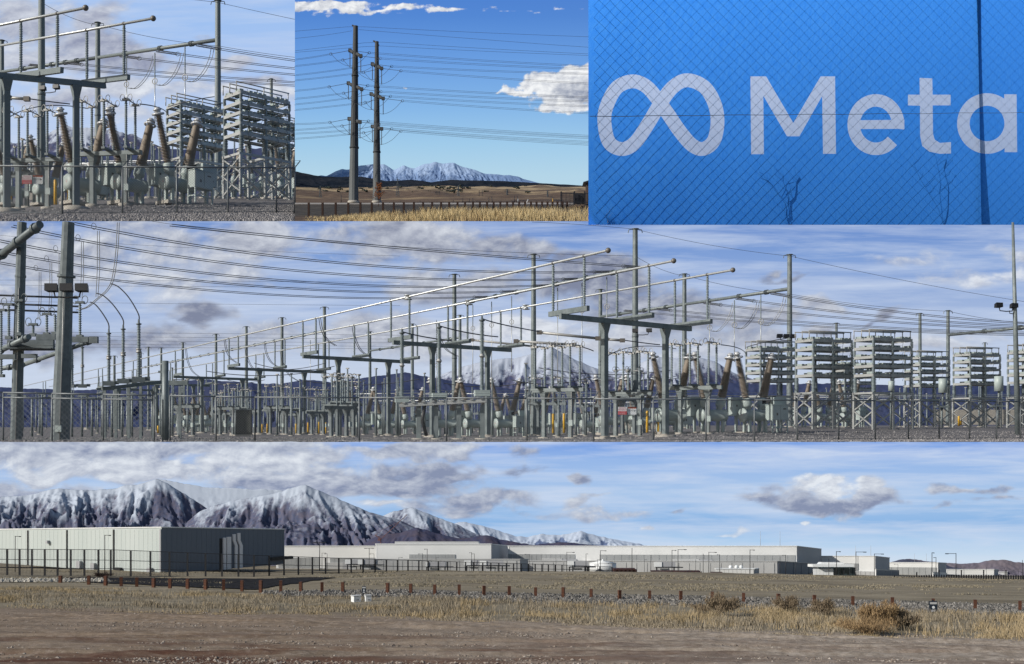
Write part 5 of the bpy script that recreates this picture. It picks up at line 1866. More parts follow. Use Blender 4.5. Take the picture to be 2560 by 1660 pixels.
    if A:
        for i in range(34):
            D = 300 + 430 * (i / 34) ** 1.1
            x = rg.uniform(430, 1640) if i % 3 else rg.uniform(430, 1100)
            put(('stand', 'far', i % 3), make_stand(7.0 + i % 3, 11 + i % 3, 2, 6.6, i % 3 != 1, 2, True, 'steel_dark'), 'switch stand deep in the crowded middle of the yard, %s' % nm, 'switch', yd.G(x, D), k, R(-35 + rg.choice((0, 0, 90))), 'distant switch stands ' + nm)
        pos = [(rg.uniform(20, 1700), rg.uniform(320, 800)) for _ in range(80)] + [(rg.uniform(430, 1500), rg.uniform(290, 520)) for _ in range(40)] + [(rg.uniform(1900, 2560), rg.uniform(400, 600)) for _ in range(16)]
        ft, tb = 34, 0
    else:
        for x, D in ((1530, 330), (1560, 380), (1690, 360), (1800, 380), (1860, 420), (1960, 440)):
            put(('stand', 'far', 1), make_stand(8.0, 12, 2, 6.6, False, 2, True, 'steel_dark'), 'switch stand deep in the close yard, %s' % nm, 'switch', yd.G(x, D), k, R(-8), 'distant switch stands ' + nm)
        pos = [(rg.uniform(1500, 2140), rg.uniform(330, 560)) for _ in range(44)]
    for j, (x, D) in enumerate(pos):
        put(('poststand', j % 3), make_posts(7 + 2.2 * (j % 3), 1, 0, 6.5), 'single post insulator on a steel stand in the rear of the yard, %s' % nm, 'insulator', yd.G(x, D), k, rg.uniform(0, 3), 'single post insulators ' + nm)
    # rear tube busbars seen as pale level lines
    for j in range(11):
        D = 520 + 28 * j
        x0 = rg.uniform(700, 1500) if A else rg.uniform(1480, 1700)
        x1 = x0 + rg.uniform(250, 700)
        y = 985 + 24 * rg.random()
        if j % 3 == 2: x0, x1 = (1850, 2620) if A else (1700, 2150)
        p, q = yd.P(x0, y, D), yd.P(x1, y - 4, D)
        t = thing('rear_busbar', 'pale level tube crossing the rear of the yard, %s' % nm, 'busbar', p, 1, 0, 'rear tubes ' + nm)
        part(t, 'tube', MB().tube((0, 0, 0), q - p, .24 * k, None, 6), M['alu'])
        for u in (.1, .5, .9):
            f_ = (q - p) * u
            part(t, 'insulator', post_insul(6.5, .27, 18), None, f_ - Vector((0, 0, 6.6 * k))).scale = (k, k, k)
            g = yd.G(x0 + (x1 - x0) * u, D)
            part(t, 'column', MB().tube(f_ - Vector((0, 0, 6.6 * k)), Vector((f_.x, f_.y, g.z - p.z - .3)), .34 * k, None, 6), M['steel'])
    # mountains and sky
    hazed_rock, hazed_rock2, sn = (.05, .065, .14), (.085, .085, .13), (.38, .42, .5)  # haze is mixed into these rock and snow colours
    ms = snow_mat('snowy_range_' + yd.kind, hazed_rock, hazed_rock2, sn, .62, .08, .2 / k, .35)
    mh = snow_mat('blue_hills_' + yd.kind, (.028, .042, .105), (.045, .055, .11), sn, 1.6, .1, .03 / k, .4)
    x0, x1 = (-520, 3080) if A else (1300, 2300)
    sky_line = [(980, 985), (1060, 955), (1100, 937), (1160, 915), (1210, 903), (1260, 896), (1300, 893), (1340, 880), (1373, 864), (1400, 878), (1440, 900), (1500, 925), (1560, 932), (1600, 908), (1640, 891), (1700, 897), (1740, 893), (1790, 903), (1830, 930), (1900, 955), (2000, 975)]
    mountain(930, 1010, sky_line if A else [p for p in sky_line if p[0] >= 1300], 1062, ms, 41, rows=50, relief=.36, wl=80, fn=fn)
    if A:
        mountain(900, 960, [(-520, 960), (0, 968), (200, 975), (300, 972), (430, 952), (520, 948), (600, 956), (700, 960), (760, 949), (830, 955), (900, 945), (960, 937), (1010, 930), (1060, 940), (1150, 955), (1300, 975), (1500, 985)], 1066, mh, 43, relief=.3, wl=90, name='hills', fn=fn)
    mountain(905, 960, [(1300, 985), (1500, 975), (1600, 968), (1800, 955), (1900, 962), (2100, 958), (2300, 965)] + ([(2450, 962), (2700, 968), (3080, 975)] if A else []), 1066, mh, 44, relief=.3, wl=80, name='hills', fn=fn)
    if A:
        sky(1050, -520, 3080, 553, 1120,
            [(553, (108, 143, 205)), (640, (128, 160, 214)), (760, (158, 180, 219)), (860, (180, 196, 224)), (940, (196, 208, 228)), (1120, (200, 210, 226))],
            [(150, 640, 520, 150, .72, .1), (640, 610, 220, 70, .85, -.02), (720, 590, 110, 28, .7, .3), (500, 700, 300, 60, .62, .16), (1020, 600, 250, 60, .92, -.12), (1120, 578, 90, 28, .7, .34), (1240, 620, 130, 44, .78, -.16), (1040, 690, 140, 40, .76, .22), (1130, 720, 200, 60, .82, -.08), (500, 790, 110, 36, .88, -.36), (80, 860, 330, 60, .8, -.2), (350, 850, 220, 44, .76, -.24), (700, 840, 260, 60, .68, .1),
             (1080, 850, 300, 60, .84, .18), (950, 830, 140, 50, .8, -.14), (1300, 830, 220, 50, .76, .36), (1500, 700, 200, 80, .92, -.28), (1440, 640, 110, 30, .7, -.22), (1620, 780, 220, 70, .88, -.16), (1560, 860, 260, 60, .78, .15), (1850, 790, 150, 44, .78, -.06), (1830, 850, 180, 44, .78, -.02), (2030, 765, 80, 24, .74, .1), (1940, 700, 55, 9, .58, -.25),
             (2240, 783, 62, 18, .78, -.28), (2180, 800, 44, 8, .62, -.25), (2400, 690, 150, 34, .58, .3), (2540, 660, 100, 48, .6, .34), (2300, 640, 120, 20, .48, .3), (2060, 820, 70, 18, .66, -.15), (2300, 860, 300, 40, .6, .2)],
            nscale=(150, 75), amp=1.5, soft=.27, dark=(128, 136, 160), bright=(222, 227, 236), veil=.8, zoff=4.0, gain=2.4, nx=600, step=(1471, 562.5))
    else:
        sky(9500, -400, 790, -80, 566,
            [(-80, (150, 185, 238)), (60, (160, 193, 240)), (200, (172, 198, 240)), (320, (186, 206, 238)), (420, (200, 214, 236)), (566, (200, 212, 230))],
            [(90, 60, 130, 80, .85, .05), (250, 60, 80, 70, .86, -.02), (190, 130, 150, 60, .9, -.2), (60, 160, 120, 60, .8, .2), (330, 150, 90, 40, .7, -.18), (270, 205, 160, 34, .8, .3), (470, 170, 110, 34, .72, .1), (600, 150, 70, 26, .7, .12), (640, 205, 60, 20, .62, -.25), (500, 230, 140, 30, .7, .2), (700, 240, 90, 30, .66, .34), (120, 250, 150, 40, .8, -.15), (340, 280, 180, 34, .7, .3), (500, 85, 60, 8, .5, -.22)],
            nscale=(150, 80), amp=1.5, soft=.27, dark=(146, 153, 178), bright=(224, 230, 240), veil=.6, nx=200, zoff=4.0, gain=2.4)


def bez(P, n=14):
    """smooth line through points"""
    P = [P[0]] + list(P) + [P[-1]]
    out = []
    for i in range(1, len(P) - 2):
        a, b, c, d = P[i - 1:i + 3]
        for j in range(6):
            t = j / 6
            out.append(((2 * b) + (c - a) * t + (2 * a - 5 * b + 4 * c - d) * t * t + (3 * b - a - 3 * c + d) * t ** 3) * .5)
    return out + [P[-2]]


def build_wide_left(yd):
    """things only the wide yard shows: leaning columns, cable terminations, arresters"""
    nm = yd.name
    for xb, xt, wb, wt, D, lab in ((40, 55, 29, 23, 204, 'farther leaning many sided column with the platform arm'), (150, 171, 48, 30, 192, 'thick leaning many sided column carrying three floodlights')):
        g, p = yd.P(xb, 1106, D), yd.P(xt, 556, D)
        t = thing('steel_column', '%s, %s' % (lab, nm), 'column', g)
        r0, r1 = wb / 2 / F * D, wt / 2 / F * D
        v = p - g
        part(t, 'shaft', MB().lathe([(r0, -.5), (r0 + (r1 - r0) * .73, v.length * .755)], 10, (0, 0, 0), v, False).lathe([(r0 + (r1 - r0) * .76, v.length * .755), (r1, v.length)], 10, (0, 0, 0), v, False), M['steel_dark'])
        part(t, 'collar', MB().lathe([(r0 * .95, v.length * .75), (r0 * .95, v.length * .76)], 10, (0, 0, 0), v, False), M['steel_dark'])
        part(t, 'conduit', MB().path([Vector((r0 * .3, -r0 * .96, 0)), v * .4 + Vector((r0 * .2, -r0 * .9, 0)), v * .7 + Vector((r0 * .1, -r0 * .86, 0))], .09, 5), M['alu_grey'])
        if D == 192:
            part(t, 'junction_box', MB().box((.4, -r0 - .2, 2.2), (1.0, .4, 1.0)), M['paint'])
    o = floodlight(yd, 168, 730, 188, 3, 'three black floodlights on a bracket of the thick column')
    o.scale = (1.25, 1.25, 1.25)
    for x0, y0, x1, y1, D0, D1, r, lab, dark in ((-20, 655, 100, 561, 208, 196, .66, 'heavy tube brace sloping across the leaning column', 1), (-20, 886, 72, 842, 206, 198, .5, 'first pale tube arm of the switch platform', 0), (54, 913, 240, 848, 214, 205, .42, 'long pale tube arm of the switch platform', 0), (-20, 925, 60, 912, 210, 208, .4, 'short lower tube arm of the switch platform', 0)):
        p, q = yd.P(x0, y0, D0), yd.P(x1, y1, D1)
        t = thing('tube_arm', '%s, %s' % (lab, nm), 'arm', p)
        part(t, 'tube', MB().tube((0, 0, 0), q - p, r, None, 10), M['steel_dark' if dark else 'steel'])
        for u in (.22, .55, .9):
            m = (q - p) * u
            w = (q - p).normalized() * .35
            part(t, 'collar', MB().tube(m - w, m + w, r * 1.35, None, 10), M['steel_dark'])
    # platform frames
    t = thing('switch_platform', 'dark switch platform fixed between the leaning columns, %s' % nm, 'platform', yd.P(100, 870, 202))
    o = yd.P(100, 870, 202)
    mb = [(20, 858, 135, 858, 1.0), (20, 870, 135, 868, .5), (-10, 892, 40, 892, .8), (55, 890, 92, 890, .7), (92, 843, 140, 843, .95), (178, 849, 222, 849, .9), (224, 850, 245, 850, 1.1)]
    for x0, y0, x1, y1, h in mb:
        part(t, 'beam', MB().bar(yd.P(x0, y0, 202) - o, yd.P(x1, y1, 202) - o, .8, h), M['steel_dark'])
    for y in (862, 866, 875):
        part(t, 'rod', MB().tube(yd.P(25, y, 203) - o, yd.P(138, y, 203) - o, .12, None, 5), M['steel_dark'])
    part(t, 'grating', MB().box(yd.P(85, 873, 204) - o, (8, 6, .12)), M['steel_dark'])
    # post insulators with rings on the platform
    for x, y0, y1, r in ((22, 845, 762, 3), (48, 836, 752, 3.5), (83, 838, 812, 3), (117, 836, 786, 3), (138, 834, 786, 3), (200, 842, 757, 3.4), (3, 940, 776, 3), (180, 966, 880, 3)):
        b = yd.P(x, y0, 203); h = (y0 - y1) / F * 203
        t = thing('post_insulator', 'dark post insulator standing on the switch platform, %s' % nm, 'insulator', b, 1, 0, 'platform insulators')
        part(t, 'insulator', MB().lathe(insul_profile(h, .28, max(8, int(h * 2.6))), 8), M['porc'])
        if x not in (138, 180):
            part(t, 'corona_ring', horns(MB(), (0, 0, h - .1), 1.1), M['steel_dark'])
        part(t, 'base', MB().box((0, 0, .05), (1.0, .9, .5)), M['steel_dark'])
    for y, D in ((741, 206), (762, 206), (777, 207)):
        conductor(yd, [(-30, y - 4, D), (80, y, D), (196, y + 4, D)], 'dark level tube crossing behind the leaning columns', .17, 0, group='level tubes')
    # six twin conductors from the upper corner to the inner girder row
    g1 = lambda x: (HZ - .2021 * (x + 415), GK / (.2021 * (x + 415)))
    S = [((-40, 508, 232), (430, 604), 1526, 679), ((-40, 549, 240), (430, 639), 1446, 697), ((-40, 594, 250), (430, 673), 1373, 713), ((-40, 622, 262), (430, 695), 1288, 728), ((-40, 650, 275), (430, 717), 1219, 742), ((60, 520, 226), (430, 563), 1600, 668)]
    for n_, ((x0, y0, D0), (mx, my), x1, y1) in enumerate(S):
        yd_, D1 = g1(x1)
        # parabola through the three photo points
        c = np.polyfit([x0, mx, x1], [y0, my, y1], 2)
        xs = np.linspace(x0, x1, 22)
        pts = [(x, float(np.polyval(c, x)), D0 + (D1 - D0) * (i / 21)) for i, x in enumerate(xs)]
        pts = [p for p in pts if p[1] > 557]
        conductor(yd, pts, ['second', 'third', 'fourth', 'fifth', 'lowest', 'highest'][n_] + ' twin conductor sweeping from the upper corner to the inner girder', .085, .36, strain=5.5)
    for x, y0, yb, D in ((246, 577, 742, 236), (206, 605, 745, 244), (127, 657, 786, 256), (100, 680, 800, 268), (150, 632, 730, 250)):
        p = yd.P(x, y0, D)
        t = thing('hanging_cable', 'thin twin cable hanging from a conductor near the leaning columns, %s' % nm, 'cable', p, 1, 0, 'hanging cables by the columns')
        for dx in (-.2, .2):
            part(t, 'cable', MB().path([(dx, 0, 0), (dx * 1.2, 0, (y0 - yb) / F * D * .6), (dx - .3, 0, (y0 - yb) / F * D)], .075, 4), M['cable'])
        part(t, 'loop', MB().ring((-.9, 0, .9), .62, .06, (.5, 1, .2), 12, 4), M['wire'])
    for y0, y1, y2 in ((700, 702, 706), (712, 716, 719), (752, 759, 764), (829, 833, 838), (838, 843, 848), (848, 853, 857), (858, 862, 866), (866, 869, 872), (585, 617, 640)):
        conductor(yd, [(-40, y0, 600), (430, y1, 620), (1000, y2, 640)], 'faint distant line crossing the sky over the busbars', .06, 0, group='distant lines')
    conductor(yd, [(380, 553, 330), (900, 610, 330), (1588, 640, 330)], 'thin shield wire ending at the tallest pole', .05, 0, group='shield wires')
    conductor(yd, [(1330, 555, 330), (1460, 562, 330), (1588, 573, 330)], 'thin shield wire entering from the top over the tallest pole', .05, 0, group='shield wires')
    # droppers of the inner row
    for x, y0, yr, y1, D in ((1517, 692, 762, 905, 345), (1455, 706, 772, 935, 358), (1394, 718, 782, 960, 370), (1279, 741, 801, 930, 392), (1229, 754, 809, 950, 405), (1182, 762, 817, 960, 415), (1091, 800, 910, 975, 455), (776, 850, 880, 990, 560)):
        dropper(yd, x, y0, yr, y1, D, 'hanging tube with a wheel shaped ring under the inner girder')
    # slack cables from the tube busbars down to the switch stands, and thin lines strung low through the yard
    for i, (x, dx, dy) in enumerate(((463, 36, 72), (612, 40, 66), (700, 48, 78), (797, 40, 70), (880, 46, 80), (1090, 52, 84), (560, 30, 58), (660, 36, 60))):
        b = i % 3
        D = BUSK / (SL[b] * (x + 415))
        y = HZ - BUSK / D
        L = [yd.P(*q) for q in ((x, y, D), (x + dx * .12, y + dy * .4, D), (x + dx * .45, y + dy * .78, D + 3), (x + dx, y + dy, D + 8))]
        t = thing('slack_jumper', ['first', 'second', 'third', 'fourth', 'fifth', 'sixth', 'seventh', 'eighth'][i] + ' slack double cable dropping from a tube busbar to a stand, ' + nm, 'cable', L[0], 1, 0, 'slack jumpers of the busbars')
        for o_ in (0, .5):
            part(t, 'cable', MB().path([p - L[0] + Vector((o_, 0, 0)) for p in bez(L)], .1, 4), M['wire'])
    rl = random.Random(17)
    for i in range(22):
        D = rl.uniform(290, 560)
        x0 = rl.uniform(420, 1560); x1 = x0 + rl.uniform(110, 360)
        y0 = rl.uniform(905, 1000); y1 = y0 + rl.uniform(-16, 16)
        conductor(yd, [(x0, y0, D), ((x0 + x1) / 2, (y0 + y1) / 2 + rl.uniform(8, 18), D), (x1, y1, D)], 'thin low cable sagging between stands in the middle of the yard', .1, 0, group='thin low cables')
    # cable terminations
    base = [(272, 955, 833), (308, 949, 822), (347, 945, 809), (206, 962, 868), (180, 962, 872)]
    def mk():
        t = thing('cable_termination', '', '')
        part(t, 'lower_insulator', MB().lathe(insul_profile(4.6, .4, 14), 10), M['porc'])
        part(t, 'joint', MB().lathe([(.5, 4.55), (.5, 4.8), (.42, 4.85), (.42, 5.1), (.5, 5.15), (.5, 5.3)], 10), M['alu_grey'])
        part(t, 'upper_insulator', MB().lathe([(r * .94, z + 5.3) for r, z in insul_profile(4.4, .4, 14)], 10), M['porc'])
        part(t, 'cap', MB().lathe([(.45, 9.6), (.5, 9.8), (.2, 9.9), (.16, 10.6)], 10), M['steel_dark'])
        part(t, 'base_box', MB().box((0, 0, -.3), (2.2, 1.3, .9)), M['steel'])
        part(t, 'base_box', MB().box((1.5, .1, -.1), (.9, .7, .7)), M['steel_dark'])
        return t
    for i, (x, yb, yt) in enumerate(base):
        D = 230; h = (yb - yt) / F * D
        put('termination', mk, ['first', 'middle', 'tallest'][i] + ' of three cable terminations with arching cables, ' + nm if i < 3 else 'cable termination partly behind the thick column, ' + nm, 'cable termination', yd.P(x, yb, D), h / 9.8, .3, 'cable terminations')
    ends = [(225, 755), (241, 733), (276, 709)]
    for i in range(3):
        x, yb, yt = base[i]; ex, ey = ends[i]
        L = [yd.P(*q, 230) for q in ((x, yt - 5), (x - 1, yt - 24), (x - (x - ex) * .35, ey + (yt - ey) * .35), (x - (x - ex) * .72, ey + (yt - ey) * .08), (ex, ey))]
        single('arching_cable', MB().path(bez(L), .12, 6), M['wire'], ['lowest', 'middle', 'highest'][i] + ' thick cable arching down onto a cable termination, ' + nm, 'cable', L[0], 'arching cables')
    for dx in (0, 5):
        L = [yd.P(q[0] + dx, q[1], 230) for q in ((293, 556), (290, 620), (281, 690), (268, 722), (240, 748), (215, 768), (190, 775))]
        single('slack_cable', MB().path(bez(L), .085, 4), M['cable'], 'slack pale cable falling from the top past the arching cables, ' + nm, 'cable', L[0], 'slack pale cables')
    # their beam and legs
    t = thing('termination_stand', 'long low steel stand under the cable terminations, %s' % nm, 'stand', yd.G(300, 235))
    o = yd.G(300, 235)
    part(t, 'beam', MB().bar(yd.P(255, 972, 232) - o, yd.P(405, 955, 240) - o, .8, .7), M['steel'])
    part(t, 'beam', MB().bar(yd.P(360, 957, 244) - o, yd.P(470, 957, 244) - o, .8, .9), M['steel'])
    for x in (262, 290, 322, 352, 384, 420, 450):
        a, b = yd.G(x, 238), yd.P(x, 966, 238)
        part(t, 'leg', MB().tube(a - o - Vector((0, 0, .3)), b - o, .36, None, 4), M['steel'])
    for j in range(16):
        x = 30 + 25 * j
        a, b = yd.G(x, 300 + 14 * (j % 5)), yd.P(x, 985 + 5 * (j % 3), 300 + 14 * (j % 5))
        t = thing('pipe_stand', 'thin steel stand behind the gate panel, %s' % nm, 'stand', a, 1, 0, 'thin stands behind the gate')
        part(t, 'column', MB().tube((0, 0, -.3), b - a, .34, .3, 6), M['steel'])
        part(t, 'cross_head', MB().box(b - a, (2.2, .5, .5)), M['steel'])
    # the three big arresters and their table
    D = 215
    o = yd.G(1110, D)
    t = thing('arrester_table', 'low steel table under three tall grey arresters, %s' % nm, 'table', o)
    a, b = yd.P(1000, 1014, D), yd.P(1216, 1002, D)
    for dy in (-1.6, -.5, .6, 1.7):
        part(t, 'channel', MB().bar(a - o + Vector((0, dy, 0)), b - o + Vector((0, dy, 0)), .5, .55), M['galv_rack'])
    for i in range(9):
        m = a.lerp(b, (i + .5) / 9) - o
        part(t, 'cross_bar', MB().box(m + Vector((0, 0, .42)), (.5, 4.2, .25)), M['galv_rack'])
    for x in (1047, 1090, 1147, 1206):
        p, q = yd.G(x, D), yd.P(x, 1012, D)
        part(t, 'leg', MB().tube(p - o - Vector((0, 0, .3)), q - o, .62, .55, 4), M['steel'])
        part(t, 'footing', MB().lathe([(1.3, -.5), (1.3, .3)], 14, p - o), M['conc'])
    part(t, 'cable_tray', MB().path([yd.P(1062, 1012, D - 1) - o, yd.P(1056, 1050, D - 1) - o, yd.P(1066, 1090, D - 1) - o], .35, 6), M['black'])
    def mka():
        t = thing('surge_arrester', '', '')
        part(t, 'lower_insulator', MB().lathe(insul_profile(5.6, .44, 22), 12), M['porc'])
        part(t, 'joint_ring', MB().ring((0, 0, 5.9), .42, .12, (0, 0, 1), 12, 5).lathe([(.38, 5.6), (.38, 6.3)], 10), M['alu_grey'])
        part(t, 'upper_insulator', MB().lathe([(r, z + 6.3) for r, z in insul_profile(5.6, .44, 22)], 12), M['porc'])
        part(t, 'cap', MB().lathe([(.5, 11.9), (.5, 12.2), (.2, 12.25), (.16, 12.8)], 10), M['steel_dark'])
        part(t, 'base_box', MB().box((0, 0, -.5), (2.6, 1.6, 1.1)), M['paint'])
        return t
    for i, (x, yb, yt) in enumerate(((1005, 992, 829), (1098, 983, 815), (1205, 976, 797))):
        put('arrester', mka, ['smallest', 'middle', 'tallest'][i] + ' of three tall ribbed grey arresters on the low table, ' + nm, 'arrester', yd.P(x, yb, D), (yb - yt) / F * D / 12.3, .2, 'ribbed grey arresters')
    # green cabinet
    p = yd.P(610, 1090, 240)
    t = thing('control_cabinet', 'grey control cabinet on the gravel behind the fence, %s' % nm, 'cabinet', p, 1, R(9))
    part(t, 'body', MB().box((0, 0, 2.7), (3.1, 1.8, 5.0)), mat('cabinet_grey', (.06, .064, .06), (.08, .083, .08), 1, .7, spec=.2))
    part(t, 'roof', MB().box((0, 0, 5.25), (3.4, 2.1, .16)), M['steel_dark'])
    part(t, 'door', MB().box((0, -.93, 2.7), (2.8, .1, 4.6)), mat('cabinet_door', (.075, .078, .072), rough=.8, spec=.2))
    part(t, 'plinth', MB().box((0, 0, .1), (3.3, 2, .4)), M['conc'])


# ================================================================== THE TWIN POLE LINE ON THE PLAIN
class Line:
    k = 1.0
    name = 'plain'
    def P(s, px, py, D): return W(px, py, D)


def yg2(px, D):
    px, D = np.broadcast_arrays(np.asarray(px, float), np.asarray(D, float))
    return np.interp(D, [1055, 1100, 1250, 1410, 1600, 1750, 1850, 1880, 1950, 2100, 2300, 2500, 2650, 2760], [566, 554, 546, 540, 531, 521, 512, 508.5, 507, 501, 485, 473, 467.5, 466])


def G2(px, D): return W(px, float(yg2(px, D)), D)


def build_plain():
    E0 = 737.2
    cols = np.linspace(E0, 1500, 280)
    Ds = np.linspace(1056, 2760, 170)
    px, D = np.meshgrid(cols, Ds)
    D = np.where(px > 1474, np.maximum(D, 1140), D)
    y = yg2(px, D)
    P = Wn(px, y, D)
    P[..., 2] += (fbm(px / 26, D / 22, 4, 2) - .5) * 3.0 * np.clip((1860 - D) / 300, 0, 1)
    far = np.clip((D - 2000) / 300, 0, 1)
    P[..., 2] += (fbm(px / 90, D / 160, 4, 6) - .5) * 14 * far
    m, nt, b = nodes('plain_ground')
    L = nt.links
    N = nt.nodes.new
    b.inputs['Roughness'].default_value = .95
    b.inputs['Specular IOR Level'].default_value = .1
    at = N('ShaderNodeAttribute'); at.attribute_name = 'tan'
    at2 = N('ShaderNodeAttribute'); at2.attribute_name = 'dark_field'
    tc = N('ShaderNodeTexCoord')
    nz = N('ShaderNodeTexNoise'); nz.inputs['Scale'].default_value = .08; nz.inputs['Detail'].default_value = 9; nz.inputs['Roughness'].default_value = .72
    mp = N('ShaderNodeMapping'); mp.inputs['Scale'].default_value = (.5, 1, 1)
    L.new(tc.outputs['Object'], mp.inputs[0]); L.new(mp.outputs[0], nz.inputs[0])
    def mix(f, a, c):
        x = N('ShaderNodeMix'); x.data_type = 'RGBA'; L.new(f, x.inputs[0])
        for i, v in ((6, a), (7, c)):
            if isinstance(v, tuple): x.inputs[i].default_value = (*v, 1)
            else: L.new(v, x.inputs[i])
        return x.outputs[2]
    mr = N('ShaderNodeMapRange'); mr.inputs[1].default_value, mr.inputs[2].default_value = .38, .62
    L.new(nz.outputs[0], mr.inputs[0])
    brown = mix(mr.outputs[0], (.075, .05, .038), (.14, .1, .07))
    tan = mix(mr.outputs[0], (.26, .19, .11), (.4, .31, .19))
    c = mix(at.outputs['Fac'], brown, tan)
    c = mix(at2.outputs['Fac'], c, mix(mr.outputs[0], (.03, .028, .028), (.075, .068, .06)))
    L.new(c, b.inputs['Base Color'])
    me = grid_mesh('plain', P, m)
    yy = y + (fbm(px / 70, D / 40, 4, 15) - .5) * 16 + (px - 1100) * -.006
    tan_a = np.clip((482 - yy) / 5, 0, 1) * np.clip((yy - 462) / 4, 0, 1) * np.clip((fbm(px / 140, D / 30, 4, 19) - .36) * 7, 0, 1)
    tan_a = np.maximum(tan_a, .5 * np.clip((500 - yy) / 3, 0, 1) * np.clip((yy - 490) / 3, 0, 1) * np.clip((fbm(px / 200, D / 20, 3, 29) - .5) * 6, 0, 1))
    dark_field = np.clip((1860 - D) / 20, 0, 1) * np.clip((D - 1260) / 200, .25, 1)  # darker brown field between the straw grass and the road
    for nm, a in (('tan', tan_a), ('dark_field', dark_field)):
        q = me.attributes.new(nm, 'FLOAT', 'POINT')
        q.data.foreach_set('value', a.astype(np.float32).ravel())
    struct('ground', me, m)
    # road
    rows = np.array([[tuple(W(x, float(yg2(x, d)) - (.9 if x > 0 else 0), d)) for x in np.linspace(E0, 1474, 60)] for d in (1855, 1905)])
    rm = mat('pale_road', (.3, .29, .28), (.36, .35, .335), .05, .9)
    me = grid_mesh('road', rows, rm)
    struct('road', me, rm)
    # straw grass in front
    rg = np.random.default_rng(21)
    n = 42000
    px = 760 + 760 * rg.random(n) ** .92
    D = 1066 + 250 * rg.random(n) ** 1.2
    dens = fbm(px / 38, D / 40, 4, 71)
    kk = rg.random(n) < np.clip((dens - .34) * 3.5, .05, 1) * np.clip((px - 745) / 140, .1, 1)
    px, D, dens = px[kk], D[kk], dens[kk]
    H = (2.2 + 6.5 * rg.random(len(px)) ** 1.5) * (.5 + .9 * dens) * np.clip((px - 700) / 260, .4, 1.25) * (.8 + .4 * np.interp(px, [740, 1000, 1300, 1480], [.2, .8, 1.1, 1.2]))
    V, Q = blades(Wn(px, yg2(px, D) + 1, D), H, .16 + .18 * rg.random(len(px)), .55 * rg.random(len(px)), rg)
    for lo, hi, cols_, lab in ((0, .52, [(.3, .21, .1), (.42, .31, .16), (.24, .17, .09), (.5, .39, .22)], 'brown straw grass at the foot of the plain view'), (.52, 2, [(.5, .4, .22), (.62, .51, .3), (.4, .3, .15), (.55, .42, .22)], 'pale seeded straw grass before the post row of the plain')):
        idx = np.where((dens >= lo) & (dens < hi))[0]
        vi = V.reshape(-1, 5, 3)[idx].reshape(-1, 3)
        q = np.array([(0, 1, 2), (0, 2, 3), (3, 2, 4)])
        mt = random_tint('straw', cols_)
        o = struct('straw_grass', raw_mesh('straw_grass', vi, (q[None] + (np.arange(len(idx)) * 5)[:, None, None]).reshape(-1, 3), mt), mt)
        o['kind'] = 'stuff'
        tag(o, lab, 'grass')
    # rusty posts
    xs = [133, 243, 347, 447, 543, 633, 722, 808, 887, 967, 1040, 1112, 1183, 1247, 1313, 1373, 1436, 1491, 1547, 1600, 1653, 1706, 1754, 1802, 1849, 1896, 1940, 1984, 2027, 2067, 2106, 2145, 2182]
    def mk():
        t = thing('fence_post', '', '')
        part(t, 'shaft', MB().box((0, 0, .48), (2.5, 2.5, 1.04)), M['rust_shade'])
        part(t, 'cap', MB().box((0, 0, 1.01), (2.6, 2.6, .03)), M['rust_shade'])
        return t
    for x in xs:
        px_ = 730 + x / 3.173
        yb = float(np.interp(x, [133, 447, 1112, 1600, 2182], [542.5, 537, 530, 527, 521]))
        yt = float(np.interp(x, [133, 2182], [508, 504.5]))
        D = float(np.interp(yb, [521, 542.5], [1750, 1390]))
        o = put('rustpost2', mk, 'rusty square post in the row below the road on the plain', 'post', W(px_, yb, D), 1, 0, 'rusty posts along the road of the plain')
        o.scale = (D / 1450, D / 1450, (yb - yt) / F * D)
    # the two poles
    ln = Line()
    dk, lt = mat('backlit_pole_dark', (.035, .039, .043), (.06, .065, .07), .035, .75, 0, .15, stretch=(1, 1, .2)), mat('grey_pole_base', (.075, .085, .09), (.11, .12, .125), .03, .7, 0, .1, stretch=(1, 1, .2))  # dark base colour stands in for the poles being backlit
    spec = [(884, 889, 505, 65, 24, 12, 1900, (369, 189), ((126, 140), (208, 223), (297, 305)), 'taller'), (942, 942, 505, 104, 20, 9.5, 1960, (380, 218), ((160, 171), (235, 246), (316, 322)), 'shorter')]
    arms_tip = {0: [((875, 126), (902, 140)), ((871, 208), (904, 223)), ((873, 297), (900, 305))], 1: [((931, 160), (954, 171)), ((928, 235), (958, 246)), ((931, 316), (954, 322))]}
    for i, (xb, xt, yb, yt, wb, wt, D, js, lv, nm) in enumerate(spec):
        b, tp = W(xb, yb, D), W(xt, yt, D)
        t = thing('transmission_pole', '%s of two dark tubular transmission poles beside the road' % nm, 'power pole', b)
        v = tp - b
        u = D / F
        prev = 0.0
        cuts = [(yb - js[0]) / (yb - yt), (yb - js[1]) / (yb - yt), 1.0]
        for j, c in enumerate(cuts):
            r0 = (wb + (wt - wb) * prev) / 2 * u * (1.03 if j < 2 else 1)
            r1 = (wb + (wt - wb) * c) / 2 * u
            part(t, 'section', MB().lathe([(r0, v.length * prev - (2 if j == 0 else 0)), (r1, v.length * c)], 12, (0, 0, 0), v, False), lt if j == 0 else dk)
            if j < 2:
                part(t, 'flange', MB().lathe([(r1 * 1.17, v.length * c - 1.2), (r1 * 1.17, v.length * c + 1.2)], 12, (0, 0, 0), v), dk)
            prev = c
        part(t, 'footing', MB().lathe([(wb * .62 * u, -3), (wb * .62 * u, 1.2)], 16), M['conc'])
        part(t, 'peak_arm', MB().bar(W(xt - 9, yt - 2, D) - b, W(xt, yt + 2, D) - b, 1.6, 2.2), dk)
        part(t, 'peak_arm', MB().bar(W(xt, yt + 8, D) - b, W(xt + 6, yt + 9, D) - b, 1.4, 1.8), dk)
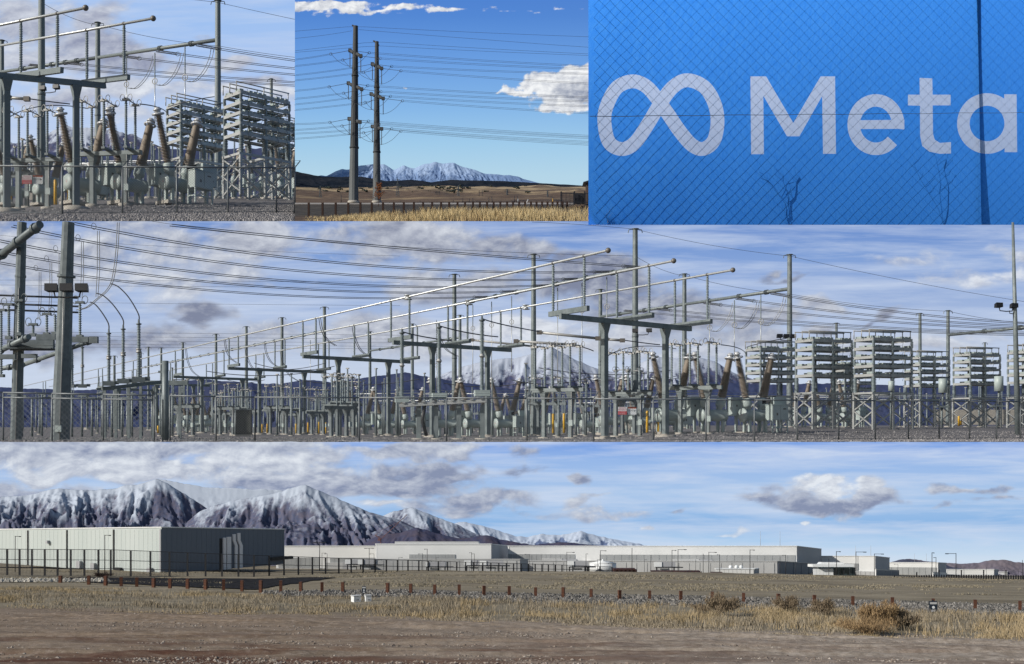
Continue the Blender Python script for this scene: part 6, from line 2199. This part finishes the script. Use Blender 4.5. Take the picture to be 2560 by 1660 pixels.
        for (l, r_) in arms_tip[i]:
            for tip, s in ((l, -1), (r_, 1)):
                root = W(xb + (xt - xb) * .7 + s * 2, (l[1] + r_[1]) / 2, D + s * 2)
                e = W(tip[0], tip[1], D - s * 14)
                part(t, 'arm', MB().lathe([(3.2, 0), (2.1, (e - root).length)], 8, root - b, e - root), dk)
                part(t, 'arm_head', MB().box(e - b, (5.2, 4, 5.2)), dk)
                part(t, 'hanging_insulator', MB().lathe(insul_profile(24, .8, 20), 6, e - b - Vector((0, 0, 26))), M['wire'])
        # conductors with strain strings on both sides of every arm
        ends_l = {0: [(149, 165), (227, 247), (310, 325)], 1: [(188, 201), (261, 275), (334, 347)]}[i]
        ends_r = {0: [(163, 170), (241, 250), (338, 343)], 1: [(180, 207), (262, 281), (353, 360)]}[i]
        for j in range(3):
            for s, tip in ((0, arms_tip[i][j][0]), (1, arms_tip[i][j][1])):
                De = D - (14 if s else -14)
                off = [1.2, 0]
                for d_, yv in ((-1, ends_l[j][s]), (1, ends_r[j][s])):
                    x_end = 737.5 if d_ < 0 else 1560
                    if d_ < 0:
                        sl = (tip[1] - yv) / (tip[0] - 737.5)
                        bell = (tip[0] - 48 + 3 * s, tip[1] + 9 + s)
                    else:
                        bell = (tip[0] + 48, tip[1] + 6)
                    e = (x_end, yv + (6 if d_ > 0 else 0), De - (60 if d_ > 0 else 20))
                    m_ = ((bell[0] + e[0]) / 2, (bell[1] + e[1]) / 2 + (3 if d_ > 0 else 1), (De + e[2]) / 2)
                    t2 = conductor(ln, [e, m_, (*bell, De)], 'twin conductor, %s arm of the %s dark pole, %s side, %s tip' % (['top', 'middle', 'lowest'][j], nm, 'banner' if d_ > 0 else 'switchyard', ['first', 'second'][s]), .2, 1.9, group='pole line conductors')
                    o = t2.location
                    p, q = W(*bell, De), W(*tip, De)
                    part(t2, 'strain_insulator', MB().lathe(insul_profile((q - p).length, .5, 24), 5, p - o, q - p), M['wire'])
                    part(t2, 'grading_ring', MB().ring(p - o, 2.2, .28, (0, 1, 0), 10, 4), M['wire'])
                # jumper under the arm
                pl, pr_ = W(tip[0] - 47 + 3 * s, tip[1] + 9 + s, De), W(tip[0] + 47, tip[1] + 6, De)
                bt = W(tip[0], tip[1] + 39, De)
                single('jumper_loop', MB().path(bez([pl, pl.lerp(bt, .45) - Vector((0, 0, 4.5)), bt, pr_.lerp(bt, .45) - Vector((0, 0, 4.5)), pr_]), .26, 4), M['wire'], 'slack jumper loop hanging under an arm of a dark pole on the plain', 'cable', pl, 'jumper loops of the twin poles')
    for (x0, y0), (xm, ym), (x1, y1) in (((737.5, 78), (885, 64), (1560, 95)), ((737.5, 96), (880, 77), (880.5, 77)), ((897, 74), (1200, 95), (1560, 124)), ((737.5, 127), (937, 102), (1560, 139)), ((737.5, 131), (940, 112), (1560, 142))):
        c = np.polyfit([x0, xm, x1], [y0, ym, y1], 2)
        if x1 < 900: pts = [(x0, y0, 1890), (810, 88, 1895), (880, 77, 1900)]
        else: pts = [(x, float(np.interp(x, [x0, xm, x1], [y0, ym, y1])) + 3 * math.sin(math.pi * (x - x0) / (x1 - x0)), 1905) for x in np.linspace(x0, x1, 20)]
        conductor(ln, pts, 'hair thin shield wire at the top of the dark poles', .2, 0, group='pole line shield wires')
    # sapling beside the shorter pole
    rgs = random.Random(3)
    b = G2(946, 1800)
    t = thing('sapling', 'bare red brown sapling in front of the shorter dark pole', 'tree', b)
    u = 1800 / F
    wm = mat('sapling_bark', (.1, .045, .025), (.16, .075, .04), .5, .9)
    part(t, 'trunk', MB().path([(0, 0, -1), (1 * u, 0, 22 * u), (-1 * u, 0, 45 * u), (1 * u, 0, 62 * u)], .5 * u, 5), wm)
    br = MB()
    tips = []
    for i in range(44):
        z = rgs.uniform(14, 58) * u
        a = rgs.uniform(0, 6.28)
        L = rgs.uniform(8, 22) * u * (1.15 - z / (70 * u))
        e = Vector((math.cos(a) * L, math.sin(a) * L, z + L * rgs.uniform(.3, .9)))
        br.path([(0, 0, z), (e.x * .5, e.y * .5, z + L * .35), e], .17 * u, 3)
        tips.append((Vector((0, 0, z)), e))
    part(t, 'branch', br, wm)
    rr = np.random.default_rng(4)
    ti = rr.integers(0, len(tips), 900)
    A_ = np.array([tuple(q[0]) for q in tips])[ti]; B_ = np.array([tuple(q[1]) for q in tips])[ti]
    P0 = A_ + (B_ - A_) * (.35 + .7 * rr.random((900, 1))) + rr.normal(0, .8 * u, (900, 3))
    V, Q = blades(P0, u * (1.2 + 1.6 * rr.random(900)), u * .4 * (1 + rr.random(900)), .9 * rr.random(900), rr)
    lm = random_tint('dead_leaf', [(.2, .075, .03), (.3, .12, .045), (.14, .055, .03)])
    part(t, 'crown', raw_mesh('crown', V, Q, lm), lm, kind='stuff')
    # distant lattice towers and small posts
    for x, y0, y1, w, D, lab in ((994, 447, 496, 7, 2250, 'tallest distant lattice tower left of the brush dotted slope'), (1146, 463, 498, 6, 2260, 'distant lattice tower in the middle of the plain'), (1268, 472, 498, 5, 2240, 'distant lattice tower under the low dark ridge'), (801, 465, 499, 6, 2200, 'distant lattice tower beside the taller dark pole'), (1369, 476, 498, 4, 2240, 'small distant lattice tower near the iron fence')):
        b = W(x, y1, D); u = D / F; h = (y1 - y0) * u
        t = thing('lattice_tower', lab.replace('left of', 'near'), 'pylon', b, 1, .4, 'distant lattice towers')
        for sx in (-1, 1):
            for sy in (-1, 1):
                part(t, 'leg', MB().bar((sx * w * u * .5, sy * w * u * .5, 0), (sx * .5 * u, sy * .5 * u, h), .5), M['steel_dark'])
        br = MB()
        for j in range(5):
            z0, z1 = h * j / 6, h * (j + 1) / 6
            a, c = w * u * .5 * (1 - j / 6), w * u * .5 * (1 - (j + 1) / 6)
            br.bar((-a, -a, z0), (c, -c, z1), .3).bar((a, -a, z0), (-c, -c, z1), .3)
        part(t, 'brace', br, M['steel_dark'])
        for z, l in ((.72, 1.6), (.86, 1.3), (.97, .9)):
            part(t, 'cross_arm', MB().bar((-w * u * l, 0, h * z), (w * u * l, 0, h * z), .45), M['steel_dark'])
    for x0, x1, y0, y1 in ((1090, 1098, 477, 498), (1198, 1206, 476, 497)):
        D = 2240; b = W(x0, y1, D)
        t = thing('wooden_pylon', 'distant two legged line structure on the plain' + (' nearest the middle tower' if x0 < 1100 else ' farther along the line'), 'pylon', b)
        for x in (x0, x1): part(t, 'pole', MB().tube(W(x, y1, D) - b, W(x, y0, D) - b, .5, None, 5), M['black'])
        part(t, 'cross_arm', MB().bar(W(x0 - 3, y0 + 4, D) - b, W(x1 + 3, y0 + 4, D) - b, .6), M['black'])
    for x, h, tl, m_ in ((853, 18, 0, 'black'), (1157, 11, 0, 'black'), (1173, 10, 0, 'black'), (1182, 11, 0, 'black'), (1222, 13, 0, 'black'), (1231, 15, -.12, 'black'), (1286, 17, 0, 'black'), (1293, 17, 0, 'black'), (1295, 10, 0, 'alu'), (1316, 9, .5, 'white'), (1382, 10, 0, 'yellow'), (1050, 5, 0, 'black'), (1132, 6, .2, 'black'), (1002, 5, 0, 'black')):
        D = 1960; u = D / F
        b = G2(x, D)
        lab = {'black': 'thin dark marker post beyond the road', 'alu': 'pale metal marker post beyond the road', 'white': 'white leaning gate arm beyond the road', 'yellow': 'yellow marker post beside the iron fence'}[m_]
        single('marker_post', MB().tube(b - Vector((0, 0, 1)), b + Vector((math.sin(tl) * h * u, 0, math.cos(tl) * h * u)), .55, .5, 6), M[m_], lab, 'post', b, 'marker posts beyond the road')
    # iron fence and shed by the banner
    o = W(1403, 511, 1800)
    t = thing('iron_fence', 'black iron picket fence in front of the small shed', 'fence', o)
    for i in range(22):
        x = 1403 + 3.4 * i
        a, b = W(x, 512, 1800), W(x, 481 + i * .05, 1800)
        part(t, 'picket', MB().box((b - a) / 2 + a - o, (.75, .75, (b - a).length)), M['black'])
    for y in (483, 505): part(t, 'rail', MB().bar(W(1402, y, 1800) - o, W(1478, y + 1, 1800) - o, .9), M['black'])
    for x in (1403, 1436, 1462): part(t, 'post', MB().box(W(x, 496, 1801) - o, (2.2, 2.2, 21)), M['black'])
    part(t, 'gate_panel', MB().box(W(1449, 497, 1806) - o, (14, .6, 16)), M['black'])
    o = W(1460, 510, 1840)
    t = thing('shed', 'dark edge of a small shed with an overhanging roof beside the banner', 'shed', o)
    part(t, 'wall', MB().box(W(1484, 485, 1850) - o, (24, 20, 34)), mat('shed_wall', (.06, .04, .03), (.09, .06, .045), .2, .8))
    part(t, 'roof', MB().prism([((W(1458, 0, 1840) - o).x, (W(0, 458, 1840) - o).z), ((W(1458, 0, 1840) - o).x, (W(0, 456, 1840) - o).z), ((W(1484, 0, 1840) - o).x, (W(0, 448, 1840) - o).z), ((W(1520, 0, 1840) - o).x, (W(0, 458, 1840) - o).z)], -4, 26), M['black'])
    for x, h, seed in ((1432, 7, 5), (1446, 9, 6), (1458, 7, 7)):
        bush(x, 1500, 28, h * .9, ['dry brush mound at the near end of the iron fence', 'largest dry brush mound before the iron fence', 'dry brush mound beside the banner edge'][seed - 5], [(.16, .11, .075), (.22, .16, .11), (.1, .075, .055)], seed, 'brush_mound', .6, loc=G2(x, 1700))
    # juniper dots on the slope
    rr = random.Random(9)
    def mkj():
        t = thing('juniper', '', '')
        r_ = np.random.default_rng(3)
        mb = MB()
        for i in range(7):
            mb.ball((r_.normal(0, .35), r_.normal(0, .35), .45 + .3 * r_.random()), .35 + .25 * r_.random(), 6)
        part(t, 'crown', mb, mat('juniper_green', (.012, .018, .016), (.025, .034, .026), 3, .9))
        part(t, 'trunk', MB().tube((0, 0, -.3), (0, 0, .4), .12, None, 5), M['rust'])
        return t
    for i in range(120):
        x = rr.uniform(790, 1360)
        D = rr.uniform(2330, 2700)
        if rr.random() > math.exp(-((x - 1010) / 170) ** 2) + .18: continue
        put('juniper', mkj, 'small dark juniper dotting the slope below the hills', 'tree', G2(x, D), rr.uniform(1.6, 4.2), rr.uniform(0, 6), 'junipers on the slope')
    # hills, peaks, sky
    hd = mat('juniper_hill', (.008, .012, .02), (.02, .023, .03), .02, .95, 0, 0, 9, thr=(.42, .6), spec=.03)
    cv = lambda L_: [(max(737.2, 730 + x / 2.756), y / 2.756) for x, y in L_]
    mountain(2620, 2770, cv([(20, 1180), (80, 1192), (150, 1206), (200, 1215), (330, 1219), (480, 1217), (560, 1230), (640, 1246), (740, 1262), (820, 1275), (900, 1285), (1000, 1300)]), 468, hd, 51, relief=.25, wl=30, name='hills', rough=.6, step=2.5)
    mountain(2680, 2800, cv([(20, 1230), (300, 1232), (520, 1240), (640, 1248), (740, 1243), (820, 1238), (900, 1246), (960, 1256), (1030, 1246), (1100, 1238), (1200, 1243), (1300, 1243), (1400, 1246), (1550, 1252), (1700, 1262), (1900, 1272), (2040, 1281), (2200, 1288)]), 480, hd, 53, relief=.22, wl=34, name='hills', rough=.5, step=2.5)
    mt = snow_mat('far_white_peaks', (.13, .2, .35), (.16, .235, .39), (.28, .37, .53), .5, .14, .1, .35)  # far haze tinted into the peaks themselves
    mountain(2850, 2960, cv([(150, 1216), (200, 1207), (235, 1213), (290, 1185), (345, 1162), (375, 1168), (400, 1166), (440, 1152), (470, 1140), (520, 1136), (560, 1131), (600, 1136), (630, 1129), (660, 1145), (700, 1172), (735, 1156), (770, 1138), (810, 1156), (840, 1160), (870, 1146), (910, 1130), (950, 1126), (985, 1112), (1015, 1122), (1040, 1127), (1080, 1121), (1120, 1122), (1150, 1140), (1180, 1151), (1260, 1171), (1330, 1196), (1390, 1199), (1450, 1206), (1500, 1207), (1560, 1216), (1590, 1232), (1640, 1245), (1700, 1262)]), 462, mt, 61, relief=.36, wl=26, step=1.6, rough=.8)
    sky(3000, 737.2, 2780, -80, 560,
        [(-80, (72, 122, 205)), (40, (84, 136, 212)), (160, (108, 160, 226)), (270, (134, 183, 232)), (360, (160, 203, 234)), (440, (180, 213, 232)), (560, (190, 216, 230))],
        [(800, 14, 170, 16, .95, .3), (900, 30, 130, 10, .62, .2), (1010, 14, 90, 10, .68, .3), (1110, 22, 90, 8, .6, .2), (1260, 26, 160, 6, .5, .2), (1420, 22, 100, 6, .48, .2),
         (1415, 222, 95, 46, 1.15, .1), (1455, 190, 70, 32, 1.1, .4), (1350, 208, 62, 26, 1.0, .36), (1445, 228, 62, 30, 1.1, -.5), (1410, 262, 62, 28, 1.05, .36), (1300, 232, 44, 14, .85, .4), (1256, 232, 22, 7, .66, .4), (1008, 220, 12, 7, .52, .3), (1246, 375, 16, 5, .46, .3)],
        nscale=(42, 28), amp=1.1, soft=.13, dark=(140, 150, 172), bright=(246, 248, 250), off=(-7, 7), gain=1.9, nx=420, ny=120, zoff=9.0)


# ================================================================== THE BLUE BANNER ON ITS FENCE
def banner_D(px, py):
    """hanging cloth lit through from behind: it runs away to its far end and its upper part leans out"""
    px, py = np.asarray(px, float), np.asarray(py, float)
    v = (562 - py) / 620.0
    X0, D0 = (1471 - 1280) / F, 1040.0
    tx, ty = .6, .8                                  # direction of the fence line on the ground
    a = (px - 1280) / F
    s = (a * D0 - X0 * D0) / (tx - a * ty)
    D = D0 + s * ty
    H = D * 620 / F
    return D + H * (.52 * v - .92 * v * v) + .9 * np.sin(px / 47 + py / 90) + .6 * np.sin(px / 21.0 - py / 60)


def build_banner():
    from mathutils.geometry import delaunay_2d_cdt

    def cloth(name, c1, c2, nsc):
        m = bpy.data.materials.new(name)
        m.use_nodes = True
        nt = m.node_tree
        nt.nodes.remove(nt.nodes['Principled BSDF'])
        tc = nt.nodes.new('ShaderNodeTexCoord')
        n = nt.nodes.new('ShaderNodeTexNoise')
        n.inputs['Scale'].default_value = nsc
        n.inputs['Detail'].default_value = 7
        n.inputs['Roughness'].default_value = .72
        nt.links.new(tc.outputs['Object'], n.inputs[0])
        mr = nt.nodes.new('ShaderNodeMapRange')
        mr.inputs[1].default_value, mr.inputs[2].default_value = .3, .7
        nt.links.new(n.outputs[0], mr.inputs[0])
        mx = nt.nodes.new('ShaderNodeMix'); mx.data_type = 'RGBA'
        mx.inputs[6].default_value, mx.inputs[7].default_value = (*c1, 1), (*c2, 1)
        nt.links.new(mr.outputs[0], mx.inputs[0])
        tr = nt.nodes.new('ShaderNodeBsdfTranslucent')
        df = nt.nodes.new('ShaderNodeBsdfDiffuse')
        nt.links.new(mx.outputs[2], tr.inputs[0])
        nt.links.new(mx.outputs[2], df.inputs[0])
        ms = nt.nodes.new('ShaderNodeMixShader')
        ms.inputs[0].default_value = .3
        nt.links.new(tr.outputs[0], ms.inputs[1])
        nt.links.new(df.outputs[0], ms.inputs[2])
        nt.links.new(ms.outputs[0], nt.nodes['Material Output'].inputs[0])
        return m
    blue = cloth('blue_cloth', (.04, .27, .95), (.075, .35, 1.0), .16)
    pale = cloth('pale_print', (.5, .64, .93), (.6, .72, 1.0), .16)
    o0 = Vector(Wn(1471.0, 562.0, banner_D(1471, 562)).tolist())
    oa = np.array(o0)
    t = thing('banner', 'huge blue cloth banner with pale infinity emblem and the word Meta', 'banner', o0)
    # outlines in the photo's own measure of the print
    def spline(P, n=9):
        P = np.array(P, float)
        out = []
        for i in range(len(P)):
            a, b_, c, d = P[i - 1], P[i], P[(i + 1) % len(P)], P[(i + 2) % len(P)]
            for j in range(n):
                s = j / n
                out.append(.5 * (2 * b_ + (c - a) * s + (2 * a - 5 * b_ + 4 * c - d) * s * s + (3 * b_ - a - 3 * c + d) * s ** 3))
        return np.array(out)

    def edges(pts, w, closed):
        d = (np.roll(pts, -1, 0) - np.roll(pts, 1, 0)) if closed else np.gradient(pts, axis=0)
        d = d / np.linalg.norm(d, axis=1)[:, None]
        nr = np.stack([-d[:, 1], d[:, 0]], 1)
        return pts + nr * (w / 2), pts - nr * (w / 2)

    def near(q, pts, w, closed):
        a = pts if closed else pts[:-1]
        b = np.roll(pts, -1, 0) if closed else pts[1:]
        d = b - a
        u = np.clip(((q[:, None] - a) * d).sum(-1) / (d * d).sum(-1), 0, 1)
        return np.linalg.norm(q[:, None] - a - d * u[..., None], axis=-1).min(1) < w / 2

    def inpoly(q, P):
        P = np.array(P, float)
        x, y = q[:, 0], q[:, 1]
        r = np.zeros(len(q), bool)
        j = len(P) - 1
        for i in range(len(P)):
            c = (P[i, 1] > y) != (P[j, 1] > y)
            r ^= c & (x < (P[j, 0] - P[i, 0]) * (y - P[i, 1]) / (P[j, 1] - P[i, 1] + 1e-12) + P[i, 0])
            j = i
        return r
    loop = spline([(110, 650), (128, 560), (180, 472), (262, 440), (335, 466), (395, 532), (455, 617), (520, 712), (585, 785), (645, 805), (702, 760), (722, 660), (706, 560), (650, 470), (558, 434), (482, 470), (415, 557), (345, 672), (275, 772), (205, 806), (135, 768)])
    Mp = [(900, 413), (985, 413), (1132, 665), (1280, 413), (1358, 413), (1363, 832), (1293, 832), (1288, 520), (1165, 737), (1098, 737), (970, 518), (973, 834), (904, 834)]
    th = np.radians(np.linspace(10, -318, 50))
    ec = np.stack([1579 + 120 * np.cos(th), 674 + 131 * np.sin(th)], 1)
    ebar = [(1492, 650), (1733, 648), (1733, 697), (1494, 698)]
    Tp = [(1815, 421), (1884, 424), (1886, 512), (1983, 512), (1983, 570), (1886, 570), (1888, 725), (1897, 755), (1925, 773), (1985, 768), (1985, 830), (1925, 832), (1868, 820), (1830, 790), (1818, 735), (1817, 572), (1752, 570), (1752, 512), (1816, 512)]
    th = np.radians(np.linspace(0, 360, 55)[:-1])
    ac = np.stack([2180 + 128 * np.cos(th), 668 + 130 * np.sin(th)], 1)
    stem = [(2273, 510), (2340, 510), (2343, 823), (2275, 823)]
    lo, li = edges(loop, 75, True)
    eo, ei = edges(ec, 68, False)
    ao, ai = edges(ac, 68, True)
    V, E = [], []
    def outline(P, closed=True):
        n0 = len(V)
        Q = []
        for i in range(len(P)):
            a, b = np.array(P[i], float), np.array(P[(i + 1) % len(P)], float)
            m = max(1, int(np.linalg.norm(b - a) / 22))
            Q += [tuple(a + (b - a) * j / m) for j in range(m)]
        V.extend([Vector((float(x), float(y))) for x, y in Q])
        n = len(Q)
        E.extend([(n0 + i, n0 + (i + 1) % n) for i in range(n if closed else n - 1)])
    X1, Y0 = 2720 / .4622, -70
    for P in (lo, li, ao, ai, Mp, Tp, stem, ebar, np.concatenate([eo, ei[::-1]])):
        outline(P)
    cxp = lambda x: (x - 1460) / .4622
    outline([(cxp(1471), -150), (cxp(2720), -150), (cxp(2720), 1216), (cxp(1471), 1216)])
    gx, gy = np.meshgrid(np.linspace(cxp(1471) + 20, cxp(2720) - 20, 74), np.linspace(-130, 1196, 38))
    for x, y in zip(gx.ravel(), gy.ravel()):
        V.append(Vector((float(x), float(y))))
    co, _, tri, _, _, _ = delaunay_2d_cdt(V, E, [], 1, 1e-4)
    co = np.array([tuple(c) for c in co])
    tri = np.array([f for f in tri if len(f) == 3])
    q = co[tri].mean(1)
    own = np.full(len(tri), -1)
    ering = np.concatenate([eo, ei[::-1]])
    tests = [('emblem', near(q, loop, 75, True)), ('letter', inpoly(q, Mp)), ('letter', inpoly(q, ering) | inpoly(q, ebar)), ('letter', inpoly(q, Tp)), ('letter', (inpoly(q, ao) & ~inpoly(q, ai)) | (inpoly(q, ai) & ~inpoly(q, ao)) | inpoly(q, stem))]
    for i, (_, m_) in enumerate(tests): own[m_] = i
    px, py = 1460 + .4622 * co[:, 0], .4622 * co[:, 1]
    P3 = Wn(px, py, banner_D(px, py)) - oa
    # triangles must face the camera
    def piece(name, sel, mt):
        f = tri[sel]
        ids, inv = np.unique(f, return_inverse=True)
        return part(t, name, raw_mesh(name, P3[ids], inv.reshape(-1, 3)[:, ::-1], mt, True), None)
    piece('cloth', own < 0, blue)
    for i, (nm, _) in enumerate(tests): piece(nm, own == i, pale)
    xs = np.linspace(1475, 2715, 70)
    ys = .4622 * (630 - (xs - 1460) / .4622 * .009) + .6 * np.sin(xs / 30)
    part(t, 'tension_cord', MB().path([Vector(p) for p in (Wn(xs, ys, banner_D(xs, ys) - 1.2) - oa).tolist()], .33, 4), M['alu_grey'])
    # fence it hangs on
    of = Vector(Wn(2439.0, 562.0, banner_D(2439, 562) + 6).tolist())
    t2 = thing('mesh_fence', 'chain link fence showing dimly through the blue banner', 'fence', of)
    mesh = MB()
    ofa = np.array(of)
    rgm = random.Random(2)
    for sg in (1, -1):
        for c in np.arange(-760, 1500, 27.0):
            y = np.linspace(561, -66, 24)
            x = 1471 + c + sg * (y - 248) * .98 + 300 + np.array([rgm.uniform(-1.6, 1.6) for _ in y])
            k_ = (x > 1474) & (x < 2715)
            if k_.sum() < 2: continue
            D = banner_D(x[k_], y[k_])
            w = Wn(x[k_], y[k_], D + .9) - ofa
            mesh.path([Vector(p) for p in w.tolist()], .15, 3, False)
    part(t2, 'mesh', mesh, M['black'], kind='stuff')
    y = np.linspace(560, -66, 14)
    D = banner_D(np.full(14, 2424.0), y)
    part(t2, 'post', MB().path([Vector(p) for p in (Wn(np.full(14, 2424.0), y, D + 48) - ofa).tolist()], 7.5, 10), M['black'])
    # leafless shrubs behind the cloth
    rg = random.Random(12)
    for bx, by, hh, lab in ((1956, 560, 150, 'thin bare shrub dimly seen through the banner under the letter M'), (2352, 560, 190, 'bare forked shrub dimly seen through the banner beside the fence post')):
        D0 = float(banner_D(bx, by))
        o = W(bx, by, D0 + 8)
        t3 = thing('bare_shrub', lab, 'shrub', o)
        stems = MB()
        def at(x, y):
            return W(x, y, float(banner_D(x, y)) + 5 + rg.uniform(0, 5)) - o
        for i in range(3):
            x, y, a = bx, by - 2.0, rg.uniform(-.22, .22)
            pts = [at(x, y)]
            for j in range(8):
                a += rg.uniform(-.25, .25)
                x += math.sin(a) * hh * .12
                y -= math.cos(a) * hh * .12 * rg.uniform(.8, 1.1)
                pts.append(at(x, y))
                if j > 2:
                    s = rg.choice((-1, 1))
                    stems.path([at(x, y), at(x + s * rg.uniform(5, 12), y - rg.uniform(6, 14)), at(x + s * rg.uniform(9, 26), y - rg.uniform(14, 30))], .22, 3)
            stems.path(pts, .45 if i else .9, 4)
        part(t3, 'stem', stems, M['black'])


build_panel5()
YA, YB = Yard('A'), Yard('B')
build_yard(YA)
build_wide_left(YA)
build_yard(YB)
build_plain()
build_banner()
